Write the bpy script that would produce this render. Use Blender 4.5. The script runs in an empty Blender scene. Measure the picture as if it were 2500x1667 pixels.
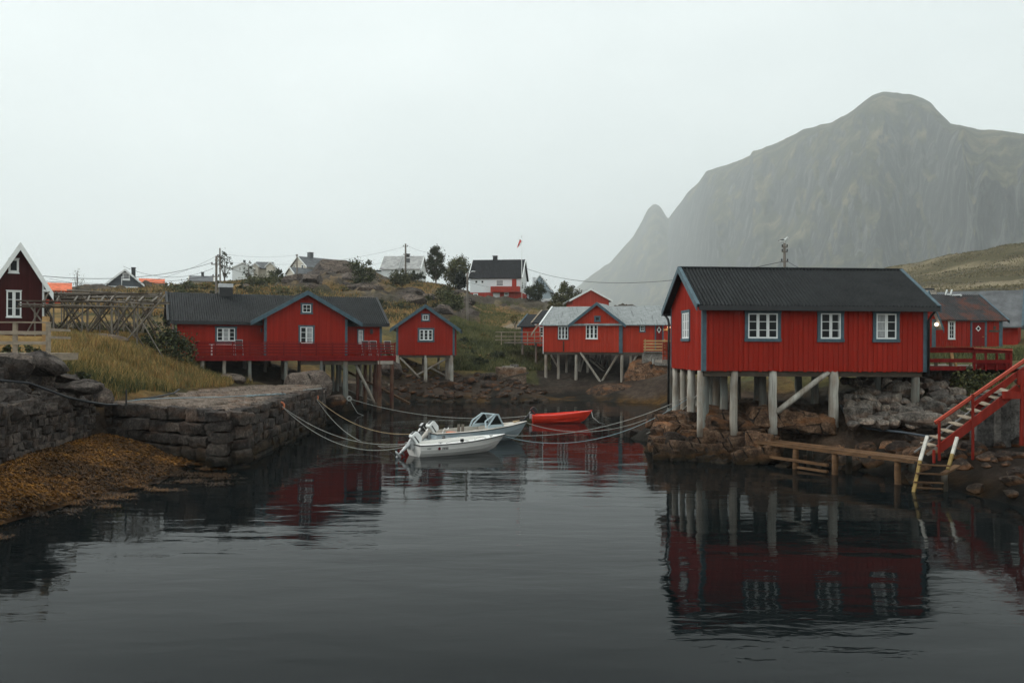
import bpy, bmesh, math, random
import numpy as np
from mathutils import Vector, Matrix
random.seed(7)
SC = bpy.context.scene
COL = SC.collection
R_ = math.radians

# ------------------------------------------------------------------ camera
FPX, HZ, CH, ROLL = 2200.0, 850.0, 4.5, R_(0.3)
cam_d = bpy.data.cameras.new('camera'); cam = bpy.data.objects.new('camera', cam_d); COL.objects.link(cam)
cam_d.sensor_width = 36; cam_d.lens = FPX/2500*36; cam_d.shift_y = (HZ-833.5)/2500
cam_d.clip_start = 0.1; cam_d.clip_end = 15000
RIGHT = Vector((math.cos(ROLL), 0, math.sin(ROLL))); UPV = Vector((-math.sin(ROLL), 0, math.cos(ROLL)))
cm = Matrix((RIGHT, UPV, Vector((0, -1, 0)))).transposed().to_4x4(); cm.translation = (0, 0, CH)
cam.matrix_world = cm
SC.camera = cam

# ------------------------------------------------------------------ sky, sun, exposure
SUN_EL, SUN_AZ = 38.0, -78.0        # azimuth from +Y, negative = left
world = bpy.data.worlds.new('World'); SC.world = world; world.use_nodes = True
nt = world.node_tree; bg = nt.nodes['Background']
sky = nt.nodes.new('ShaderNodeTexSky'); sky.sky_type = 'NISHITA'; sky.sun_disc = False
sky.sun_elevation = R_(SUN_EL); sky.sun_rotation = R_(SUN_AZ); sky.dust_density = 4.0; sky.air_density = 1.0
hs = nt.nodes.new('ShaderNodeHueSaturation'); hs.inputs['Saturation'].default_value = 0.10
mx = nt.nodes.new('ShaderNodeMix'); mx.data_type = 'RGBA'; mx.inputs[0].default_value = 0.80
mx.inputs[7].default_value = (8.6, 9.2, 9.15, 1)       # even overcast cloud deck
tc = nt.nodes.new('ShaderNodeTexCoord'); mpw = nt.nodes.new('ShaderNodeMapping'); mpw.inputs['Scale'].default_value = (1.0, 1.0, 2.2); nz = nt.nodes.new('ShaderNodeTexNoise'); nz.inputs['Scale'].default_value = 2.1; nz.inputs['Detail'].default_value = 5; nz.inputs['Roughness'].default_value = 0.5
crw = nt.nodes.new('ShaderNodeValToRGB'); crw.color_ramp.elements[0].position = 0.32; crw.color_ramp.elements[0].color = (6.3, 6.95, 7.0, 1); crw.color_ramp.elements[1].position = 0.66; crw.color_ramp.elements[1].color = (8.3, 8.9, 8.86, 1)
nt.links.new(tc.outputs['Generated'], mpw.inputs['Vector']); nt.links.new(mpw.outputs[0], nz.inputs['Vector']); nt.links.new(nz.outputs['Fac'], crw.inputs[0]); nt.links.new(crw.outputs[0], mx.inputs[7])
nt.links.new(sky.outputs[0], hs.inputs['Color']); nt.links.new(hs.outputs[0], mx.inputs[6]); nt.links.new(mx.outputs[2], bg.inputs['Color'])
bg.inputs['Strength'].default_value = 0.117
sd = bpy.data.lights.new('sun', 'SUN'); sd.energy = 1.5; sd.angle = R_(22); sd.color = (1.0, 0.96, 0.9)
sun = bpy.data.objects.new('sun', sd); COL.objects.link(sun)
_az, _el = R_(SUN_AZ), R_(SUN_EL)
sdir = Vector((math.sin(_az)*math.cos(_el), math.cos(_az)*math.cos(_el), math.sin(_el)))
sun.rotation_euler = sdir.to_track_quat('Z', 'Y').to_euler()
SC.view_settings.view_transform = 'Standard'; SC.view_settings.look = 'None'
SC.view_settings.exposure = 0.42; SC.view_settings.gamma = 1.0; SC.view_settings.use_curve_mapping = False
cy = SC.cycles
cy.max_bounces = 8; cy.diffuse_bounces = 2; cy.glossy_bounces = 3; cy.transmission_bounces = 2; cy.volume_bounces = 4; cy.transparent_max_bounces = 6
cy.use_denoising = True; cy.use_adaptive_sampling = True; cy.adaptive_threshold = 0.02
cy.caustics_reflective = False; cy.caustics_refractive = False; cy.sample_clamp_indirect = 4

# ------------------------------------------------------------------ photo pixel -> world
def ray(px, py):
    return RIGHT*((px-1250)/FPX) + UPV*(-(py-HZ)/FPX) + Vector((0, 1, 0))
CAM = Vector((0, 0, CH))
def P(px, py, Y): return CAM + ray(px, py)*Y
def onz(px, py, z=0.0):
    d = ray(px, py); return CAM + d*((z-CH)/d.z)

# ------------------------------------------------------------------ numpy noise
def _hash(ix, iy, iz, seed):
    with np.errstate(over='ignore'):
        h = (ix.astype(np.int64)*374761393 + iy.astype(np.int64)*668265263 + iz.astype(np.int64)*2147483647 + seed*1274126177) & 0xffffffff
        h = ((h ^ (h >> 13))*1274126177) & 0xffffffff
        h = ((h ^ (h >> 16))*2246822519) & 0xffffffff
    return ((h ^ (h >> 15)) & 0xffffff)/float(0xffffff)
def vnoise(p, seed=0):
    p = np.asarray(p, float); i = np.floor(p).astype(np.int64); f = p-i; f = f*f*(3-2*f)
    x, y, z = i[:, 0], i[:, 1], i[:, 2]; fx, fy, fz = f[:, 0], f[:, 1], f[:, 2]
    def c(a, b, d): return _hash(x+a, y+b, z+d, seed)
    x00 = c(0,0,0)*(1-fx)+c(1,0,0)*fx; x10 = c(0,1,0)*(1-fx)+c(1,1,0)*fx
    x01 = c(0,0,1)*(1-fx)+c(1,0,1)*fx; x11 = c(0,1,1)*(1-fx)+c(1,1,1)*fx
    return ((x00*(1-fy)+x10*fy)*(1-fz)+(x01*(1-fy)+x11*fy)*fz)*2-1
def fbm(p, octv=4, seed=0, gain=0.5):
    p = np.asarray(p, float); a, s, t = 1.0, 0.0, 0.0
    for o in range(octv):
        s = s + a*vnoise(p*(2.03**o), seed+o*17); t += a; a *= gain
    return s/t
def fbm2(x, y, scale, octv=4, seed=0, gain=0.5):
    x = np.asarray(x, float); y = np.asarray(y, float)
    return fbm(np.stack([x/scale, y/scale, np.zeros_like(x)+seed*1.37], -1), octv, seed, gain)

# ------------------------------------------------------------------ objects
def tag(o, label=None, cat=None, group=None, kind=None):
    if label: o['label'] = label
    if cat: o['category'] = cat
    if group: o['group'] = group
    if kind: o['kind'] = kind
    return o
def empty(name, loc, label=None, cat=None, group=None):
    o = bpy.data.objects.new(name, None); COL.objects.link(o); o.location = loc; o.empty_display_size = 0.3
    return tag(o, label, cat, group)
def link(o, parent=None):
    COL.objects.link(o)
    if parent is not None:
        o.parent = parent
        if parent.type == 'EMPTY': o.matrix_parent_inverse = Matrix.Translation(-Vector(parent.location))
    return o
def np_mesh(name, v, f, mat, parent=None, smooth=False, col=None, loc=None):
    """v (n,3), f (m,k) numpy arrays with equal sided faces"""
    v = np.asarray(v, np.float32); f = np.asarray(f, np.int32); k = f.shape[1]; m = len(f)
    me = bpy.data.meshes.new(name)
    me.vertices.add(len(v)); me.vertices.foreach_set('co', v.ravel())
    me.loops.add(m*k); me.loops.foreach_set('vertex_index', f.ravel())
    me.polygons.add(m); me.polygons.foreach_set('loop_start', np.arange(0, m*k, k, dtype=np.int32))
    me.polygons.foreach_set('loop_total', np.full(m, k, np.int32))
    if smooth: me.polygons.foreach_set('use_smooth', np.ones(m, bool))
    me.update(calc_edges=True)
    if col is not None:
        a = me.color_attributes.new('col', 'FLOAT_COLOR', 'POINT')
        c = np.ones((len(v), 4), np.float32); c[:, :col.shape[1]] = col; a.data.foreach_set('color', c.ravel())
    for mm in (mat if isinstance(mat, (list, tuple)) else [mat]): me.materials.append(mm)
    o = bpy.data.objects.new(name, me)
    if loc is not None: o.location = loc
    return link(o, parent)

class MB:
    """collects shapes in world coordinates and builds them as one mesh object"""
    def __init__(s, M=None): s.v = []; s.f = []; s.M = M
    def add(s, vs, fs):
        n = len(s.v); s.v += [Vector(q) for q in vs]; s.f += [[i+n for i in q] for q in fs]; return s
    def hexa(s, q):   # q: 8 corners, bottom loop then top loop
        return s.add(q, [(0,3,2,1), (4,5,6,7), (0,1,5,4), (1,2,6,5), (2,3,7,6), (3,0,4,7)])
    def box(s, x0, x1, y0, y1, z0, z1, T=None):
        q = [(x0,y0,z0),(x1,y0,z0),(x1,y1,z0),(x0,y1,z0),(x0,y0,z1),(x1,y0,z1),(x1,y1,z1),(x0,y1,z1)]
        if T is not None: q = [T(*p) for p in q]
        return s.hexa(q)
    def bar(s, a, b, w, h, up=(0, 0, 1)):
        a, b = Vector(a), Vector(b); d = (b-a).normalized(); up = Vector(up)
        if abs(d.dot(up)) > 0.98: up = Vector((0, 1, 0))
        x = d.cross(up).normalized(); y = x.cross(d).normalized(); x *= w/2; y *= h/2
        return s.hexa([a-x-y, a+x-y, b+x-y, b-x-y, a-x+y, a+x+y, b+x+y, b-x+y])
    def tube(s, pts, r, n=8, r1=None, cap=True):
        pts = [Vector(p) for p in pts]; m = len(pts); base = len(s.v); prev = None
        for i, p in enumerate(pts):
            d = (pts[min(i+1, m-1)]-pts[max(i-1, 0)]).normalized()
            if prev is None:
                u = Vector((0, 0, 1)) if abs(d.z) < 0.9 else Vector((1, 0, 0)); x = d.cross(u).normalized()
            else: x = (prev-d*prev.dot(d)).normalized()
            prev = x; y = d.cross(x)
            rr = r[i] if isinstance(r, (list, tuple)) else r if r1 is None else r+(r1-r)*i/(m-1)
            for k in range(n):
                a = 2*math.pi*k/n; s.v.append(p+x*(math.cos(a)*rr)+y*(math.sin(a)*rr))
        for i in range(m-1):
            for k in range(n):
                k2 = (k+1) % n; s.f.append([base+i*n+k, base+i*n+k2, base+(i+1)*n+k2, base+(i+1)*n+k])
        if cap:
            s.f.append([base+k for k in range(n)][::-1]); s.f.append([base+(m-1)*n+k for k in range(n)])
        return s
    def ring(s, c, nrm, R, r, n=20, k=8):
        nrm = Vector(nrm).normalized(); u = nrm.orthogonal().normalized(); w = nrm.cross(u); c = Vector(c); base = len(s.v)
        for i in range(n):
            a = 2*math.pi*i/n; d = u*math.cos(a)+w*math.sin(a)
            for j in range(k):
                b = 2*math.pi*j/k; s.v.append(c+d*(R+r*math.cos(b))+nrm*(r*math.sin(b)))
        for i in range(n):
            for j in range(k):
                s.f.append([base+i*k+j, base+((i+1) % n)*k+j, base+((i+1) % n)*k+(j+1) % k, base+i*k+(j+1) % k])
        return s
    def ball(s, c, r, n=12, m=8):
        c = Vector(c); rx, ry, rz = (r, r, r) if not isinstance(r, (tuple, list)) else r
        vs = [c+Vector((0, 0, -rz))]; fs = []
        for j in range(1, m):
            t = math.pi*j/m-math.pi/2
            for i in range(n):
                a = 2*math.pi*i/n; vs.append(c+Vector((math.cos(a)*math.cos(t)*rx, math.sin(a)*math.cos(t)*ry, math.sin(t)*rz)))
        vs.append(c+Vector((0, 0, rz)))
        for i in range(n): fs.append((0, 1+(i+1) % n, 1+i))
        for j in range(m-2):
            for i in range(n):
                a = 1+j*n; fs.append((a+i, a+(i+1) % n, a+n+(i+1) % n, a+n+i))
        a = 1+(m-2)*n
        for i in range(n): fs.append((a+i, a+(i+1) % n, len(vs)-1))
        return s.add(vs, fs)
    def build(s, name, mat, parent=None, smooth=False, bevel=0, loc=None):
        me = bpy.data.meshes.new(name)
        vs = [s.M @ q for q in s.v] if s.M is not None else s.v
        if loc is not None: vs = [q-Vector(loc) for q in vs]
        me.from_pydata([tuple(q) for q in vs], [], s.f); me.update()
        if smooth: me.polygons.foreach_set('use_smooth', np.ones(len(s.f), bool))
        me.materials.append(mat)
        o = bpy.data.objects.new(name, me)
        if loc is not None: o.location = loc
        if bevel:
            b = o.modifiers.new('bevel', 'BEVEL'); b.width = bevel; b.segments = 2; b.limit_method = 'ANGLE'
        return link(o, parent)
# ------------------------------------------------------------------ materials
MATS = {}
class NT:
    def __init__(s, name):
        s.m = bpy.data.materials.new(name); s.m.use_nodes = True; s.t = s.m.node_tree
        s.p = s.t.nodes['Principled BSDF']; s.n = s.t.nodes; s.l = s.t.links; MATS[name] = s.m
    def co(s, scale=(1, 1, 1), rot=(0, 0, 0), kind='Object'):
        tc = s.n.new('ShaderNodeTexCoord'); mp = s.n.new('ShaderNodeMapping')
        mp.inputs['Scale'].default_value = scale; mp.inputs['Rotation'].default_value = rot
        s.l.new(tc.outputs[kind], mp.inputs['Vector']); return mp.outputs[0]
    def noise(s, vec, scale, detail=4, rough=0.55, dist=0.0):
        n = s.n.new('ShaderNodeTexNoise'); n.inputs['Scale'].default_value = scale; n.inputs['Detail'].default_value = detail
        n.inputs['Roughness'].default_value = rough; n.inputs['Distortion'].default_value = dist; s.l.new(vec, n.inputs['Vector']); return n.outputs['Fac']
    def voro(s, vec, scale, feat='F1', out='Distance'):
        n = s.n.new('ShaderNodeTexVoronoi'); n.feature = feat; n.inputs['Scale'].default_value = scale; s.l.new(vec, n.inputs['Vector']); return n.outputs[out]
    def ramp(s, fac, stops):
        r = s.n.new('ShaderNodeValToRGB'); e = r.color_ramp.elements
        while len(e) < len(stops): e.new(0.5)
        for q, (pos, c) in zip(e, stops): q.position = pos; q.color = (*c, 1) if len(c) == 3 else c
        s.l.new(fac, r.inputs[0]); return r.outputs[0]
    def mix(s, fac, a, b, mode='MIX'):
        n = s.n.new('ShaderNodeMix'); n.data_type = 'RGBA'; n.blend_type = mode
        for sock, val in ((n.inputs[0], fac), (n.inputs[6], a), (n.inputs[7], b)):
            if isinstance(val, (int, float)): sock.default_value = val
            elif isinstance(val, tuple): sock.default_value = (*val[:3], 1)
            else: s.l.new(val, sock)
        return n.outputs[2]
    def math(s, op, a, b=0.0, clamp=False):
        n = s.n.new('ShaderNodeMath'); n.operation = op; n.use_clamp = clamp
        for i, val in enumerate((a, b)):
            if isinstance(val, (int, float)): n.inputs[i].default_value = val
            else: s.l.new(val, n.inputs[i])
        return n.outputs[0]
    def zpos(s):
        g = s.n.new('ShaderNodeNewGeometry'); x = s.n.new('ShaderNodeSeparateXYZ'); s.l.new(g.outputs['Position'], x.inputs[0]); return x.outputs[2]
    def bump(s, h, strength=0.5, dist=0.02):
        b = s.n.new('ShaderNodeBump'); b.inputs['Strength'].default_value = strength; b.inputs['Distance'].default_value = dist
        s.l.new(h, b.inputs['Height']); s.l.new(b.outputs[0], s.p.inputs['Normal']); return b
    def attr(s, name='col'):
        a = s.n.new('ShaderNodeVertexColor'); a.layer_name = name; return a.outputs[0]
    def base(s, c):
        if isinstance(c, tuple): s.p.inputs['Base Color'].default_value = (*c[:3], 1)
        else: s.l.new(c, s.p.inputs['Base Color'])
    def set(s, rough=0.7, spec=0.3, metal=0.0):
        s.p.inputs['Roughness'].default_value = rough; s.p.inputs['Specular IOR Level'].default_value = spec; s.p.inputs['Metallic'].default_value = metal

def plain(name, c, rough=0.6, spec=0.3, var=0.15, scale=3.0, metal=0.0, bump=0.0, stretch=(1, 1, 1)):
    m = NT(name); v = m.co(stretch); f = m.noise(v, scale, 5, 0.6)
    d = tuple(x*(1-var) for x in c); l = tuple(min(x*(1+var), 1) for x in c)
    m.base(m.ramp(f, [(0.3, d), (0.7, l)])); m.set(rough, spec, metal)
    if bump: m.bump(f, bump, 0.02)
    return m.m
def painted(name, c, worn=(0.25, 0.2, 0.17), wear=0.12, rough=0.62):
    """weathered board paint: vertical streaks, boards of slightly different tone, bare spots"""
    m = NT(name); v = m.co((1, 1, 0.12)); f = m.noise(v, 5.0, 5, 0.65); g = m.noise(m.co((1, 1, 0.25)), 0.7, 3)
    h = m.noise(m.co((9, 9, 0.0)), 0.9, 1)
    a = m.ramp(f, [(0.25, tuple(x*0.72 for x in c)), (0.55, c), (0.8, tuple(min(1, x*1.2+0.006) for x in c))])
    a = m.mix(m.ramp(h, [(0.3, (0,0,0)), (0.7, (0.85, 0.85, 0.85))]), a, tuple(x*0.66 for x in c))
    b = m.mix(m.ramp(g, [(0.45, (0, 0, 0)), (0.75, (0.4, 0.4, 0.4))]), a, tuple(x*0.66 for x in c))
    w = m.ramp(m.noise(m.co((1, 1, 0.2)), 14.0, 4, 0.7), [(0.72, (0, 0, 0)), (0.8, (wear*3, wear*3, wear*3))])
    m.base(m.mix(w, b, worn)); m.set(rough, 0.08); m.bump(f, 0.25, 0.01); return m.m
def wood(name, c, dark=0.5, rough=0.8, scale=6.0, vertical=True):
    m = NT(name); v = m.co((1, 1, 0.08) if vertical else (0.35, 0.35, 1)); f = m.noise(v, scale, 6, 0.65, 0.3)
    g = m.noise(m.co(), 1.3, 3)
    a = m.ramp(f, [(0.28, tuple(x*dark for x in c)), (0.6, c), (0.85, tuple(min(1, x*1.25) for x in c))])
    m.base(m.mix(m.ramp(g, [(0.4, (0,0,0)), (0.75, (0.6,0.6,0.6))]), a, tuple(x*0.55 for x in c))); m.set(rough, 0.2); m.bump(f, 0.4, 0.015); return m.m
def pilewood(name, c, tide=1.0):
    """round log, dark and weedy below the tide mark"""
    m = NT(name); f = m.noise(m.co((1, 1, 0.06)), 9.0, 6, 0.65, 0.2); g = m.noise(m.co((1, 1, 0.5)), 1.6, 4)
    a = m.ramp(f, [(0.28, tuple(x*0.5 for x in c)), (0.6, c), (0.85, tuple(min(1, x*1.2) for x in c))])
    a = m.mix(m.ramp(g, [(0.45, (0,0,0)), (0.7, (0.75,0.75,0.75))]), a, (0.17, 0.11, 0.065))
    z = m.math('ADD', m.zpos(), m.math('MULTIPLY', g, 0.8)); t = m.ramp(m.math('MULTIPLY', z, 0.25), [((tide+0.2)*0.25, (1,1,1)), ((tide+0.75)*0.25, (0,0,0))])
    m.base(m.mix(t, a, (0.03, 0.024, 0.016))); m.set(0.8, 0.2); m.bump(f, 0.4, 0.015); return m.m
def stone(name, c, c2, lichen=(0.36, 0.33, 0.26), tide=None, orange=0.0, scale=1.0, bump=0.6, crack=0.0):
    m = NT(name); v = m.co(kind='Object'); f = m.noise(v, 2.2*scale, 8, 0.62); g = m.noise(v, 11*scale, 6, 0.7); k = m.noise(m.co((1,1,3)), 0.8*scale, 3)
    a = m.ramp(f, [(0.3, tuple(x*0.5 for x in c)), (0.5, c), (0.72, c2)])
    a = m.mix(0.8, a, m.ramp(g, [(0.32, (0.1,0.1,0.1)), (0.66, (1.5,1.5,1.5))]), 'MULTIPLY')
    a = m.mix(m.ramp(g, [(0.62, (0,0,0)), (0.7, (0.65,0.65,0.65))]), a, lichen)
    gi = m.n.new('ShaderNodeNewGeometry'); oi = m.n.new('ShaderNodeObjectInfo'); a = m.mix(0.85, a, m.ramp(m.math('FRACT', m.math('ADD', gi.outputs['Random Per Island'], oi.outputs['Random'])), [(0.0, (0.5,0.5,0.52)), (0.6, (1.0,0.97,0.95)), (1.0, (1.45,1.32,1.2))]), 'MULTIPLY')
    if orange: a = m.mix(m.ramp(k, [(0.5, (0,0,0)), (0.7, (orange,)*3)]), a, (0.24, 0.09, 0.025))
    if tide is not None:
        z = m.math('ADD', m.zpos(), m.math('MULTIPLY', f, 0.7)); t = m.ramp(m.math('MULTIPLY', z, 0.2), [((tide)*0.2, (1,1,1)), ((tide+0.75)*0.2, (0,0,0))])
        a = m.mix(t, a, m.ramp(k, [(0.4, (0.014, 0.013, 0.011)), (0.62, (0.035, 0.022, 0.01))]))
    hgt = m.math('ADD', f, m.math('MULTIPLY', g, 0.45))
    if crack:   # open joints in the bedrock
        e = m.voro(m.co((0.9, 0.9, 1.5), (0.3, 0.2, 0.5)), crack, 'DISTANCE_TO_EDGE'); ln = m.math('ADD', m.ramp(e, [(0.012, (0,0,0)), (0.05, (1,1,1))]), m.ramp(k, [(0.42, (0,0,0)), (0.6, (1,1,1))]), True)
        a = m.mix(m.math('SUBTRACT', 1.0, ln), a, (0.012, 0.010, 0.008)); hgt = m.math('ADD', hgt, m.math('MULTIPLY', ln, 0.6))
    m.base(a); m.set(0.85, 0.12); m.bump(hgt, min(1, bump*1.5), 0.12); return m.m
def vegmat(name, rough=0.75):
    m = NT(name); m.base(m.attr('col')); m.set(rough, 0.15)
    return m.m

RED = painted('red_board_paint', (0.37, 0.026, 0.014))
REDM = painted('red_board_paint_bright', (0.50, 0.047, 0.021), wear=0.06)
REDH = painted('barn_red_paint', (0.42, 0.055, 0.035), wear=0.03)
MAROON = painted('maroon_board_paint', (0.062, 0.011, 0.011), wear=0.0)
DECKRED = painted('red_deck_paint', (0.22, 0.014, 0.013))
BLUE = plain('blue_trim_paint', (0.058, 0.100, 0.122), 0.55, 0.3, 0.3, 4.0)
WHITE = plain('white_paint', (0.74, 0.76, 0.74), 0.5, 0.3, 0.08, 4.0)
WHITEW = plain('white_wall_paint', (0.70, 0.73, 0.73), 0.6, 0.3, 0.05, 0.6)
PALEBLUE = plain('pale_blue_wall_paint', (0.40, 0.48, 0.52), 0.6, 0.3, 0.06, 0.6)
CREAM = plain('cream_wall_paint', (0.55, 0.51, 0.43), 0.6, 0.3, 0.06, 0.6)
GREYWALL = plain('dark_grey_wall_paint', (0.065, 0.075, 0.085), 0.6, 0.3, 0.2, 1.0)
GLASS = NT('window_glass'); GLASS.base((0.012, 0.014, 0.015)); GLASS.set(0.05, 0.1); GLASS = GLASS.m
CURTAIN = plain('window_curtain', (0.30, 0.31, 0.31), 0.5, 0.4, 0.3, 8.0, stretch=(3, 3, 0.4))
def roofmat(name, c, rust=None, rough=0.42):
    m = NT(name); f = m.noise(m.co((1, 1, 1)), 1.2, 5, 0.6); g = m.noise(m.co((1, 1, 0.3)), 9, 4)
    a = m.ramp(f, [(0.3, tuple(x*0.65 for x in c)), (0.7, tuple(x*1.35 for x in c))])
    if rust: a = m.mix(m.ramp(m.noise(m.co((0.6, 0.6, 0.25)), 1.1, 4, 0.7), [(0.48, (0,0,0)), (0.6, (0.85,0.85,0.85))]), a, rust)
    m.base(a); m.p.inputs['Specular IOR Level'].default_value = 0.09
    m.l.new(m.ramp(g, [(0.3, (rough*0.8,)*3), (0.7, (rough*1.3,)*3)]), m.p.inputs['Roughness']); m.bump(f, 0.1, 0.02); return m.m
BLACKROOF = roofmat('black_corrugated_sheet', (0.014, 0.016, 0.017), rough=0.5)
DARKROOF = roofmat('dark_tile_roof', (0.016, 0.017, 0.019), rough=0.6)
RUSTROOF = roofmat('rusty_sheet_roof', (0.032, 0.032, 0.033), (0.10, 0.035, 0.022), 0.55)
GREYROOF = roofmat('grey_sheet_roof', (0.34, 0.34, 0.33), rough=0.6)
MIDROOF = roofmat('mid_grey_roof', (0.12, 0.125, 0.13), rough=0.6)
ORANGEROOF = roofmat('orange_tile_roof', (0.62, 0.16, 0.08), rough=0.7)
def slateroof():
    m = NT('weathered_slate_roof'); v = m.co((1, 1, 1), (0, 0, R_(40))); f = m.noise(m.co(), 2.2, 5, 0.6)
    s = m.noise(m.co((3.2, 0.22, 0.22), (R_(10), R_(20), R_(38))), 2.6, 5, 0.7)
    a = m.ramp(f, [(0.3, (0.17, 0.185, 0.185)), (0.7, (0.28, 0.30, 0.295))])
    m.base(m.mix(m.ramp(s, [(0.54, (0,0,0)), (0.64, (0.8,0.8,0.8))]), a, (0.07, 0.08, 0.085))); m.set(0.6, 0.3)
    m.bump(m.math('ADD', f, s), 0.4, 0.03); return m.m
SLATE = slateroof()
BLACK = plain('black_metal', (0.012, 0.013, 0.014), 0.4, 0.4, 0.3, 3.0)
GREYWOOD = wood('grey_weathered_wood', (0.23, 0.20, 0.165))
PALEWOOD = wood('pale_weathered_wood', (0.44, 0.40, 0.34), vertical=False)
NEWWOOD = wood('fresh_sawn_timber', (0.50, 0.31, 0.14), 0.7, vertical=False)
BEIGEWOOD = wood('bleached_timber', (0.36, 0.295, 0.22), 0.55, vertical=False)
RACKWOOD = wood('dark_rack_pole', (0.10, 0.08, 0.06), 0.5, vertical=False)
DOCKWOOD = wood('wet_orange_dock_wood', (0.15, 0.082, 0.04), 0.3, vertical=False)
PILE = pilewood('grey_log_pile', (0.36, 0.33, 0.28), 0.6)
PILEW = pilewood('whitened_log_pile', (0.47, 0.45, 0.395), 0.3)
PILEG = pilewood('grey_green_log_pile', (0.20, 0.21, 0.19), 0.5)
PILEB = pilewood('tarred_brown_pile', (0.085, 0.032, 0.022), 0.2)
CONCRETE = stone('weathered_concrete', (0.25, 0.235, 0.21), (0.36, 0.345, 0.31), tide=0.3, scale=0.8, bump=0.25)
PIERST = stone('pier_stone', (0.068, 0.059, 0.053), (0.14, 0.122, 0.108), (0.25, 0.22, 0.18), tide=0.62, orange=0.14)
WALLST = stone('dry_wall_stone', (0.078, 0.067, 0.06), (0.16, 0.138, 0.122), (0.28, 0.25, 0.2), tide=0.55, orange=0.10)
RIPST = stone('riprap_stone', (0.15, 0.135, 0.118), (0.27, 0.245, 0.215), (0.40, 0.34, 0.23), tide=0.35, orange=0.3)
SHOREST = stone('shore_stone', (0.0450, 0.0342, 0.0279), (0.1080, 0.0792, 0.0594), (0.2, 0.17, 0.13), tide=0.3, orange=0.5)
BOULDER = stone('smooth_boulder', (0.1020, 0.0850, 0.0748), (0.1700, 0.1462, 0.1275), (0.36, 0.32, 0.28), tide=0.5, crack=0.7)
SHELFST = stone('brown_shelf_rock', (0.105, 0.064, 0.041), (0.21, 0.138, 0.09), (0.26, 0.2, 0.13), tide=0.42, orange=0.55, crack=1.1)
VEG = vegmat('leaves_and_grass')
WEED = vegmat('seaweed_fronds', 0.5)
ROPE = plain('white_rope', (0.33, 0.33, 0.305), 0.8, 0.1, 0.25, 20)
ROPEB = plain('blue_rope', (0.27, 0.35, 0.38), 0.8, 0.1, 0.25, 20)
ROPET = plain('tan_rope', (0.42, 0.31, 0.18), 0.8, 0.1, 0.25, 20)
RUBBER = plain('black_hose', (0.015, 0.017, 0.02), 0.5, 0.4, 0.2, 6)
BUOYO = plain('orange_float_ring', (0.55, 0.16, 0.07), 0.6, 0.3, 0.25, 9)
STEEL = plain('galvanised_steel', (0.42, 0.43, 0.43), 0.4, 0.5, 0.2, 8, 0.6)
WHITEGEL = plain('white_gelcoat', (0.78, 0.77, 0.73), 0.28, 0.5, 0.05, 2.5)
BLUEGEL = plain('pale_blue_gelcoat', (0.47, 0.57, 0.61), 0.3, 0.5, 0.07, 2.5)
REDGEL = plain('orange_red_plastic_hull', (0.80, 0.045, 0.018), 0.38, 0.4, 0.1, 2.0)
LINER = plain('cream_boat_liner', (0.50, 0.465, 0.41), 0.5, 0.3, 0.12, 3.0)
def glow(name, c, s):
    m = NT(name); m.base((0.8, 0.75, 0.65)); m.p.inputs['Emission Color'].default_value = (*c, 1); m.p.inputs['Emission Strength'].default_value = s; return m.m
LAMPGLOW = glow('lit_lamp_globe', (1.0, 0.72, 0.45), 3.0)
SIGNLIT = plain('lamplit_fish_board', (0.85, 0.45, 0.15), 0.5)
# ------------------------------------------------------------------ terrain
_c = []
def cp(px, py, Y): q = P(px, py, Y); _c.append((q.x, q.y, q.z))
def cw(*l):
    for q in l: _c.append(q)
# basin floor
for x, y in ((-9,8),(0,8),(9,8),(-10,16),(-2,16),(7,16),(12,20),(-8.5,24),(0,25),(8,25),(11.5,27),(-7,33),(0,34),(6,34),(-6,42),(0,44),(5,42),(-8,48),(-2,54),(4,52),(-8,57),(-4,63),(2,64),(6,62),(-6,70),(0,70),(8,69),(-9.5,64)):
    cw((x, y, -1.6))
# left bank, grass slope, ground of the drying racks
cw((-12.5,20,-.5),(-14.5,20,.8),(-17,20,2.2),(-13.2,12,-.4),(-17,12,2),(-30,14,3.5),(-15.2,25,-.1),(-17,26,1.6),(-18.2,27,3.2),(-22,26,3.9),(-15.8,31,-.3),(-17.4,31,1.5),(-19,31.5,3.5),(-16.2,35,-.3),(-16.3,36.9,-.1),(-17.6,35.5,1.4),(-18.6,36,3.2),(-25,36,4.2),(-35,30,4.5),(-45,45,5))
cw((-12,28,-1.),(-13.5,28,-.6),(-11,31,-1),(-13,33,-.8),(-12,24,-1),(-13.5,23,-.5),(-14.8,28,-.4),(-15,32,-.5),(-9.5,30,-1.2),(-12,17,-1),(-10,33,-.8))
cw((-14,38.5,.4),(-13,45,.9),(-14.5,52,1.1),(-12.4,38,-.2),(-12,50,.2))
cp(270,985,38); cp(420,962,46.5); cp(560,941,55.5); cp(200,905,41); cp(300,905,45); cp(400,905,52); cp(150,862,43); cp(300,852,50); cp(430,872,56); cp(250,836,55); cp(370,832,62); cp(130,830,54); cp(500,922,57.3); cp(350,940,48.5)
cw((-17,58,2.1),(-15,59,1.8),(-20,62,3.2),(-16,63,2.2),(-14,62,1.0),(-12.5,60,.6),(-12,66,1.2),(-22,68,4.4),(-30,66,5.0),(-38,66,5.6),(-27,78,5.0),(-40,85,6.4),(-15,70,2.4),(-13,74,2.2),(-20,76,4.2))
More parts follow.
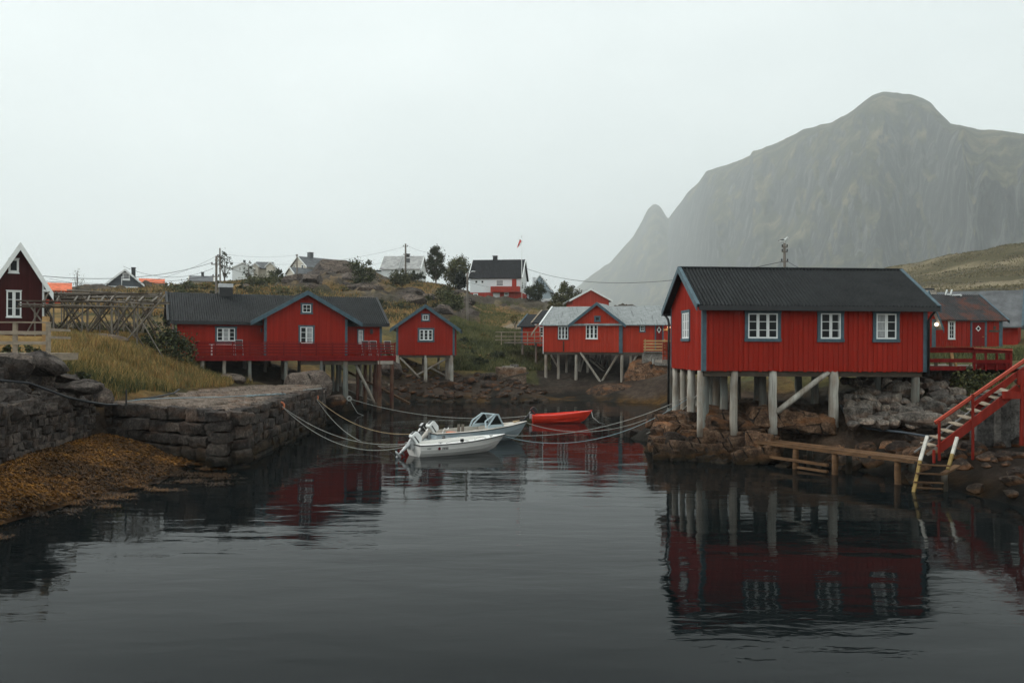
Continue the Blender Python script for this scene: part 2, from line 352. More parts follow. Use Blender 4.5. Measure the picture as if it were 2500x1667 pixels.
# hill with the houses
cp(300,709,130); cp(250,716,130); cp(160,722,128); cp(60,730,125); cp(-200,740,120); cp(-600,760,120)
cp(420,704,140); cp(520,697,148); cp(620,691,152); cp(720,690,155); cp(800,688,156); cp(880,690,158); cp(940,690,166); cp(1010,690,168)
cw((-32,110,9.0),(-25,95,6.6),(-20,85,5.2),(-45,105,8.6),(-55,100,8.4))
cp(700,705,135); cp(900,716,140); cp(960,722,140); cp(960,762,115); cp(950,802,96); cp(935,842,83); cp(1050,702,158); cp(1080,762,118); cp(1130,792,106); cp(1140,820,99); cp(1150,862,92); cp(1150,902,86); cp(1190,922,83); cp(1250,862,94); cp(1260,905,87)
cp(1230,802,110); cp(1300,772,127); cp(1380,752,150); cp(1210,746,157); cp(1290,748,157); cp(1500,762,150); cp(1600,775,140); cp(1090,702,166); cp(1140,720,160)
for x in (-75, -50, -25, 0, 12): cw((x, 195, 12.5), (x, 235, 4), (x, 290, -2))
cw((-110,160,9),(-160,160,4),(-130,230,-2),(-200,300,-2))
# far shore of the inlet
for px, Y in ((985,75.5),(1050,75),(1120,75),(1200,75.5),(1290,76)): q = onz(px, HZ+CH*FPX/Y, 0); cw((q.x, Y, .05), (q.x, Y+2.5, .8), (q.x, Y-3, -1.2))
cw((-9.5,72,.2),(-11,69,.4),(-8,81,1.6),(-3.6,82,1.7),(-9,87,3.0),(-4,87,3.2),(0,80,1.3),(3.4,82,.15),(6,79.5,.1),(8.5,76,.05),(9.5,80,.5),(12.6,84,1.5),(8,86,1.7),(4,88,1.8),(6,95,4),(15,95,4.2),(12,78,1.2),(12.5,73,.15),(14.5,80,2.2))
cw((11,66,-.1),(10,60,-.2),(8.8,55,-.2),(7.6,50,-.1),(6.6,47,.05),(6.2,45,.1),(12.4,61,.9),(11,54,1.1),(9.5,49,1.0),(14,66,2.2),(15,58,2.9),(13.5,51,2.6),(17,72,4.0))
# rock shelf of the big cabin and the bank on the right
cp(1600,1102,39.4); cp(1660,1055,38.8); cp(1700,1040,38.6); cp(1700,1012,40.5); cp(1850,1132,35.2); cp(1760,1122,36.6); cp(1800,1045,37.2); cp(1880,1030,38.2); cp(1870,1010,38.8); cp(2035,1012,37.8); cw((10.2,37.3,.2),(10.6,36.6,-.1),(11.4,35.4,-.2),(12.2,34.1,-.2),(13.1,32.8,-.2),(11.5,37.6,.75),(12.6,36.1,.6),(13.6,34.4,.5))
cw((9,42.5,1.9),(13,42.5,2.1),(17,42,2.7),(10,46,2.5),(15,46,3.3),(7.6,43,.7),(15.5,39,2.0),(16.8,41,3.0),(18,43,3.5),(20,42,3.6),(22,40,3.6),(14.7,36.3,1.0),(16,36,1.3),(17.5,37,1.7),(19,38,2.3),(20.5,38.2,2.9))
cw((10.2,34.6,-.5),(11.0,33.4,-.5),(12.6,31.6,-.2),(13.8,29.2,-.15),(14.3,26,-.15),(14.2,20,-.2),(13.8,12,-.2),(14.4,32.4,.5),(15.8,31,.75),(17.4,31,.9),(16.2,27,.8),(18,33,1.05),(20,33.9,1.3),(19.5,28,2.0),(22,26,3.2),(17,19,2),(18,11,2.5),(19,35.5,2.0),(21.5,35,3.3),(24,33,3.5),(16.2,33.8,.9))
cw((24,45,4.0),(20,50,4.1),(28,52,4.2),(24,60,4.35),(33,60,4.4),(30,68,4.4),(42,68,4.8),(24,72,4.3),(40,90,5.8),(25,95,4.8),(60,60,6),(80,100,10),(60,130,9))
for px, py in ((1700,830),(2000,716),(2150,660),(2300,632),(2400,616),(2500,606),(2650,590),(2900,600)): cp(px, py, 300)
for px, py in ((2150,712),(2300,690),(2450,672),(2700,660)): cp(px, py, 225)
for px, py in ((2100,735),(2300,722),(2500,712),(2800,700)): cp(px, py, 170)
cw((10,300,-1),(30,240,3),(40,200,6),(30,160,8),(60,380,0),(120,400,8),(200,400,20),(-60,400,-3),(-300,400,-3),(400,400,20),(40,450,-3),(300,450,0))
_c = np.array(_c); _S = 10.0
def _rbf_fit(p):
    xy = p[:, :2]/_S; d = np.sqrt(((xy[:, None]-xy[None])**2).sum(-1)+0.02)
    n = len(p); A = np.zeros((n+3, n+3)); A[:n, :n] = d-np.eye(n)*0.02; A[:n, n] = 1; A[:n, n+1:] = xy; A[n, :n] = 1; A[n+1:, :n] = xy.T
    return np.linalg.solve(A, np.concatenate([p[:, 2], [0, 0, 0]]))
_w = _rbf_fit(_c)
def h_base(x, y):
    x = np.asarray(x, float).ravel(); y = np.asarray(y, float).ravel(); out = np.empty(len(x)); xy = _c[:, :2]/_S
    for i in range(0, len(x), 20000):
        q = np.stack([x[i:i+20000], y[i:i+20000]], -1)/_S
        d = np.sqrt(((q[:, None]-xy[None])**2).sum(-1)+0.02); out[i:i+20000] = d @ _w[:-3]+_w[-3]+q @ _w[-2:]
    return out
def sstep(a, b, x): t = np.clip((x-a)/(b-a), 0, 1); return t*t*(3-2*t)
def rockmask(x, y):
    x = np.asarray(x, float); y = np.asarray(y, float)
    r = sstep(0.02, 0.22, fbm2(x, y*0.8, 13, 4, 5)+0.10*sstep(95, 150, y)-0.21)
    r = np.where((y > 62) & (y < 175) & (x < 40), r, r*0.35)
    knob = np.exp(-(((x+17.5)/7.5)**2+((y-134)/13)**2))+np.exp(-(((x+8)/4.5)**2+((y-112)/7)**2))+np.exp(-(((x+29)/6)**2+((y-152)/7)**2))
    knob = knob+np.exp(-(((x-12)/3.2)**2+((y-79)/6)**2))*1.3
    r = np.maximum(r, sstep(0.35, 0.7, knob+0.25*fbm2(x, y, 4, 3, 8)))
    return np.where((x < -16) & (y < 66), r*0.25, r)
def h(x, y):
    x = np.asarray(x, float).ravel(); y = np.asarray(y, float).ravel()
    z = h_base(x, y); r = rockmask(x, y); far = sstep(60, 130, y)
    rid = 1-np.abs(fbm2(x+0.4*y, y, 9, 4, 3))*2+0.55*(0.6-np.abs(fbm2(x, y+.5*x, 2.6, 4, 14))*2.2)
    z = z+far*(r*1.3*rid+0.75*fbm2(x, y, 14, 4, 1)+0.25*fbm2(x, y, 3, 3, 2))
    z = z+(1-far)*(0.16*fbm2(x, y, 2.2, 4, 4)+0.10*fbm2(x, y, 0.7, 3, 6))
    big = sstep(190, 260, y)
    z = z+big*(2.5*fbm2(x, y, 40, 4, 12)+1.2*fbm2(x+y*.5, y, 14, 3, 13))
    # blocky ledges of the rock shelf under the big cabin
    b = np.exp(-(((x-9.6)/5.5)**2+((y-38.6)/4.0)**2))
    u, v = x*0.94+y*0.34, -x*0.34+y*0.94
    cr = np.abs(((u/1.35+0.35*fbm2(x, y, 2.2, 2, 31)) % 1)-0.5)*2; cr2 = np.abs(((v/0.95+0.4*fbm2(x, y, 2.6, 2, 32)) % 1)-0.5)*2
    z = z-b*0.34*(sstep(0.86, 0.98, cr)+0.8*sstep(0.86, 0.98, cr2))+b*0.22*fbm2(x, y, 1.6, 3, 33)
    return z
def hz1(x, y): return float(h([x], [y])[0])

sx = np.concatenate([np.linspace(-1.5, -0.66, 40)[:-1], np.linspace(-0.66, 0.66, 620), np.linspace(0.66, 1.5, 40)[1:]])
ry = np.concatenate([np.exp(np.linspace(math.log(7), math.log(330), 440)), [360, 400, 460, 560, 800, 1400, 3000]])
GX = (ry[:, None]*sx[None]).ravel(); GY = np.repeat(ry, len(sx))
GZ = h(GX, np.minimum(GY, 420)); GZ = np.where(GY > 440, -2.0, GZ)
nx, ny = len(sx), len(ry)
ii = np.arange((ny-1)*nx).reshape(ny-1, nx)[:, :-1].ravel()
TF = np.stack([ii, ii+1, ii+nx+1, ii+nx], -1)
def ground_col(x, y, z):
    n1 = fbm2(x, y, 5, 4, 21)[:, None]; n2 = fbm2(x, y, 1.3, 3, 22)[:, None]; n3 = fbm2(x, y, 18, 3, 23)[:, None]
    ochre = np.array([0.27, 0.17, 0.06]); green = np.array([0.06, 0.060, 0.025]); rust = np.array([0.24, 0.115, 0.04]); heath = np.array([0.06, 0.055, 0.03])
    c = green+(ochre-green)*sstep(-0.35, 0.25, n1+0.5*n3)
    c = c+(rust-c)*sstep(0.15, 0.5, n2*0.6+n3)*0.55
    c = c+(heath-c)*sstep(0.05, 0.5, -n1+0.4*n2)*0.7
    # greener bank behind the small cabin, darker meadow behind the big one
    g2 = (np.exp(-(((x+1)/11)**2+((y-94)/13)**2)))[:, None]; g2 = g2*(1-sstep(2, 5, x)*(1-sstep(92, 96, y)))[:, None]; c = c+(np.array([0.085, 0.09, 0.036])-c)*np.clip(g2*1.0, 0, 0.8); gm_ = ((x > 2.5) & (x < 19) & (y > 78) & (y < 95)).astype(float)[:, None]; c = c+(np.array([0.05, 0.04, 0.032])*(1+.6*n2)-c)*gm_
    g3 = ((x > 14) & (y > 38) & (y < 120)).astype(float)[:, None]; c = c+(np.array([0.075, 0.085, 0.035])-c)*0.7*g3
    # far hill on the right: straw, heather and bare stripes
    far = sstep(140, 190, y)[:, None]*(x > 30)[:, None]
    st = fbm2(x*0.5+y*0.3, y, 12, 5, 24)[:, None]
    fc = np.array([0.088, 0.074, 0.036])+np.array([0.18, 0.145, 0.10])*sstep(0.0, 0.45, st)
    fc = fc+(np.array([0.03, 0.032, 0.015])-fc)*sstep(0.1, 0.5, -st); c = c+(fc-c)*far
    rk = rockmask(x, y)[:, None]; rc = np.array([0.085, 0.070, 0.056])*(1+0.7*n2); rc = rc+(np.array([0.20, 0.172, 0.14])-rc)*sstep(0.1, 0.5, n1+n2*.5)*0.6
    rk = rk*(1-0.45*sstep(0.0, 0.35, n2+0.3*n1)); c = c+(rc-c)*rk
    # gravel track
    tx = np.interp(y, [95, 108, 118, 127, 140, 152, 160], [-3.2, -0.6, 1.6, 3.2, 6.5, 9.0, 10.5]); tr = (np.exp(-((x-tx)/1.5)**2)*((y > 97) & (y < 158)))[:, None]
    rut = np.exp(-((np.abs(x-tx)-0.8)/0.5)**2)[:, None]; c = c+(np.array([0.24, 0.205, 0.165])-c)*np.clip(tr*(0.35+0.65*rut), 0, 0.9)
    # footpath of grey gravel by the right stairs
    pth = (np.exp(-((y-35.6)/1.6)**2)*(x > 18.5))[:, None]; c = c+(np.array([0.30, 0.29, 0.27])-c)*np.clip(pth*1.3, 0, 1)
    und_shade = (((x+14.5)*.92+(y-63.5)*.39)**2/49+((y-63.5)*.92-(x+14.5)*.39)**2/14 < 1)[:, None]*(1-.0*n2); c = c+(np.array([0.022, 0.019, 0.016])-c)*und_shade*.9  # shade beneath the long cabin, painted into the ground colour
    und_shade = ((np.abs(x-13.5) < 5) & (np.abs(y-40.6) < 3.2))[:, None]; c = c+(np.array([0.035, 0.028, 0.022])*(1+.6*n2)-c)*und_shade*.85  # under-floor shade of the big cabin, also put into the ground colour
    # shore belt: dark stones, kelp below
    zz = z[:, None]+0.5*n2; near = ((y < 84) & (x > -18))[:, None]
    sh = (1-sstep(1.7, 2.5, zz))*near; shc = np.array([0.06, 0.044, 0.033])*(1+0.5*n2)
    c = c+(shc-c)*sh
    or_ = sstep(0.1, 0.4, n1+0.5*n2); kel = np.array([0.02, 0.018, 0.014])+(np.array([0.075, 0.040, 0.014])-0.015)*or_
    c = c+(kel-c)*(1-sstep(0.25, 0.8, zz))*near
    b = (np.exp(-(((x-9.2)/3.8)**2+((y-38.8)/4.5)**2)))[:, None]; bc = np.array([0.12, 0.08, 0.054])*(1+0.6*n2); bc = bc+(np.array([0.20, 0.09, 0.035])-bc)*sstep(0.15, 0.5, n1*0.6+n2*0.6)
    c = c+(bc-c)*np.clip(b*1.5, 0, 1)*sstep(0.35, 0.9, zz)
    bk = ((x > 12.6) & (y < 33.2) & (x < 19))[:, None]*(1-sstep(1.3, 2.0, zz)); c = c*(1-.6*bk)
    return np.clip(c, 0.006, 1)
m = NT('ground_cover'); f = m.noise(m.co(), 2.4, 8, 0.65); g = m.noise(m.co(), 14, 6, 0.7)
m.base(m.mix(0.85, m.attr('col'), m.ramp(m.math('ADD', m.math('MULTIPLY', f, 0.6), m.math('MULTIPLY', g, 0.4)), [(0.34, (0.2,0.2,0.2)), (0.5, (0.8,0.8,0.8)), (0.66, (1.45,1.45,1.45))]), 'MULTIPLY'))
m.set(0.9, 0.06); m.bump(m.math('ADD', f, m.math('MULTIPLY', g, 0.4)), 1.0, 0.2)
GROUND = m.m
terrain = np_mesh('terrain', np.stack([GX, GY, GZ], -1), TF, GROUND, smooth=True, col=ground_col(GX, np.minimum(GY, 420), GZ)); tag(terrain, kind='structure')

# ------------------------------------------------------------------ water
m = NT('harbour_water'); m.base((0.004, 0.006, 0.0065)); m.set(0.015, 0.5); m.p.inputs['IOR'].default_value = 1.096
a = m.noise(m.co((0.34, 0.85, 1)), 0.55, 2, 0.5); b = m.noise(m.co((0.5, 1.3, 1)), 1.7, 3, 0.55, 0.4); c_ = m.noise(m.co((1, 2.0, 1)), 7.0, 2, 0.5)
calm = m.ramp(m.noise(m.co((0.03, 0.09, 1)), 1.0, 2), [(0.4, (0.45,)*3), (0.62, (1.0,)*3)])
hh = m.math('ADD', m.math('MULTIPLY', a, 1.0), m.math('MULTIPLY', b, 0.22)); hh = m.math('ADD', hh, m.math('MULTIPLY', c_, 0.012))
m.bump(m.math('MULTIPLY', hh, calm), 1.0, 0.042)
WATER = m.m
w = MB(); w.add([(-5100, 2, 0), (5100, 2, 0), (5100, 7100, 0), (-5100, 7100, 0)], [(0, 1, 2, 3)]); w.add([(-300, -60, 0), (300, -60, 0), (300, 2, 0), (-300, 2, 0)], [(0, 1, 2, 3)])
tag(w.build('water', WATER), kind='structure')

# ------------------------------------------------------------------ mountain
m = NT('mountain_side'); gm = m.n.new('ShaderNodeNewGeometry'); sp = m.n.new('ShaderNodeSeparateXYZ'); m.l.new(gm.outputs['Normal'], sp.inputs[0])
f = m.noise(m.co((1, 1, 0.35)), 0.013, 10, 0.65); g = m.noise(m.co((1, 1, 0.28)), 0.030, 10, 0.72, 0.6); k = m.noise(m.co(), 0.004, 6)
rock = m.ramp(g, [(0.3, (0.006, 0.008, 0.010)), (0.5, (0.040, 0.043, 0.044)), (0.66, (0.17, 0.168, 0.155))])
gras = m.ramp(f, [(0.32, (0.012, 0.015, 0.009)), (0.5, (0.055, 0.055, 0.027)), (0.66, (0.20, 0.165, 0.09))])
s_ = m.math('ADD', sp.outputs[2], m.math('MULTIPLY', m.math('SUBTRACT', k, 0.5), 1.3)); s_ = m.math('ADD', s_, m.math('MULTIPLY', m.math('SUBTRACT', f, 0.5), 0.9))
m.base(m.mix(m.ramp(s_, [(0.36, (0,0,0)), (0.56, (1,1,1))]), rock, gras)); m.set(0.95, 0.1); m.bump(m.math('ADD', f, g), 1.0, 26.0)
MOUNT = m.m
def mountain(name, crest, Yb, zb_py, seed, amp, cliff=0.5, n=260, rows=130, K=3.0):
    crest = np.array(crest, float); px = np.linspace(crest[0, 0], crest[-1, 0], n)
    py = np.interp(px, crest[:, 0], crest[:, 1]); Yc = np.interp(px, crest[:, 0], crest[:, 2])
    py = py+4.5*fbm2(px, px*0+seed, 22, 6, seed, .62)
    t = np.linspace(0, 1, rows); V = []; Yb = Yb*Yc if Yb < 1 else Yb
    for j, tt in enumerate(t):
        # cliffs: depth runs fast on the scree, slow on the wall, fast again on the summit slope
        gq = np.interp(tt, [0, 0.16, 0.30, 0.72, 0.90, 1.0], [0, 0.40, 0.55, 0.68+0.1*(1-cliff), 0.86, 1.0])
        Y = K*(Yb+(Yc-Yb)*gq); d = (px-1250)/FPX; zc = CH-(py-HZ)*K*Yc/FPX; z = -3+(zc+3)*tt
        nn = np.stack([d*800/60, np.full_like(d, 0), np.full_like(d, seed)], -1)
        nn[:, 1] = z/(150*K)
        r = (1-np.abs(fbm(nn, 5, seed))*2.2)-0.5; r2 = fbm(np.stack([d*800/22, z/(60*K), d*0], -1), 4, seed+3)
        Y = Y-K*amp*(r*0.9+r2*0.45)*math.sin(math.pi*min(tt*1.02, 1))**0.7
        V.append(np.stack([d*Y, Y, z], -1))
    for dd, fz in ((180, 0.93), (480, 0.72), (960, 0.3)): V.append(np.stack([(px-1250)/FPX*(K*Yc+dd), K*Yc+dd, (CH-(py-HZ)*K*Yc/FPX)*fz], -1))
    V = np.concatenate(V); R = len(t)+3; i0 = np.arange((R-1)*n).reshape(R-1, n)[:, :-1].ravel()
    return tag(np_mesh(name, V, np.stack([i0, i0+1, i0+n+1, i0+n], -1), MOUNT, smooth=True), kind='structure')
mountain('mountain', [(1300,800,2050),(1400,707,2000),(1428,682,1960),(1493,635,1880),(1545,574,1820),(1571,527,1790),(1580,509,1780),(1590,500,1770),(1599,498,1760),(1606,500,1750),(1613,507,1740),(1629,531,1700),(1645,512,1610),(1662,490,1520),(1676,469,1450),(1704,443,1330),(1723,415,1260),(1746,406,1200),(1793,391,1110),(1828,378,1050),(1836,365,1035),(1860,360,1020),(1900,343,990),(1961,312,930),(2022,296,890),(2060,277,865),(2090,258,850),(2112,238,845),(2130,226,840),(2150,220,835),(2185,222,825),(2215,226,815),(2245,234,795),(2268,246,770),(2290,268,745),(2317,295,715),(2382,310,680),(2471,315,650),(2500,322,640),(2600,345,620),(2800,420,600),(3100,560,580)], 0.5, 0, 41, 46, n=700, rows=200)

# ------------------------------------------------------------------ haze over the whole place
m = bpy.data.materials.new('sea_mist'); m.use_nodes = True; q = m.node_tree; q.nodes.clear()
out = q.nodes.new('ShaderNodeOutputMaterial'); pv = q.nodes.new('ShaderNodeVolumePrincipled')
pv.inputs['Color'].default_value = (0.93, 0.97, 0.97, 1); pv.inputs['Density'].default_value = 0.00021; pv.inputs['Anisotropy'].default_value = 0.2
q.links.new(pv.outputs[0], out.inputs['Volume'])
hb = MB(); hb.box(-5200, 5200, -80, 7200, -8, 1500); tag(hb.build('haze', m), kind='stuff')
# ------------------------------------------------------------------ buildings
class Frame:
    """local axes of a building: u along its front (left to right), v into it, z absolute height"""
    def __init__(s, px, Y, yaw, py=860):
        q = P(px, py, Y); s.o = Vector((q.x, q.y, 0)); a = R_(yaw); s.U = Vector((math.cos(a), math.sin(a), 0)); s.V = Vector((-math.sin(a), math.cos(a), 0))
    def w(s, u, v, z): q = s.o+s.U*u+s.V*v; return Vector((q.x, q.y, z))
    def hit(s, px, py, v=None, u=None):
        """photo pixel on the plane v=const (or u=const): returns u (or v), z"""
        d = ray(px, py); n, c = (s.V, v) if v is not None else (s.U, u)
        t = (c-(CAM-s.o).dot(n))/d.dot(n); q = CAM+d*t; r = q-s.o
        return (r.dot(s.U) if v is not None else r.dot(s.V)), q.z
    def face(s, side, c):
        """side front/back/left/right at coordinate c: maps (along, z, outwards) to the world"""
        if side == 'front': return lambda a, z, d=0: s.w(a, c-d, z)
        if side == 'back': return lambda a, z, d=0: s.w(a, c+d, z)
        if side == 'left': return lambda a, z, d=0: s.w(c-d, a, z)
        return lambda a, z, d=0: s.w(c+d, a, z)
    def pxface(s, side, c, px, py): return s.hit(px, py, v=c) if side in ('front', 'back') else s.hit(px, py, u=c)

def fbox(mb, f, a0, a1, z0, z1, d0, d1):
    return mb.hexa([f(a0, z0, d0), f(a1, z0, d0), f(a1, z0, d1), f(a0, z0, d1), f(a0, z1, d0), f(a1, z1, d0), f(a1, z1, d1), f(a0, z1, d1)])

def siding(mb, f, a0, a1, z0, ztop, pitch=0.2, bw=0.12, t=0.022, skip=()):
    n = max(1, int(round((a1-a0)/pitch))); p = (a1-a0)/n; rnd = random.Random(int(a1*977)+n)
    for i in range(n):
        c = a0+(i+0.5)*p; w2 = bw/2*rnd.uniform(0.9, 1.1); l, r = c-w2, c+w2; zl, zr = ztop(l), ztop(r); zb = z0+rnd.uniform(-0.035, 0.0)
        if min(zl, zr)-zb < 0.05: continue
        o = t*rnd.uniform(0.8, 1.2)
        q = [f(l, zb, 0), f(r, zb, 0), f(r, zb, o), f(l, zb, o), f(l, zl, 0), f(r, zr, 0), f(r, zr, o), f(l, zl, o)]
        n0 = len(mb.v); mb.v += q; mb.f += [[n0+k for k in g] for g in ((3, 2, 6, 7), (0, 3, 7, 4), (2, 1, 5, 6), (0, 1, 2, 3))]

def window(f, a0, a1, z0, z1, parent, sash=2, rows=3, cols=1, case=BLUE, frame=WHITE, cw_=0.1, off=0.03, curtain=None, sill=True, fw=0.055):
    """casing boards > white frame with bars, dark pane"""
    c = MB(); d0, d1 = 0.0, off+0.03
    if cw_ > 0:
        fbox(c, f, a0, a0+cw_, z0+cw_, z1-cw_, d0, d1); fbox(c, f, a1-cw_, a1, z0+cw_, z1-cw_, d0, d1)
        fbox(c, f, a0-0.02, a1+0.02, z1-cw_, z1, d0, d1+0.012)
        fbox(c, f, a0-0.02, a1+0.02, z0, z0+cw_, d0, d1+(0.03 if sill else 0.0))
    else: fbox(c, f, a0-0.03, a1+0.03, z0-0.05, z0, d0, d1+0.05); fbox(c, f, a0-0.03, a1+0.03, z1, z1+0.04, d0, d1+0.05)
    wo = c.build('window', case, parent)
    a0 += cw_; a1 -= cw_; z0 += cw_; z1 -= cw_
    m = MB(); e0, e1 = 0.004, off+0.022; sw = (a1-a0)/sash
    for k in range(sash):
        s0, s1 = a0+k*sw+0.004, a0+(k+1)*sw-0.004; w_ = min(fw, sw*0.2)
        fbox(m, f, s0, s0+w_, z0, z1, e0, e1); fbox(m, f, s1-w_, s1, z0, z1, e0, e1)
        fbox(m, f, s0+w_, s1-w_, z0, z0+w_*1.2, e0, e1); fbox(m, f, s0+w_, s1-w_, z1-w_, z1, e0, e1)
        for r in range(1, rows):
            zz = z0+(z1-z0)*r/rows; fbox(m, f, s0+w_, s1-w_, zz-0.014, zz+0.014, e0, e1-0.012)
        for q in range(1, cols):
            aa = s0+(s1-s0)*q/cols; fbox(m, f, aa-0.014, aa+0.014, z0+w_*1.2, z1-w_, e0, e1-0.014)
    m.build('frame', frame, wo)
    g = MB(); dd = off+0.002
    g.add([f(a0+0.01, z0+0.01, dd), f(a1-0.01, z0+0.01, dd), f(a1-0.01, z1-0.01, dd), f(a0+0.01, z1-0.01, dd)], [(0, 1, 2, 3)]); g.build('pane', GLASS, wo)
    if curtain is not None:
        cu = MB(); aa0 = a0+(a1-a0)*curtain[0]; aa1 = a0+(a1-a0)*curtain[1]; zz0 = z0+(z1-z0)*curtain[2] if len(curtain) > 2 else z0+0.05
        n = 8
        for i in range(n):
            x0 = aa0+(aa1-aa0)*i/n; x1 = aa0+(aa1-aa0)*(i+1)/n; q = dd+0.002+0.003*(i % 2)
            cu.add([f(x0, zz0, q), f(x1, zz0, dd+0.002+0.003*((i+1) % 2)), f(x1, z1-0.02, dd+0.002+0.003*((i+1) % 2)), f(x0, z1-0.02, q)], [(0, 1, 2, 3)])
        cu.build('curtain', CURTAIN, wo)
    return wo
def pxwindow(F, side, c, box, parent, **k):
    x0, y0, x1, y1 = box; xm, ym = (x0+x1)/2, (y0+y1)/2
    a0, _ = F.pxface(side, c, x0, ym); a1, _ = F.pxface(side, c, x1, ym); _, zt = F.pxface(side, c, xm, y0); _, zb = F.pxface(side, c, xm, y1)
    return window(F.face(side, c), min(a0, a1), max(a0, a1), zb, zt, parent, **k)

def gable_roof(F, name, mat, parent, u0, u1, v0, v1, ze, rise, ridge='u', oe=0.4, og=0.3, t=0.09, corr=0.0, pitch=0.13, barge=None, bw=0.2, gutter=None, barge_ends=(1, 1), sides=(1, 1), capmat=None):
    """two sloping slabs; ze = height of the roof underside above the wall line"""
    if ridge == 'u': half = (v1-v0)/2; mid = (v0+v1)/2; A = lambda a, b, z: F.w(a, b, z); l0, l1 = u0, u1
    else: half = (u1-u0)/2; mid = (u0+u1)/2; A = lambda a, b, z: F.w(b, a, z); l0, l1 = v0, v1
    sl = rise/half; l0 -= og; l1 += og; zr = ze+rise+t; zl = ze-oe*sl+t; rb = MB()
    for sgn, on in ((-1, sides[0]), (1, sides[1])):
        if not on: continue
        e = mid+sgn*(half+oe)
        if corr:
            n = int((l1-l0)/pitch)*4; top = []; bot = []
            for i in range(n+1):
                a = l0+(l1-l0)*i/n; hgt = corr*(0, 1, 0, -1)[i % 4]
                top += [A(a, mid, zr+hgt), A(a, e, zl+hgt)]; bot += [A(a, mid, zr-t), A(a, e, zl-t)]
            b0 = len(rb.v); rb.v += top+bot; k = 2*(n+1)
            for i in range(n):
                j = b0+2*i; rb.f += [[j, j+1, j+3, j+2], [j+1, j+1+k, j+3+k, j+3], [j+k, j+2+k, j+3+k, j+1+k]]
            rb.f += [[b0, b0+k, b0+k+1, b0+1], [b0+2*n, b0+2*n+1, b0+2*n+1+k, b0+2*n+k]]
        else:
            rb.hexa([A(l0, mid, zr-t), A(l1, mid, zr-t), A(l1, e, zl-t), A(l0, e, zl-t), A(l0, mid, zr), A(l1, mid, zr), A(l1, e, zl), A(l0, e, zl)])
    ro = rb.build(name, mat, parent)
    if capmat is not None:
        cb = MB(); cb.tube([A(l0, mid, zr), A(l1, mid, zr)], 0.07, 6); cb.build('ridge_cap', capmat, ro)
    if barge is not None:
        for a, on, s in ((l0, barge_ends[0], -1), (l1, barge_ends[1], 1)):
            if not on: continue
            for sgn, so in ((-1, sides[0]), (1, sides[1])):
                if not so: continue
                bb = MB(); e = mid+sgn*(half+oe+0.02); zE = zl-0.02*sl; x0, x1 = a+s*0.003, a+s*0.045; i0, i1 = sorted((a-s*0.10, x1))
                bb.hexa([A(x0, mid, zr-bw), A(x1, mid, zr-bw), A(x1, e, zE-bw), A(x0, e, zE-bw), A(x0, mid, zr+0.03), A(x1, mid, zr+0.03), A(x1, e, zE+0.03), A(x0, e, zE+0.03)])
                bb.hexa([A(i0, mid, zr+0.028), A(i1, mid, zr+0.028), A(i1, e, zE+0.028), A(i0, e, zE+0.028), A(i0, mid, zr+0.062), A(i1, mid, zr+0.062), A(i1, e, zE+0.062), A(i0, e, zE+0.062)])
                bb.build('bargeboard', barge, ro)
    if gutter is not None:
        for sgn, so in ((-1, sides[0]), (1, sides[1])):
            if so:
                gb = MB(); e = mid+sgn*(half+oe); lo, hi = sorted((e+sgn*0.004, e+sgn*0.10))
                q = [A(l0+.05, lo, zl-t-0.12), A(l1-.05, lo, zl-t-0.12), A(l1-.05, hi, zl-t-0.12), A(l0+.05, hi, zl-t-0.12), A(l0+.05, lo, zl-0.02), A(l1-.05, lo, zl-0.02), A(l1-.05, hi, zl-0.02), A(l0+.05, hi, zl-0.02)]
                gb.hexa(q); gb.build('gutter', gutter, ro)
    return ro

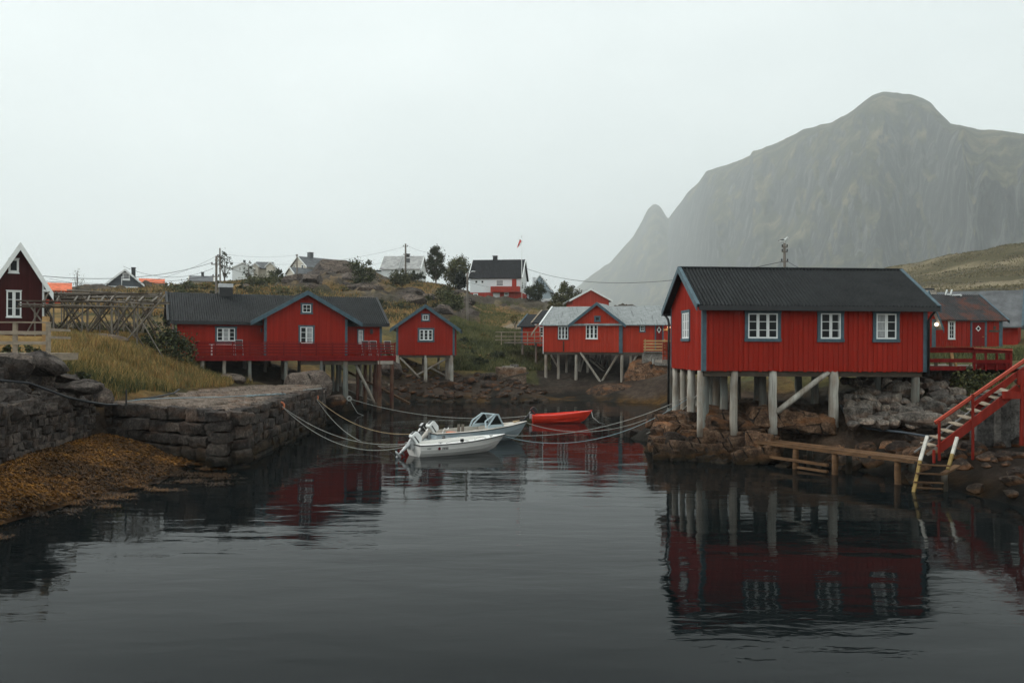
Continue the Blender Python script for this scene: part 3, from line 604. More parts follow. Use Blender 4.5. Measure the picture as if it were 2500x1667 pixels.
def gable_wall(F, mat, parent, u0, u1, v0, v1, z0, zw, rise, ridge='u', pitch=0.2, bw=0.12, sides=('front', 'left', 'right'), t=0.022, name='wall', horiz=False):
    b = MB(); hu, hv = (u1-u0)/2, (v1-v0)/2
    q = [F.w(u0, v0, z0), F.w(u1, v0, z0), F.w(u1, v1, z0), F.w(u0, v1, z0), F.w(u0, v0, zw), F.w(u1, v0, zw), F.w(u1, v1, zw), F.w(u0, v1, zw)]
    if ridge == 'u':
        q += [F.w(u0, v0+hv, zw+rise), F.w(u1, v0+hv, zw+rise)]; fs = [(0,3,2,1), (0,1,5,4), (2,3,7,6), (0,4,8,7,3), (1,2,6,9,5)]
        zt = {'front': lambda a: zw, 'back': lambda a: zw, 'left': lambda a: zw+rise*(1-abs(a-v0-hv)/hv), 'right': lambda a: zw+rise*(1-abs(a-v0-hv)/hv)}
    else:
        q += [F.w(u0+hu, v0, zw+rise), F.w(u0+hu, v1, zw+rise)]; fs = [(0,3,2,1), (0,1,5,8,4), (2,3,7,9,6), (0,4,7,3), (1,2,6,5)]
        zt = {'left': lambda a: zw, 'right': lambda a: zw, 'front': lambda a: zw+rise*(1-abs(a-u0-hu)/hu), 'back': lambda a: zw+rise*(1-abs(a-u0-hu)/hu)}
    b.add(q, fs)
    rng = {'front': (u0, u1, v0), 'back': (u0, u1, v1), 'left': (v0, v1, u0), 'right': (v0, v1, u1)}
    if pitch:
        for s in sides:
            a0, a1, c = rng[s]; f = F.face(s, c)
            if not horiz: siding(b, f, a0, a1, z0, zt[s], pitch, bw, t)
            else:
                n = int((zt[s]((a0+a1)/2)-z0)/pitch)
                for i in range(n):
                    z = z0+i*pitch; m_ = (a1-a0)/2*max(0.0, min(1, (zw+rise-z-pitch)/max(rise, .01))) if z+pitch > zw and zt[s](a0) != zt[s]((a0+a1)/2) else (a1-a0)/2
                    c0 = (a0+a1)/2; b.add([f(c0-m_, z, t), f(c0+m_, z, t), f(c0+m_, z+pitch, 0.002), f(c0-m_, z+pitch, 0.002), f(c0-m_, z, 0), f(c0+m_, z, 0)], [(0,1,2,3), (4,5,1,0)])
    return b.build(name, mat, parent)
def corner_board(F, u, v, z0, z1, mat, parent, w=0.13, du=1, dv=1, o=0.03):
    """L of two boards round a corner; du/dv point into the wall"""
    b = MB(); lo, hi = sorted((u-du*o, u+du*w)); lo2, hi2 = sorted((v-dv*o, v-dv*0.0))
    b.box(lo, hi, lo2, hi2, z0, z1, F.w); lo, hi = sorted((u-du*o, u)); lo2, hi2 = sorted((v+dv*0.001, v+dv*w)); b.box(lo, hi, lo2, hi2, z0, z1, F.w)
    return b.build('corner_board', mat, parent)
def chimney(F, u, v, z0, z1, w, d, mat, parent, cap=None):
    b = MB(); b.box(u-w/2, u+w/2, v-d/2, v+d/2, z0, z1, F.w); b.box(u-w/2-.06, u+w/2+.06, v-d/2-.06, v+d/2+.06, z1, z1+0.1, F.w); c = b.build('chimney', mat, parent)
    if cap is not None:
        k = MB(); k.box(u-w/2-.05, u+w/2+.05, v-d/2-.05, v+d/2+.05, z1+0.102, z1+0.30, F.w); k.build('chimney_cap', cap, c)
    return c
def log(parent, a, b, r, mat=None, name='pile', n=9):
    a, b = Vector(a), Vector(b); pts = []; rn = random.Random(int((a.x*31+a.y*17+b.z)*100))
    for i in range(6):
        t = i/5; pts.append(a.lerp(b, t)+Vector((rn.uniform(-1, 1), rn.uniform(-1, 1), 0))*r*0.12)
    return MB().tube(pts, [r*(1.06-0.12*i/5)*rn.uniform(.97, 1.03) for i in range(6)], n).build(name, mat or PILE, parent, True)
def plank(parent, a, b, w, t, mat, name): return MB().bar(a, b, w, t).build(name, mat, parent)

# ================================================================== big red cabin on the right
F = FR = Frame(1715.5, 36.7, 2.5, 904)
u1, _ = F.hit(2261, 905, v=0); Wd = 5.8; zf = F.hit(1800, 905, v=0)[1]; oe = 0.45
ze_edge = F.hit(2000, 746, v=-oe)[1]; zr_ = F.hit(1900, 655.5, v=Wd/2)[1]
rise = (zr_-ze_edge)*(Wd/2)/(Wd/2+oe); zw = ze_edge-0.10+oe*rise/(Wd/2)
big = empty('red_cabin', F.w(u1/2, Wd/2, zf), 'largest red cabin on log piles with black corrugated roof and three white front windows', 'cabin')
gable_wall(F, RED, big, 0, u1, 0, Wd, zf, zw, rise, 'u', 0.205, 0.125)
gable_roof(F, 'roof', BLACKROOF, big, 0, u1, 0, Wd, zw, rise, 'u', oe, 0.34, 0.09, 0.042, 0.15, BLUE, 0.22, BLACK, capmat=BLACKROOF)
for (u, v, du, dv) in ((0, 0, 1, 1), (u1, 0, -1, 1), (0, Wd, 1, -1)): corner_board(F, u, v, zf-0.02, zw-0.02, BLUE, big, 0.14, du, dv, 0.035)
pxwindow(F, 'front', 0, (1817.7, 757, 1905.7, 834), big, sash=3, rows=3, cw_=0.13)
pxwindow(F, 'front', 0, (1995, 757, 2059.5, 835), big, sash=2, rows=3, cw_=0.13, curtain=(.86, .99, .03))
pxwindow(F, 'front', 0, (2130.6, 758, 2195, 835.5), big, sash=2, rows=3, cw_=0.13, curtain=(0.08, 0.44, 0.08))
pxwindow(F, 'left', 0, (1666.6, 757, 1686.5, 833), big, sash=3, rows=3, cw_=0.12, curtain=(0, 1, 0.02))
b = MB(); b.tube([F.w(u1+.2, -oe+.02, ze_edge-.15), F.w(u1+.12, -.2, ze_edge-.35), F.w(u1+.06, -.09, ze_edge-.55), F.w(u1+.05, -.09, zf-.1)], 0.05, 8); b.build('downpipe', BLACK, big, True)
b = MB(); b.tube([F.w(-.25, Wd+oe-.1, ze_edge-.15), F.w(-.12, Wd+.2, ze_edge-.4), F.w(-.1, Wd+.12, ze_edge-.6), F.w(-.1, Wd+.12, zf-1.9)], 0.055, 8); b.build('downpipe', BLACK, big, True)
b = MB()
for v in (0.25, Wd/2, Wd-0.25): b.box(0.1, u1-0.1, v-0.1, v+0.1, zf-0.23, zf-0.003, F.w)
b.build('floor_beam', RACKWOOD, big)
def pile_at(par, F, px, pyb, r, mat, v=None, u=None, zt=None, name='pile', deep=0.5, down=0.0):
    """log standing under the floor; foot read from the photo"""
    a, z = F.hit(px, pyb, v=v, u=u); q = (a, v) if v is not None else (u, a); d = down or deep
    return log(par, F.w(q[0], q[1], z-d), F.w(q[0], q[1], zt), r, mat, name)
zt = zf-0.004
for px, py, r, mt in ((1650, 1023, .16, PILEW), (1667.5, 1020, .13, PILE), (1688, 1009, .18, PILEW), (1636, 1030, .14, PILEG)): pile_at(big, F, px, py, r, mt, u=0.18, zt=zt)
pile_at(big, F, 1708.5, 1036, .115, PILEW, v=0.2, zt=zt); pile_at(big, F, 1791.6, 1044, .155, PILEB and PILE, v=0.15, zt=zt)
pile_at(big, F, 1886.5, 1030, .18, PILEW, v=0.15, zt=zt); pile_at(big, F, 2034.5, 1013, .20, PILEW, v=0.15, zt=zt)
for px, v in ((1722, 1.2), (1768, 1.6), (1750, 2.8), (1862, 2.4), (1850, 3.6), (1740, 4.2), (1990, 3.0), (2140, 2.2), (2235, 0.3), (2235, 3.0), (1800, 5.3), (1950, 5.4), (2100, 5.4)):
    uu, _ = F.hit(px, 950, v=v); q = F.w(uu, v, 0); log(big, (q.x, q.y, hz1(q.x, q.y)-.4), F.w(uu, v, zt), 0.17, PILEG)
a = F.hit(1896, 1006, v=0.12); b_ = F.hit(2022, 908, v=0.12); log(big, F.w(a[0], .12, a[1]), F.w(b_[0], .12, b_[1]), 0.12, PILEW, 'brace')
a = F.hit(1677, 905, u=.4); b_ = F.hit(1690, 960, u=.4); log(big, F.w(.4, a[0], a[1]), F.w(.4, b_[0]-1, b_[1]-.5), 0.09, PILE, 'brace')

# ================================================================== long red cabin with a middle gable and a deck
F = FL = Frame(426, 59.6, 23, 872)
uL, _ = F.hit(931, 870, v=0); Wd = 6.2; zf = F.hit(481, 872, v=-1.9)[1]; oe = 0.4
ze_edge = F.hit(560, 785, v=-oe)[1]; zr_ = (F.hit(430, 713, v=Wd/2)[1]+F.hit(900, 727, v=Wd/2)[1])/2
rise = (zr_-ze_edge)*(Wd/2)/(Wd/2+oe); zw = ze_edge-0.09+oe*rise/(Wd/2)
lng = empty('red_cabin', F.w(uL/2, Wd/2, zf), 'long red cabin with black roof, central blue-edged gable and red railed deck', 'cabin')
gable_wall(F, RED, lng, 0, uL, 0, Wd, zf, zw, rise, 'u', 0.17, 0.1)
gable_roof(F, 'roof', BLACKROOF, lng, 0, uL, 0, Wd, zw, rise, 'u', oe, 0.45, 0.09, 0.024, 0.15, BLACK, 0.2, BLACK)
gv = -1.25; g0, _ = F.hit(646, 830, v=gv); g1, _ = F.hit(847, 830, v=gv); gz = F.hit(744, 711, v=gv-.5)[1]; gh = (g1-g0)/2
tip = F.hit(883, 790, v=gv-.5)[1]; tl = F.hit(616, 785, v=gv-.5); goe = 0.95; grise = (gz-(tip+tl[1])/2)*gh/(gh+goe); gzw = gz-0.1-grise
gable_wall(F, RED, lng, g0, g1, gv, 1.0, zf, gzw, grise, 'v', 0.17, 0.1)
gable_roof(F, 'roof', BLACKROOF, lng, g0, g1, gv, 2.6, gzw, grise, 'v', goe, 0.5, 0.1, 0.024, 0.15, BLUE, 0.24, barge_ends=(1, 0))
b = MB()
for k in (-1, 1):
    for t in (0.25, 0.55, 0.85):
        q = (g0+g1)/2+k*gh*t*1.15; zz = gzw+grise*(1-t*1.15)-0.11; b.box(q-.06, q+.06, gv-.42, gv+.001-.03, zz-.06, zz+.06, F.w)
q = (g0+g1)/2; b.box(q-.06, q+.06, gv-.42, gv-.03, gzw+grise-.2, gzw+grise-.08, F.w); b.build('purlin_end', DECKRED, lng)
for (u, v, du, dv, z1) in ((0, 0, 1, 1, zw), (uL, 0, -1, 1, zw), (g0, gv, 1, 1, gzw), (g1, gv, -1, 1, gzw)): corner_board(F, u, v, zf, z1-.02, BLUE, lng, 0.14, du, dv)
pxwindow(F, 'front', 0, (525, 796.5, 578, 837), lng, sash=3, rows=3, cw_=0.12, curtain=(0.38, 0.62, 0.1))
pxwindow(F, 'front', gv, (728.5, 794, 767.5, 842), lng, sash=2, rows=3, cw_=0.12, curtain=(0.62, 0.95, 0.03))
pxwindow(F, 'front', gv, (734, 739.5, 763, 767), lng, sash=1, rows=2, cols=2, cw_=0.11)
pxwindow(F, 'front', 0, (872, 803, 888.5, 843), lng, sash=1, rows=3, cols=2, cw_=0.09, curtain=(0, 1, 0.02))
cu = F.hit(551, 700, v=Wd/2); b = MB(); b.box(cu[0]-.45, cu[0]+.45, Wd/2-.35, Wd/2+.35, zr_-.4, F.hit(551, 702, v=Wd/2)[1]-.02, F.w); ch = b.build('chimney', BLACK, lng)
b = MB(); b.box(cu[0]-.48, cu[0]+.48, Wd/2-.38, Wd/2+.38, F.hit(551, 702, v=Wd/2)[1], F.hit(551, 693, v=Wd/2)[1], F.w); b.build('chimney_cap', STEEL, ch)
# deck
dv_ = -2.25; d0, _ = F.hit(482, 870, v=dv_); d1, _ = F.hit(964, 875, v=dv_); zd = F.hit(700, 868.5, v=dv_)[1]
b = MB(); n = 14
for i in range(n):
    v0 = dv_+0.02+(0-dv_-.02)*i/n; b.box(d0, d1, v0, v0+(-dv_)/n-.012, zd-.04, zd, F.w)
deck = b.build('deck', GREYWOOD, lng)
b = MB(); b.box(d0-.03, d1+.03, dv_-.05, dv_+.0, zd-.33, zd-.045, F.w); b.box(d0-.06, d1+.06, dv_-.09, dv_-.052, zd-.13, zd+.02, F.w); b.box(d0-.03, d0, dv_+.002, 0, zd-.33, zd-.045, F.w); b.box(d1, d1+.03, dv_+.002, 0, zd-.33, zd-.045, F.w); b.build('fascia_board', DECKRED, deck)
b = MB(); zt_ = F.hit(700, 836, v=dv_)[1]; rl = MB(); hgt = zt_-zd
for k in range(4):
    z0 = zd+0.10+k*(hgt-.12)/4+.03; b.box(d0, d1, dv_-.035, dv_-.005, z0+.03, z0+.13, F.w)
    for uu in (d0, d1): b.box(uu-.015, uu+.015, dv_, -0.05, z0+.03, z0+.13, F.w)
b.box(d0-.05, d1+.05, dv_-.09, dv_+.06, zt_-.005, zt_+.04, F.w)
for i in range(13):
    uu = d0+(d1-d0)*i/12; b.box(uu-.045, uu+.045, dv_-.002, dv_+.08, zd+.002, zt_-.008, F.w)
b.build('railing', DECKRED, deck)
b = MB(); a = F.hit(923, 880, v=dv_-.12)[0]; c = F.hit(961, 880, v=dv_-.12)[0]; b.box(a, c, dv_-.05, dv_+.0, zd-.57, zd-.34, F.w); b.build('plank', PALEWOOD, lng)
b = MB(); b.box(d0+6.6, d1-.1, dv_+.15, dv_+.35, zd-.62, zd-.05, F.w); b.box(d0+.2, d1-.2, -0.3, -0.1, zd-.35, zd-.05, F.w); b.box(0.2, uL-.2, Wd-.5, Wd-.3, zf-.3, zf-.01, F.w); b.box(.2, uL-.2, 2.9, 3.1, zf-.3, zf-.01, F.w); b.build('floor_beam', RACKWOOD, lng)
zt = zd-.05
for px, py, r, mt in ((494, 906, .13, PILE), (547, 921, .12, PILE), (609.5, 953, .12, PILEG), (698, 953, .12, PILEG), (784, 944, .12, PILEG), (843, 968, .18, PILEG)): pile_at(lng, F, px, py, r, mt, v=dv_+.2, zt=zt)
for px, py, r, v in ((925, 1011, .17, dv_+.1), (956, 1009, .14, dv_+.15), (915, 1000, .12, dv_+1.1), (891, 985, .13, dv_+1.6), (873, 968, .12, dv_+1.4)): pile_at(lng, F, px, py, r, PILEB, v=v, zt=zt, deep=.6)
for px, v in ((597, 1.5), (648, 2.0), (657, 3.5), (690, .8), (730, 2.5), (790, 1.0), (812, 1.5), (824, 1.8), (600, 4.5), (830, 4.5), (880, 4.8), (905, 2.5), (500, 2.5)):
    uu, _ = F.hit(px, 900, v=v); q = F.w(uu, v, 0); log(lng, (q.x, q.y, hz1(q.x, q.y)-.5), F.w(uu, v, zf-.01), .12, PILEG)
a = F.hit(868, 889, v=dv_+.6); c = F.hit(921, 996, v=dv_+.2); log(lng, F.w(a[0], dv_+.6, a[1]), F.w(c[0], dv_+.2, c[1]), .1, PILE, 'brace')
b = MB(); a, z = F.hit(637, 806, v=-.35); b.box(g0-.14, g0-.06, -.5, -.36, z-.12, z+.14, F.w); b.build('wall_lamp', BLACK, lng)
b = MB(); a, z = F.hit(906, 808, v=0); b.box(a-.08, a+.08, -.2, -.03, z-.2, z+.14, F.w); b.build('wall_lamp', BLACK, lng)
b = MB(); a, z = F.hit(421, 820, v=.4); b.tube([F.w(-.08, .3, zw-.2), F.w(-.08, .3, zf)], .035, 6); b.build('downpipe', WHITE, lng)
FLd = (F, d0, d1, dv_, zd)

# ================================================================== small red cabin
F = FS = Frame(968, 80.3, 2, 866)
us, _ = F.hit(1109, 866, v=0); Wd = 6.0; zf = F.hit(1040, 866.5, v=0)[1]; og = 0.35; oe = 0.55
za = F.hit(1039, 744, v=-og)[1]; zt_ = (F.hit(955, 806, v=-og)[1]+F.hit(1118, 802, v=-og)[1])/2
rise = (za-zt_)*(us/2)/(us/2+oe); zw = za-.1-rise
sml = empty('red_cabin', F.w(us/2, Wd/2, zf), 'small red gabled cabin with blue trim on tall grey piles', 'cabin')
gable_wall(F, RED, sml, 0, us, 0, Wd, zf, zw, rise, 'v', 0.175, 0.11)
gable_roof(F, 'roof', BLACKROOF, sml, 0, us, 0, Wd, zw, rise, 'v', oe, og, .1, .02, .16, BLUE, .27)
corner_board(F, 0, 0, zf, zw-.02, BLUE, sml, .15, 1, 1); corner_board(F, us, 0, zf, zw-.02, BLUE, sml, .15, -1, 1)
pxwindow(F, 'front', 0, (1020, 800.5, 1060.5, 835), sml, sash=3, rows=3, cw_=.16, fw=.07)
pxwindow(F, 'front', 0, (1028.5, 765.5, 1049.5, 785), sml, sash=1, rows=2, cols=2, cw_=.12, fw=.07)
b = MB(); b.box(.1, us-.1, .1, .3, zf-.25, zf-.004, F.w); b.box(.1, us-.1, Wd-.3, Wd-.1, zf-.25, zf-.004, F.w); b.build('floor_beam', RACKWOOD, sml)
for px, py in ((971.5, 927), (1038.5, 922), (1102.5, 933)): pile_at(sml, F, px, py, .16, PILEW, v=.2, zt=zf-.005)
for px, py, v in ((1090, 918, 1.5), (1095, 922, .9), (1033, 915, 2.5), (966, 910, 1.2), (985, 905, 4), (1070, 905, 4.5)): pile_at(sml, F, px, py, .12, PILE, v=v, zt=zf-.005)
for (x0, y0, x1, y1, v) in ((976.5, 872.5, 1025, 923, .1), (1097.7, 871, 1009.7, 920, .35), (1050, 897, 1090, 918, 1.6)):
    a = F.hit(x0, y0, v=v); c = F.hit(x1, y1, v=v); log(sml, F.w(a[0], v, a[1]), F.w(c[0], v, c[1]), .09, PILE, 'brace')

# ================================================================== slate roofed cabin in the middle
F = FM = Frame(1326, 87.0, -20, 859)
um, _ = F.hit(1519, 859, v=0); Wd = 7.4; zf = F.hit(1420, 859, v=0)[1]; oe = .35
ze_edge = F.hit(1345, 793, v=-oe)[1]; zr_ = F.hit(1381, 748.5, v=Wd/2)[1]
rise = (zr_-ze_edge)*(Wd/2)/(Wd/2+oe); zw = ze_edge-.09+oe*rise/(Wd/2); ur = um+7.2
mid = empty('red_cabin', F.w(um/2, Wd/2, zf), 'bright red cabin with weathered grey slate roof on tall piles over brown rock', 'cabin')
gable_wall(F, REDM, mid, 0, um, 0, Wd, zf, zw, rise, 'u', .18, .11)
gable_wall(F, REDM, mid, um, ur, .12, Wd, zf, zw, rise, 'u', .18, .11, sides=('front',))
gable_roof(F, 'roof', SLATE, mid, 0, ur, 0, Wd, zw, rise, 'u', oe, .3, .08, barge=WHITE, bw=.14)
g0, _ = F.hit(1399, 830, v=-.06); g1 = um; ap = F.hit(1458, 738.5, v=-.4)[1]; gh = (g1-g0)/2; goe = .38; tip = (F.hit(1523, 793, v=-.4)[1]+F.hit(1395.5, 793, v=-.4)[1])/2
grise = (ap-tip)*gh/(gh+goe); gzw = ap-.09-grise
gable_wall(F, REDM, mid, g0, g1, -.06, .6, zf, gzw, grise, 'v', .18, .11, sides=('front',))
gable_roof(F, 'roof', SLATE, mid, g0, g1, -.06, 3.4, gzw, grise, 'v', goe, .3, .08, barge=BLUE, bw=.24, barge_ends=(1, 0))
corner_board(F, um, -.06, zf-.1, gzw, BLUE, mid, .3, -1, 1); corner_board(F, 0, 0, zf-.2, zw-.02, WHITE, mid, .04, 1, 1)
pxwindow(F, 'front', 0, (1361.9, 795, 1388.5, 829.5), mid, sash=3, rows=3, cw_=.06, case=BLUE, fw=.08)
pxwindow(F, 'front', -.06, (1430.7, 791.4, 1459.5, 827), mid, sash=3, rows=3, cw_=.0, case=WHITE, fw=.08)
pxwindow(F, 'front', -.06, (1451, 770.8, 1466.5, 786), mid, sash=1, rows=1, cw_=.1, frame=BLUE)
pxwindow(F, 'front', .12, (1561, 792, 1576, 811.5), mid, sash=1, rows=2, cols=2, cw_=.1)
b = MB(); a0, z0 = F.hit(1602, 829, v=.09); a1, z1 = F.hit(1617, 795, v=.09); f = F.face('front', .12); fbox(b, f, a0, a1, zf+.3, z1, .023, .06); dr = b.build('door', DECKRED, mid)
b = MB(); fbox(b, f, a0-.13, a0-.002, zf+.3, z1+.15, .023, .07); fbox(b, f, a1+.002, a1+.13, zf+.3, z1+.15, .023, .07); b.build('frame', BLUE, dr)
am, zm = F.hit(1609, 805, v=.05); b = MB(); b.add([f(am, zm-.32, .075), f(am+.2, zm, .075), f(am, zm+.32, .075), f(am-.2, zm, .075)], [(0,1,2,3)]); wq = b.build('door_window', WHITE, dr); b = MB(); b.add([f(am, zm-.2, .08), f(am+.12, zm, .08), f(am, zm+.2, .08), f(am-.12, zm, .08)], [(0,1,2,3)]); b.build('pane', GLASS, dr)
am, zm = F.hit(1629.5, 805, v=0); b = MB(); b.ball(f(am, zm, .09), (.26, .03, .1), 14, 8); b.add([f(am-.2, zm, .09), f(am-.4, zm+.14, .09), f(am-.36, zm, .09), f(am-.4, zm-.14, .09)], [(0,1,2,3)]); b.add([f(am+.02, zm+.05, .09), f(am-.03, zm+.3, .09), f(am+.1, zm+.3, .09), f(am+.12, zm+.05, .09)], [(0,1,2,3)]); b.build('fish_sign', SIGNLIT, mid)
am, zm = F.hit(1633.5, 799, v=0); b = MB(); b.ball(f(am, zm, .2), .13, 12, 8); lp = b.build('wall_lamp', LAMPGLOW, mid, True); b = MB(); b.bar(f(am, zm, .03), f(am, zm, .09), .06, .06); b.build('bracket', BLACK, lp)
# entrance porch with a timber railing, on its concrete foot
p0 = F.hit(1572, 850, v=-1.0)[0]; p1 = p0+3.6; zp = zf+.1
b = MB(); b.box(p0, p1, -1.1, .08, zp-.12, zp, F.w); po = b.build('porch', GREYWOOD, mid)
b = MB()
for k in range(4): z0 = zp+.02+k*.27; b.box(p0, p1, -1.14, -1.1, z0+.05, z0+.19, F.w); b.box(p0-.02, p0+.02, -1.09, .05, z0+.05, z0+.19, F.w)
for uu in (p0+.12, p0+1.9, p1-.1): b.box(uu-.05, uu+.05, -1.098, -1.0, zp+.002, zp+1.12, F.w)
b.build('railing', NEWWOOD, po)
b = MB(); b.box(p0-.2, p1, -.85, .06, zp-1.3, zp-.125, F.w); b.build('foundation', CONCRETE, mid)
b = MB(); b.box(.1, um+4, .05, .25, zf-.25, zf-.005, F.w); b.box(.1, um+4, Wd-.4, Wd-.2, zf-.25, zf-.005, F.w); b.build('floor_beam', RACKWOOD, mid)
zt = zf-.005
for px, py, r, v in ((1332.5, 973, .15, .25), (1362.8, 968, .14, .6), (1406, 972, .15, .25), (1518, 956, .15, .2), (1539.5, 949, .14, .4), (1383, 957, .11, 2.5), (1414.5, 949, .14, 3.0), (1434, 949, .15, 2.6), (1470, 930, .12, 5), (1487, 925, .12, 5.4), (1455, 915, .11, 6), (1552, 905, .12, 4)): pile_at(mid, F, px, py, r, PILE, v=v, zt=zt, deep=.7)
for (x0, y0, x1, y1, v, r) in ((1417, 860, 1489, 967, .1, .11), (1511, 860, 1447, 969, .35, .1), (1557, 861, 1511, 957, .3, .1), (1436, 875, 1478, 909, 3.2, .09), (1425, 876, 1412, 925, 2.8, .08), (1447, 874, 1481, 905, 4.2, .07), (1345, 866, 1364, 900, 3, .09)):
    a = F.hit(x0, y0, v=v); c = F.hit(x1, y1, v=v); log(mid, F.w(a[0], v, a[1]), F.w(c[0], v, c[1]), r, PILE, 'brace')
a = F.hit(1381, 750, v=Wd/2); b = MB(); b.bar(F.w(-.42, -.35, ze_edge-.02), F.w(-.5, -2.2, ze_edge-1.05), .05, .16); b.build('bargeboard', BEIGEWOOD, mid)
a = F.hit(1375.5, 832, v=0); b = MB(); f = F.face('front', 0); fbox(b, f, a[0]-.05, a[0]+.1, zf+.02, a[1]-.02, .001, .032); b.build('rust_streak', PILEB, mid)
# ================================================================== other houses
def simple_house(name, label, F, L, W, z0, zw, rise, ridge, wall, roof, trim=WHITE, oe=.35, og=.3, pitch=.22, horiz=False, corr=0, sides=('front', 'left', 'right'), bw=.18, cat='house', group=None, corners=False, t=.12):
    e = empty(name, F.w(L/2, W/2, z0), label, cat, group)
    gable_wall(F, wall, e, 0, L, 0, W, z0, zw, rise, ridge, pitch, pitch*.62, sides, horiz=horiz)
    gable_roof(F, 'roof', roof, e, 0, L, 0, W, zw, rise, ridge, oe, og, t, corr, .18, trim, bw)
    if corners:
        for (u, v, du, dv) in ((0, 0, 1, 1), (L, 0, -1, 1)): corner_board(F, u, v, z0, zw-.02, trim, e, .15, du, dv)
    return e
# ---- dark maroon house at the left edge
F = Frame(126-21, 55, 62-90+0, 810)   # gable towards the water
F = Frame(-12, 53.2, 28, 810)
# gable spans from the near-left corner to the right corner
uD, _ = F.hit(103, 810, v=0); zf = F.hit(50, 808, v=0)[1]; og = .45; za = F.hit(50, 593, v=-og)[1]; ctr, _ = F.hit(50, 700, v=0)
uD0 = 2*ctr-uD; tr_ = F.hit(130, 716, v=-og); half = uD-ctr; oe = tr_[0]-uD; rise = (za-tr_[1])*half/(half+oe); zw = za-.14-rise
F.o = F.o+F.U*uD0; uD = 2*half
dh = empty('maroon_house', F.w(half, 4, zf), 'dark maroon house with steep white bargeboards at the left edge', 'house')
gable_wall(F, MAROON, dh, 0, uD, 0, 8, zf-.3, zw, rise, 'v', .2, .13)
gable_roof(F, 'roof', BLACKROOF, dh, 0, uD, 0, 8, zw, rise, 'v', oe, og, .14, .02, .15, WHITE, .42, barge_ends=(1, 0))
pxwindow(F, 'front', 0, (15.5, 710, 52.5, 774), dh, sash=2, rows=3, cw_=.0, case=WHITE, fw=.11)
pxwindow(F, 'front', 0, (20.5, 632, 46.5, 666), dh, sash=1, rows=1, cw_=.0, case=WHITE, fw=.16)
b = MB(); a = F.hit(100, 770, v=0); b.box(uD-.01, uD+.1, -.06, .1, zf-.3, zw-.1, F.w); b.build('corner_board', WHITE, dh)
b = MB(); c0 = uD+.05; b.box(c0, uD+oe-.1, -og+.02, -og+.3, zw-.75, zw-.62, F.w); b.build('eave_box', WHITE, dh)
# ---- its weathered timber deck on the embankment
FD = Frame(-60, 34.5, 3, 862); dk = empty('timber_deck', P(60, 868, 35), 'weathered timber deck with two-rail fence above the boulder wall', 'deck')
d1 = FD.hit(131, 862, v=0)[0]; zdk = FD.hit(60, 862, v=0)[1]
b = MB()
for i in range(16): b.box(0, d1, .03+i*.14, .03+i*.14+.125, zdk-.045, zdk, FD.w)
b.build('floor', BEIGEWOOD, dk); b = MB(); b.box(-.1, d1, -.02, .02, zdk-.27, zdk-.05, FD.w); b.box(d1-.04, d1, .021, 2.2, zdk-.27, zdk-.05, FD.w); b.build('edge_board', BEIGEWOOD, dk)
zrt = FD.hit(60, 788, v=.1)[1]
xs = [FD.hit(x, 820, v=.1)[0] for x in (35, 116)]
for x in xs+[0.2]:
    b = MB(); b.box(x-.07, x+.07, .1, .24, zdk+.002, zrt-.01, FD.w); b.build('post', BEIGEWOOD, dk)
x = FD.hit(100, 820, v=.5)[0]; b = MB(); b.box(x-.1, x+.1, .8, 1.0, zdk+.002, FD.hit(100, 772, v=.8)[1], FD.w); b.build('post', NEWWOOD, dk)
xe = FD.hit(121, 790, v=.1)[0]
b = MB(); b.box(-.1, xe, .06, .27, zrt-.005, zrt+.045, FD.w); b.build('handrail', BEIGEWOOD, dk)
for py0, py1 in ((808, 817), (833, 841)):
    b = MB(); b.box(-.1, xe-.1, .06, .098, FD.hit(60, py1, v=.1)[1], FD.hit(60, py0, v=.1)[1], FD.w); b.build('rail', BEIGEWOOD, dk)
b = MB(); b.box(xe-.14, xe-.1, .26, 2.2, zrt-.3, zrt-.2, FD.w); b.box(xe-.14, xe-.1, .26, 2.2, zrt-.6, zrt-.5, FD.w); b.build('rail', BEIGEWOOD, dk)

# ---- two dark roofed cabins behind the slate roof, with a new timber deck
def px_house(px0, Y, yaw, pxr, W, py_floor, py_eave, py_ridge, ridge, oe=.35, og=.3, t=.12):
    """frame and sizes read from floor, eave and ridge lines"""
    F = Frame(px0, Y, yaw, py_floor); L = F.hit(pxr, py_floor, v=0)[0]; xm = (px0+pxr)/2; z0 = F.hit(xm, py_floor, v=0)[1]
    if ridge == 'u':
        ze = F.hit(xm, py_eave, v=-oe)[1]; zr = F.hit(xm, py_ridge, v=W/2)[1]; rise = (zr-ze)*(W/2)/(W/2+oe); zw = ze-t+oe*rise/(W/2)
    else:
        ze = F.hit(xm, py_eave, v=-og)[1]; zr = F.hit(xm, py_ridge, v=-og)[1]; rise = (zr-ze)*(L/2)/(L/2+oe); zw = zr-t-rise
    return F, L, z0, zw, rise
F, L, z0, zw, rise = px_house(1272, 97, -22, 1340, 5.2, 842, 796, 767, 'u'); c1 = simple_house('red_cabin', 'low red cabin with dark roof behind the pale timber railing', F, L, 5.2, z0, zw, rise, 'u', REDM, DARKROOF, BLUE, cat='cabin'); corner_board(F, 0, 0, z0, zw, BLUE, c1, .2, 1, 1)
F, L, z0, zw, rise = px_house(1306, 95, -22, 1385, 5.6, 845, 787.5, 757.5, 'u'); c2 = simple_house('red_cabin', 'red cabin with dark roof and round lamp squeezed behind the slate-roofed cabin', F, L, 5.6, z0, zw, rise, 'u', REDM, DARKROOF, BEIGEWOOD, cat='cabin')
a, z = F.hit(1308, 792, v=-.2); b = MB(); b.ball(F.w(a, -.2, z), .13); b.build('wall_lamp', WHITE, c2, True)
pxwindow(F, 'front', 0, (1318, 799, 1327, 820), c2, sash=1, rows=3, cw_=.0, case=WHITE)
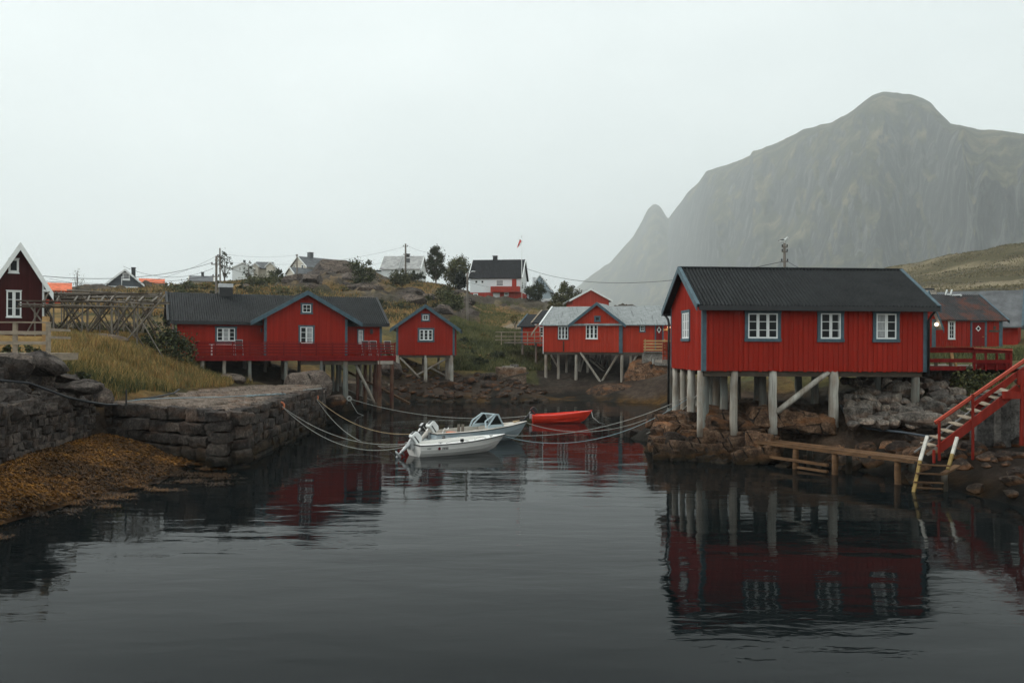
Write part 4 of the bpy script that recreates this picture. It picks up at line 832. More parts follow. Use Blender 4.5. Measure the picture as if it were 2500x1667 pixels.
F = Frame(1236, 90, -4, 836); e = empty('timber_deck', F.w(2, 1, 4), 'fresh timber railed deck on posts beside the slate-roofed cabin', 'deck'); L = F.hit(1325, 836, v=0)[0]; z0 = F.hit(1290, 834.5, v=0)[1]
b = MB(); b.box(-.2, L, -.05, 4, z0-.14, z0, F.w); b.build('floor', GREYWOOD, e); b = MB()
for zz in (z0+.14, z0+.5, z0+.92): b.box(-1.1, L, -.06, -.02, zz, zz+.08, F.w)
b.build('railing', BEIGEWOOD, e)
for px in (1224, 1257, 1288, 1305, 1319):
    x = F.hit(px, 830, v=0)[0]; b = MB(); b.box(x-.05, x+.05, -.018, .08, z0-.3, z0+1.0, F.w); b.build('post', BEIGEWOOD, e)
for px, py in ((1275.5, 854), (1308.5, 884)): pile_at(e, F, px, py, .11, PILEB and PILE, v=.5, zt=z0-.145, name='leg')
# ---- red barn
F, L, z0, zw, rise = px_house(1398, 118, 2, 1486, 8.5, 768, 733, 704.5, 'v', .45, .3)
bn = simple_house('red_barn', 'red barn with white-edged gable rising behind the slate roof', F, L, 8.5, z0-1, zw, rise, 'v', REDH, MIDROOF, WHITE, .45, .3, .2, horiz=True, cat='barn', bw=.2); a, z = F.hit(1434, 709, v=-.1); b = MB(); b.ball(F.w(a, -.15, z-.1), .14); b.build('gable_lamp', WHITE, bn, True)
# ---- white and red house with black roof on the slope
F, L, z0, zw, rise = px_house(1147.5, 160, -9, 1271, 7.4, 747, 678.5, 634.5, 'u', .35, .35)
zs = F.hit(1200, 714, v=0)[1]; e = empty('two_tone_house', F.w(L/2, 4, z0), 'white house with red ground floor, red balcony and black roof', 'house')
gable_wall(F, WHITEW, e, 0, L, 0, 7.4, zs, zw, rise, 'u', .3, .2, horiz=True); gable_roof(F, 'roof', DARKROOF, e, 0, L, 0, 7.4, zw, rise, 'u', .35, .35, .14, .03, .3, WHITE, .2)
b = MB(); b.box(-.05, L+.05, -.05, 7.45, z0-1.5, zs-.003, F.w); b.build('basement_wall', REDH, e)
chimney(F, F.hit(1209, 640, v=3.7)[0], 3.7, zw+rise-.4, F.hit(1209, 626, v=3.7)[1], .75, .7, BLACK, e)
for bx, ss in (((1159, 684, 1167, 692.5), 1), ((1174, 684, 1181.5, 692.5), 1), ((1211, 683, 1229.5, 698.5), 1)): pxwindow(F, 'front', 0, bx, e, sash=ss, rows=1, cw_=.06, case=WHITE, curtain=(0, 1, .15) if ss == 1 and bx[2]-bx[0] > 10 else None)
for bx in ((1155.5, 716.5, 1167, 723.5), (1231, 714.5, 1242, 722)): pxwindow(F, 'front', -.05, bx, e, sash=1, rows=1, cw_=.0, case=WHITE, fw=.16)
f = F.face('front', -.05); a0, zb = F.hit(1204, 742.5, v=-.1); a1, zt = F.hit(1220, 715, v=-.1); b = MB(); fbox(b, f, a0, a1, zb, zt, .01, .08); b.build('door', WHITE, e)
a0, zb = F.hit(1199, 713.5, v=-.7); a1, zt = F.hit(1269, 699.5, v=-.7); b = MB(); b.box(a0, a1, -1.3, -.06, zb, zt, F.w); b.build('balcony', REDH, e)
a0, zb = F.hit(1250, 699, v=0); a1, zt = F.hit(1261, 681, v=0); b = MB(); fbox(b, F.face('front', 0), a0, a1, zb, zt, .03, .09); b.build('balcony_door', REDH, e)
b = MB(); a, z = F.hit(1171, 742, v=-.9); c, z2 = F.hit(1196, 716, v=-.9); b.bar(F.w(a, -.9, z), F.w(c, -.9, z2), .08, .3); b.build('stair', REDH, e)
f = F.face('right', L); 
for vv in (1.6, 4.6): window(f, vv, vv+.9, zs+.9, zs+2.1, e, sash=1, rows=1, cw_=.08, case=WHITE)
# ---- pale blue house right of it
F, L, z0, zw, rise = px_house(1286, 166, -6, 1343, 9, 745, 712, 696, 'v', .5, .35)
e = simple_house('pale_blue_house', 'pale blue gabled house behind the flagpole house', F, L, 9, z0-1, zw, rise, 'v', PALEBLUE, MIDROOF, PALEBLUE, .5, .4, .25)
pxwindow(F, 'front', 0, (1309.5, 717, 1323, 730), e, sash=2, rows=1, cw_=.08, case=WHITE, curtain=(0, 1, .02)); chimney(F, F.hit(1304, 690, v=6)[0], 6, zw+rise-1.2, F.hit(1304, 678.5, v=6)[1], .55, .55, WHITEW, e)
F2 = Frame(1296, 172, -6, 740); L2 = F2.hit(1340, 740, v=0)[0]; gable_wall(F2, PALEBLUE, e, 0, L2, 0, 7, z0, zw+1.2, 2.2, 'v', .25, .16, ('front',)); gable_roof(F2, 'roof', MIDROOF, e, 0, L2, 0, 7, zw+1.2, 2.2, 'v', .5, .35, .12, barge=WHITE, bw=.2)
F, L, z0, zw, rise = px_house(1316, 158, -14, 1339, 3.2, 752, 741, 729, 'u', .3, .2); simple_house('shed', 'tiny red shed with pale roof below the pale blue house', F, L, 3.2, z0-1, zw, rise, 'u', REDH, GREYROOF, WHITE, .3, .2, .2, cat='shed')
# ---- white house with grey roof on the crest
F, L, z0, zw, rise = px_house(931, 182, -5, 1024, 7.2, 688, 656.5, 625.5, 'u', .4, .35)
e = simple_house('white_house', 'white house with plain grey roof behind the tall utility pole', F, L, 7.2, z0-1.5, zw, rise, 'u', WHITEW, GREYROOF, WHITE, .4, .35, .3, horiz=True, corners=False)
for bx in ((940.5, 673, 946.5, 680), (959.5, 673, 965.5, 680), (995, 674, 1007, 684)): pxwindow(F, 'front', 0, bx, e, sash=1, rows=1, cw_=.1, case=WHITE, frame=WHITE, curtain=(0, 1, .3))
b = MB(); q = F.hit(980, 628, v=2.6); q2 = F.hit(972, 655, v=-.3); up = Vector((0, 0, .16))
for s in (0, .45): b.bar(F.w(q[0]+s, 3.3, zw+rise+.1)+up, F.w(q2[0]+s, -.3, zw-.1)+up, .07, .06)
for k in range(9):
    t = k/8; b.bar(F.w(q[0]+(q2[0]-q[0])*t, 3.3-3.6*t, zw+rise+.1-(rise+.2)*t)+up, F.w(q[0]+(q2[0]-q[0])*t+.45, 3.3-3.6*t, zw+rise+.1-(rise+.2)*t)+up, .05, .05)
b.build('roof_ladder', STEEL, e)
chimney(F, F.hit(996, 622, v=3.6)[0], 3.6, zw+rise-.3, F.hit(996, 621, v=3.6)[1], .7, .6, BLACK, e)
b = MB(); q = F.hit(919, 655, v=1); b.box(q[0]-.2, -.02, .6, 3, z0-1, zw-.6, F.w); b.build('bay', WHITEW, e); b = MB(); b.box(q[0]-.6, -.02, .3, 3.3, zw-.6, zw-.35, F.w); b.build('bay_roof', DARKROOF, e)
f = F.face('right', L)
for vv, z1 in ((2.4, 0), (4.2, 0), (3.0, 2.0)): window(f, vv, vv+.8, zw-1.2+z1, zw-.1+z1, e, sash=1, rows=1, cw_=.1, case=WHITE)
# ---- cream house with dark roof and its wings
F = Frame(709.5, 196, -42, 676); L = F.hit(749, 676, v=0)[0]; z0 = F.hit(730, 682, v=0)[1]; W = 8.6
za = F.hit(727.5, 625, v=-.35)[1]; zt_ = F.hit(749, 651, v=-.35)[1]; rise = (za-zt_)*(L/2)/(L/2+.4); zw = za-.12-rise
e = simple_house('cream_house', 'cream house with steep dark roof and square chimney behind the crest boulders', F, L, W, z0-2, zw, rise, 'v', CREAM, MIDROOF, WHITE, .4, .35, .3, horiz=True)
chimney(F, L/2, 3.0, zw+rise-.4, za+.95, .95, .95, MIDROOF, e); pxwindow(F, 'front', 0, (735.5, 646, 741.5, 656), e, sash=1, rows=2, cw_=.1, case=WHITE); pxwindow(F, 'front', 0, (716, 647, 721, 656), e, sash=1, rows=2, cw_=.1, case=WHITE)
def wing(px0, Y, yaw, pxr, W, pyf, pye, pyr, roofm, par, wallm=CREAM, ridge='v'):
    F, L, z0, zw, rise = px_house(px0, Y, yaw, pxr, W, pyf, pye, pyr, ridge, .3, .3); w_ = gable_wall(F, wallm, par, 0, L, 0, W, z0-1.5, zw, rise, ridge, 0, name='wing_wall'); r_ = gable_roof(F, 'wing_roof', roofm, par, 0, L, 0, W, zw, rise, ridge, .3, .3, .12, barge=WHITE, bw=.22)
wing(699, 190, -42, 719, 5.5, 684, 668, 651, MIDROOF, e); wing(786, 192, 20, 822, 6, 678, 666, 655, MIDROOF, e); wing(748, 186, 14, 770, 4.5, 682, 674, 666, MIDROOF, e); wing(752, 193, 8, 800, 5, 682, 664, 655, MIDROOF, e, ridge='u')
# ---- cream garage
F = Frame(862, 178, 34, 684); L = F.hit(913, 684, v=0)[0]; za = F.hit(889.6, 661, v=-.35)[1]; zt_ = F.hit(860, 677.5, v=-.35)[1]; rise = (za-zt_)*(L/2)/(L/2+.4); zw = za-.12-rise; z0 = F.hit(889, 686, v=0)[1]
e = simple_house('cream_garage', 'low cream gabled garage with dark roof left of the white house', F, L, 11, z0-1.5, zw, rise, 'v', CREAM, MIDROOF, WHITE, .4, .35, 0, cat='garage')
# ---- white house and cream neighbour far left on the crest
F, L, z0, zw, rise = px_house(567, 205, 13, 618, 8, 682, 655, 640.5, 'v', .4, .35)
e = simple_house('white_house', 'white two-window gabled house behind thin saplings on the crest', F, L, 8, z0-1.5, zw, rise, 'v', WHITEW, GREYROOF, WHITE, .4, .35, .3, horiz=True)
for bx in ((582, 651.5, 590.5, 663), (600, 652.5, 609, 664), (579, 675, 596, 681)): pxwindow(F, 'front', 0, bx, e, sash=2, rows=1, cw_=.12, case=WHITE, frame=WHITE, curtain=(0, 1, .05))
chimney(F, L/2+.2, 2.4, zw+rise-.3, F.hit(597, 636, v=2)[1], .5, .5, MIDROOF, e)
F, L, z0, zw, rise = px_house(625, 212, 12, 664, 6, 684, 655, 639.5, 'u', .4, .35)
e = simple_house('cream_house', 'cream house with two white gables behind the round crest bush', F, L, 6, z0-1.5, zw, rise, 'u', CREAM, MIDROOF, WHITE, .4, .35, .3, horiz=True); wing(650, 209, 8, 669, 3, 684, 651, 638.5, MIDROOF, e); wing(616, 209, 8, 630, 3, 684, 651, 640.5, MIDROOF, e)
# ---- low grey roofed house
F, L, z0, zw, rise = px_house(464, 168, 18, 518, 6, 694, 686, 673.5, 'u', .4, .3); e = simple_house('low_house', 'low house with grey roof just showing over the heath', F, L, 6, z0-2, zw, rise, 'u', CREAM, MIDROOF, CREAM, .4, .3, 0)
chimney(F, L*.55, 3, zw+rise-.3, zw+rise+.75, .5, .5, BLACK, e)
# ---- dark grey gabled house
F, L, z0, zw, rise = px_house(266, 142, 20, 344, 9, 702, 694, 656.5, 'v', .5, .45)
e = simple_house('dark_grey_house', 'dark grey board house with white gable edges and black chimney', F, L, 9, z0-3, zw, rise, 'v', GREYWALL, GREYROOF, WHITE, .5, .45, .22, bw=.3, sides=('front',))
pxwindow(F, 'front', 0, (299, 666, 317.5, 684), e, sash=1, rows=1, cw_=.0, case=WHITE, fw=.2, curtain=(0, 1, 0)); chimney(F, F.hit(326, 660, v=2.5)[0], 2.5, zw, F.hit(326, 654.5, v=2.5)[1], .6, .6, BLACK, e)
b = MB(); a, z = F.hit(297, 690, v=-.05); b.tube([F.w(a, -.08, z-2), F.w(a, -.08, z+1)], .07, 6); b.build('downpipe', WHITE, e); b = MB(); a, z = F.hit(262, 698, v=-.3); b.box(a-.5, a+4.5, -.5, -.1, z-.25, z, F.w); b.build('eave_box', WHITE, e)
# ---- orange and red tiled roofs
F, L, z0, zw, rise = px_house(343, 155, 21, 397, 7, 700, 690, 680.5, 'u', .3, .3); simple_house('orange_roofed_house', 'house whose orange tiled roof shows beside the dark grey gable', F, L, 7, z0-2, zw, rise, 'u', WHITEW, ORANGEROOF, ORANGEROOF, .3, .3, 0)
F, L, z0, zw, rise = px_house(86, 112, 26, 166, 8, 735, 708, 690, 'u', .3, .4); simple_house('red_roofed_house', 'house with salmon red roof peeping out beside the maroon house', F, L, 8, z0-2, zw, rise, 'u', REDH, ORANGEROOF, ORANGEROOF, .3, .4, 0)
# ================================================================== red houses on the right
F = Frame(2352, 66, 8, 852); L = F.hit(2446, 852, v=0)[0]; W = 6.0; z0 = F.hit(2400, 852, v=0)[1]; oe = .3
ze = F.hit(2420, 781.5, v=-oe)[1]; zr = F.hit(2470, 721, v=W/2)[1]; rise = (zr-ze)*(W/2)/(W/2+oe); zw = ze-.08+oe*rise/(W/2)
F.o = F.o-F.U*6.5; L += 6.5
e = simple_house('rust_roofed_house', 'red house with rusty black roof and diamond-window door behind the deck railing', F, L, W, z0-.3, zw, rise, 'u', RED, RUSTROOF, BLUE, oe, .35, .18, bw=.22, corr=.02, t=.08)
corner_board(F, L, 0, z0, zw, BLUE, e, .26, -1, 1)
f = F.face('front', 0); a0, zb = F.hit(2372, 849, v=0); a1, zt = F.hit(2403, 787.5, v=0); b = MB(); fbox(b, f, a0, a1, zb, zt, .024, .06); dr = b.build('door', DECKRED, e)
b = MB(); fbox(b, f, a0-.13, a0-.002, zb, zt+.02, .024, .08); fbox(b, f, a1+.002, a1+.16, zb, zt+.02, .024, .08); fbox(b, f, a0-.13, a1+.16, zt+.022, zt+.16, .024, .08); b.build('frame', BLUE, dr)
am, zm = F.hit(2387, 802, v=0)
for r, mt, dd, nm in ((.22, WHITE, .068, 'door_window'), (.13, GLASS, .075, 'pane')):
    b = MB(); b.add([f(am, zm-r, dd), f(am+r, zm, dd), f(am, zm+r, dd), f(am-r, zm, dd)], [(0,1,2,3)]); b.build(nm, mt, dr)
a, z = F.hit(2400, 822, v=0); b = MB(); b.bar(f(a-.12, z, .1), f(a+.02, z, .1), .03, .03); b.build('handle', NEWWOOD, dr)
am, zm = F.hit(2427, 808, v=0); b = MB(); fbox(b, f, am-.42, am+.42, zm-.08, zm+.07, .03, .07); fbox(b, f, am-.08, am+.1, zm+.12, zm+.36, .03, .07); b.build('name_board', RACKWOOD, e)
f = F.face('right', L); window(f, 2.3, 3.1, z0+.7, z0+1.9, e, sash=1, rows=3, cols=2, cw_=.06, case=BLUE); window(f, 2.5, 3.2, zw+.3, zw+1.0, e, sash=1, rows=1, cw_=.06, case=WHITE, curtain=(0, 1, 0))
pxwindow(F, 'front', 0, (2314, 783, 2331, 829), e, sash=1, rows=4, cols=2, cw_=.05, case=WHITE, fw=.07)
# left wing with its own gable toward the water
F2 = Frame(2232, 62, 14, 852); L2 = F2.hit(2283, 852, v=0)[0]; ze2 = F2.hit(2292, 782, v=-.4)[1]; zr2 = ze2+2.1
F2.o = F2.o+F2.U*0; rise2 = 1.8; zw2 = ze2+.1
gable_wall(F2, RED, e, 0, L2, 0, 7.5, z0-.3, zw2, rise2, 'v', .18, .11); gable_roof(F2, 'roof', GREYROOF, e, 0, L2, 0, 7.5, zw2, rise2, 'v', .35, .4, .08, barge=BLUE, bw=.26, barge_ends=(1, 0)); corner_board(F2, L2, 0, z0, zw2, BLUE, e, .3, -1, 1)
f = F2.face('right', L2); window(f, 2.3, 3.9, z0+.55, z0+1.9, e, sash=2, rows=4, cw_=.06, case=WHITE)
b = MB(); q = F2.w(L2-.1, -.25, F2.hit(2287.5, 792, v=-.2)[1]); b.ball(q, .13, 12, 8); lp = b.build('wall_lamp', LAMPGLOW, e, True); b = MB(); b.bar(q+Vector((0, .06, .13)), q+Vector((0, .25, .18)), .05, .05); b.build('bracket', BLACK, lp)
q = P(2266, 715, 70); b = MB(); b.box(q.x-.5, q.x+.5, q.y-.4, q.y+.4, zw2+.5, P(2266, 709, 70).z); c = b.build('chimney', CONCRETE, e); b = MB(); b.box(q.x-.35, q.x+.35, q.y-.3, q.y+.3, P(2266, 708.8, 70).z, P(2266, 704, 70).z); b.build('chimney_cap', BLACK, c)
# white ladder frames on the ridge
b = MB(); Y = 69
for (x0, y0, x1, y1) in ((2307, 727, 2312, 707), (2319, 727, 2324, 707), (2308.5, 719, 2322, 719), (2324, 721, 2346, 719.5), (2324, 726.5, 2344, 726.5), (2344, 726.5, 2347, 719.5)): b.bar(P(x0, y0, Y), P(x1, y1, Y), .09, .09)
b.build('roof_ladder', WHITE, e)
# second red house behind, blue edged gable
F, L, z0, zw, rise = px_house(2404, 84, 10, 2442, 9, 850, 727, 712, 'v', .5, .4); e = simple_house('blue_gabled_house', 'red house behind the rusty roof, its blue gable peak just showing', F, L, 9, z0-.3, zw, rise, 'v', RED, GREYROOF, BLUE, .6, .4, .2, bw=.3)
F = Frame(2484, 74, 58, 850); z0 = P(2490, 850, 74).z; e = simple_house('dark_red_house', 'dark red house with grey roof cut by the right edge', F, 5, 9, z0-.3, z0+2.2, 2.6, 'v', RED, MIDROOF, BLUE, .5, .4, .2, bw=.3)
# ================================================================== boats
def boat_hull(par, M, L, B, D, sheer_rise, hullmat, linermat, strakes=5, rub=BLACK, foredeck=0.80, rake=0.55, side_w=0.12, floor=0.05, bow_deck=0.0, transom_rake=0.10):
    """clinker hull: x from the transom to the stem, waterline at z=0"""
    ns, nr = 36, strakes*4
    def bm_(t): return B/2*(0.80+0.20*math.sin(min(t/0.45, 1)*math.pi/2))*(1-max(0, (t-0.45)/0.55)**2.4)
    def sheer(t): return D+sheer_rise*t**2.0
    def keel(t): return -0.16+max(0, (t-0.72)/0.28)**1.7*(D*0.30+0.12)
    def xx(t, s): return L*t+rake*max(0, (t-0.55)/0.45)**2*s-transom_rake*(1-min(t*6, 1))*s
    V = []; Fc = []
    for i in range(ns+1):
        t = i/ns; b = max(bm_(t), 0.012); k = keel(t); sh = sheer(t); row = []
        for j in range(nr+1):
            s = j/nr; w_ = math.sin(min(1, s*1.0)*math.pi/2)**(0.62+0.5*max(0, (t-.4)/.6)); zz = k+(sh-k)*(s**1.25)
            lap = 0.014*((j % 4)/4.0) if j < nr else 0
            row.append((xx(t, s), (b*w_+lap*(0.3 if t > 0.97 else 1)), zz))
        V.append(row)
    vs = []; idx = {}
    for sgn in (1, -1):
        for i in range(ns+1):
            for j in range(nr+1):
                idx[(sgn, i, j)] = len(vs); x, y, z = V[i][j]; vs.append((x, sgn*y, z))
    for sgn in (1, -1):
        for i in range(ns):
            for j in range(nr):
                q = [idx[(sgn, i, j)], idx[(sgn, i+1, j)], idx[(sgn, i+1, j+1)], idx[(sgn, i, j+1)]]; Fc.append(q if sgn < 0 else q[::-1])
    for j in range(nr): Fc.append([idx[(1, 0, j)], idx[(-1, 0, j)], idx[(-1, 0, j+1)], idx[(1, 0, j+1)]])
    hm = MB(M).add(vs, Fc).build('hull', hullmat, par)
    # gunwale, side decks, cockpit liner
    d = MB(M); out, inn, flo = [], [], []
    for i in range(ns+1):
        t = i/ns; b = max(bm_(t), .012); sh = sheer(t); x = xx(t, 1); out.append((x, b+.015, sh+.012))
        ib = max(b-side_w, 0.0) if t < foredeck else 0.0
        if t < 0.035: ib = 0.0
        inn.append((x, ib, sh+.03)); flo.append((x, max(ib-.04, 0), floor+ (sh-floor)*max(0, (t-.62)/.4)**2*.6))
    for sgn in (1, -1):
        o = [(x, sgn*y, z) for x, y, z in out]; n_ = [(x, sgn*y, z) for x, y, z in inn]; f_ = [(x, sgn*y, z) for x, y, z in flo]
        for i in range(ns):
            d.add([o[i], o[i+1], n_[i+1], n_[i]], [(0, 1, 2, 3)])
            if inn[i][1] > 0 or inn[i+1][1] > 0: d.add([n_[i], n_[i+1], f_[i+1], f_[i]], [(0, 1, 2, 3)]); d.add([f_[i], f_[i+1], (f_[i+1][0], 0, f_[i+1][2]), (f_[i][0], 0, f_[i][2])], [(0, 1, 2, 3)])
    iks = [i for i in range(ns+1) if inn[i][1] > 0]
    for ik in (iks[0], iks[-1]):
        d.add([(inn[ik][0], inn[ik][1], inn[ik][2]), (inn[ik][0], -inn[ik][1], inn[ik][2]), (flo[ik][0], -flo[ik][1], flo[ik][2]), (flo[ik][0], flo[ik][1], flo[ik][2])], [(0, 1, 2, 3)])
    d.build('deck', linermat, par)
    if rub is not None:
        for sgn in (1, -1): MB(M).tube([(x+.01, sgn*(y+.012), z-.02) for x, y, z in out], .022, 6).build('rubbing_strake', rub, hm, True)
        MB(M).tube([(out[0][0]-.012, y*out[0][1], out[0][2]-.02) for y in (-1, -.5, 0, .5, 1)], .022, 6).build('rubbing_strake', rub, hm, True)
    for k, t in enumerate((0.34, 0.60)):
        i = int(t*ns); b = max(inn[i][1], .1); zt = sheer(t)-.16; m = MB(M); m.box(xx(t, 1)-.14, xx(t, 1)+.14, -b-.02, b+.02, zt-.04, zt); m.build('thwart', linermat, par)
    return dict(bm=bm_, sheer=sheer, xx=xx, M=M, hull=hm)
def outboard(par, M, at, tilt, cowl, leg, size=1.0, band=BLACK):
    """tilted outboard: pivot at the transom top; local: x aft, z up before tilting"""
    T = M @ Matrix.Translation(at) @ Matrix.Rotation(tilt, 4, 'Y') @ Matrix.Scale(size, 4)
    b = MB(T); pr = [(-.25, .10, .17), (.16, .10, .16), (.22, .17, .17), (.18, .44, .15), (.06, .52, .11), (-.22, .50, .12), (-.30, .40, .15), (-.30, .18, .17)]
    vs = [(x, y*s_, z) for s_ in (-1, 1) for x, z, y in [(p[0], p[1], p[2]) for p in pr]]; n = 8
    b.add(vs, [list(range(n))[::-1], [n+i for i in range(n)]]+[[i, (i+1) % n, n+(i+1) % n, n+i] for i in range(n)])
    o = b.build('outboard_motor', cowl, par, False, 0.035*size)
    b = MB(T); b.add([(-.302, -.10, .2), (-.302, .10, .2), (-.302, .10, .42), (-.302, -.10, .42)], [(0, 1, 2, 3)])
    for s_ in (-1, 1): b.add([(-.2, s_*.176, .20), (.17, s_*.176, .20), (.17, s_*.176, .25), (-.2, s_*.176, .25)], [(0, 1, 2, 3)])
    b.build('cowl_band', band, o)
    b = MB(T); b.tube([(-.02, 0, .12), (-.02, 0, -.35), (.0, 0, -.62), (.02, 0, -.78)], [.13, .085, .06, .055], 10); b.tube([(-.22, 0, -.80), (-.1, 0, -.81), (.12, 0, -.80), (.24, 0, -.79)], [.02, .06, .06, .03], 10)
    b.add([(-.05, -.012, -.82), (.14, -.012, -.82), (.10, -.012, -1.0), (.0, -.012, -.98), (-.05, .012, -.82), (.14, .012, -.82), (.10, .012, -1.0), (.0, .012, -.98)], [(0,1,2,3), (7,6,5,4), (0,4,5,1), (1,5,6,2), (2,6,7,3), (3,7,4,0)])
    b.add([(-.1, -.12, -.60), (.22, -.1, -.60), (.22, .1, -.60), (-.1, .12, -.60)], [(0, 1, 2, 3)]); b.build('motor_leg', leg, o, True)
    b = MB(T)
    for k in range(3):
        a = 2*math.pi*k/3; d = Vector((0, math.cos(a), math.sin(a))); e = Vector((0, -math.sin(a), math.cos(a))); c = Vector((.26, 0, -.79))
        b.add([c+d*.02-e*.02, c+d*.09-e*.055+Vector((.03, 0, 0)), c+d*.13, c+d*.09+e*.055-Vector((.03, 0, 0)), c+d*.02+e*.02], [(0, 1, 2, 3, 4)])
    b.build('propeller', BLACK, o)
    b = MB(M @ Matrix.Translation(at)); b.box(-.10, .06, -.13, .13, -.28, .02); b.bar((-.1, 0, 0), (-.02, 0, .14), .12, .1); b.build('bracket', STEEL, o)
    return o

def place_boat(label, st, bw):
    a, b = onz(*st), onz(*bw); d = b-a; e = empty('motorboat', a, label, 'boat')
    return e, Matrix.Translation(a) @ Matrix.Rotation(math.atan2(d.y, d.x), 4, 'Z'), d.length
# white boat
e, M, Lw = place_boat('white open motorboat with tilted white outboard and black rubbing strip', (1013, 1113), (1203, 1100))
H = boat_hull(e, M, Lw, 1.72, .50, .20, WHITEGEL, WHITEGEL, rake=.62, side_w=.2, floor=.12, foredeck=.78)
MW = M
for t0, t1 in ((.28, .56), (.64, .78)):
    for s in (1, -1):
        q = [(H['xx'](t, 1), s*(H['bm'](t)-.1), H['sheer'](t)+(.10 if 0 < k < 4 else .03)) for k, t in enumerate([t0+(t1-t0)*i/4 for i in range(5)])]
        b = MB(M); b.tube(q, .013, 6); b.build('grab_rail', STEEL, e, True)
for t in (.47,):
    for s in (1, -1): b = MB(M); b.box(H['xx'](t, 1)-.07, H['xx'](t, 1)+.07, s*(H['bm'](t)-.06)-.05, s*(H['bm'](t)-.06)+.05, H['sheer'](t)+.03, H['sheer'](t)+.15); b.build('rowlock', BLACK, e, bevel=.02)
for t, s in ((.22, 1), (.85, -1), (.22, -1)):
    b = MB(M); c = Vector((H['xx'](t, 1), s*(H['bm'](t)-.14), H['sheer'](t)+.07)); b.bar(c-Vector((.09, 0, 0)), c+Vector((.09, 0, 0)), .03, .03); b.bar(c-Vector((0, 0, .045)), c, .04, .04); b.build('cleat', STEEL, e)
def on_hull(t, s): # near side (y<0) surface point
    b = H['bm'](t); k = -.16; sh = H['sheer'](t); return Vector((H['xx'](t, s), -(b*math.sin(s*math.pi/2)**.62)-.022, k+(sh-k)*s**1.25))
c = on_hull(.19, .8); b = MB(M); b.add([c+Vector((math.cos(a)*.062, -.003, math.sin(a)*.062)) for a in [2*math.pi*i/20 for i in range(20)]], [list(range(20))]); b.build('round_emblem', plain('dark_red_emblem', (.12, .006, .012), .5), e)
b = MB(M)
for z, segs in ((.83, ((.225, .295),)), (.77, ((.225, .233), (.241, .254), (.262, .298))), (.83, ((.065, .105),))):
    for t0, t1 in segs:
        n = max(2, int((t1-t0)/.006))
        for i in range(n):
            a_ = on_hull(t0+(t1-t0)*i/n, z); b_ = on_hull(t0+(t1-t0)*(i+.72)/n, z); hh_ = .017 if i % 3 else .024; dv = Vector((0, -.004, 0)); b.add([a_+dv-Vector((0, 0, hh_)), b_+dv-Vector((0, 0, hh_)), b_+dv+Vector((0, 0, .016)), a_+dv+Vector((0, 0, .016))], [(0, 1, 2, 3)])
b.build('hull_lettering', BLACK, e)
outboard(e, M, (-.16, 0, .56), R_(52), WHITE, STEEL, .95, BLACK)
# pale blue boat with a small wheelhouse screen
e, M, Lb = place_boat('pale blue motorboat with windscreen cuddy and two tilted outboards', (1048, 1087), (1262, 1071))
H = boat_hull(e, M, Lb, 1.95, .58, .26, BLUEGEL, LINER, rake=.62, side_w=.13, floor=.1, foredeck=.66, rub=BLACK); MBL = M
xs = lambda t: H['xx'](t, 1); sh = H['sheer']
def scr(x, y, z): return Vector((x, y, z))
x0, x1, x2, x3 = xs(.545), xs(.60), xs(.685), xs(.735); z0 = sh(.6)+.03; zt = z0+.62; yb, ytp = .66, .52
fr = MB(M)
for s in (1, -1):
    fr.bar(scr(x0-.05, s*yb, z0), scr(x0, s*ytp, z0+.30), .06, .06); fr.bar(scr(x0, s*ytp, z0+.30), scr(x1+.28, s*ytp, zt), .055, .05); fr.bar(scr(x1+.28, s*ytp, zt), scr(x2, s*ytp, zt-.02), .055, .05); fr.bar(scr(x2, s*ytp, zt-.02), scr(x3, s*yb*.86, z0), .06, .06)
    fr.hexa([scr(x0+.05, s*yb, z0-.03), scr(x3, s*yb*.86, z0-.03), scr(x3, s*(yb*.86-.03), z0-.03), scr(x0+.05, s*(yb-.03), z0-.03), scr(x0+.1, s*(yb-.04), z0+.13), scr(x3-.06, s*(yb*.84), z0+.13), scr(x3-.06, s*(yb*.84-.03), z0+.13), scr(x0+.1, s*(yb-.07), z0+.13)])
    fr.bar(scr(x0+.13, s*(yb-.03), z0+.1), scr(x1+.33, s*ytp, zt-.02), .05, .05)
fr.bar(scr(x1+.28, -ytp, zt), scr(x1+.28, ytp, zt), .055, .05); fr.bar(scr(x2, -ytp, zt-.02), scr(x2, ytp, zt-.02), .055, .05); fr.bar(scr(x3, -yb*.86, z0), scr(x3, yb*.86, z0), .06, .08); fr.bar(scr(x2, 0, zt-.02), scr(x3, 0, z0), .04, .04)
ws = fr.build('windscreen_frame', BLUEGEL, e)
for s in (1, -1):
    g = MB(M); g.add([scr(x0+.2, s*(yb-.07), z0+.13), scr(x3-.1, s*(yb*.84-.01), z0+.13), scr(x2-.02, s*(ytp-.02), zt-.08), scr(x1+.34, s*(ytp-.02), zt-.08)], [(0, 1, 2, 3)]); g.build('pane', GLASS, ws)
g = MB(M); g.add([scr(x2+.01, -ytp+.03, zt-.05), scr(x2+.01, ytp-.03, zt-.05), scr(x3-.01, yb*.8, z0+.05), scr(x3-.01, -yb*.8, z0+.05)], [(0, 1, 2, 3)]); g.build('pane', plain('hazy_screen', (.42, .47, .49), .15, .5), ws)
b = MB(M); b.box(x3+.02, xs(.97), -.05, .05, sh(.8)+.04, sh(.8)+.05); b.tube([(xs(.90), 0, sh(.9)+.03), (xs(.90), .14, sh(.9)+.07), (xs(.94), .02, sh(.94)+.09), (xs(.88), -.12, sh(.9)+.06)], .03, 6); b.build('bow_rope_coil', ROPET, e, True)
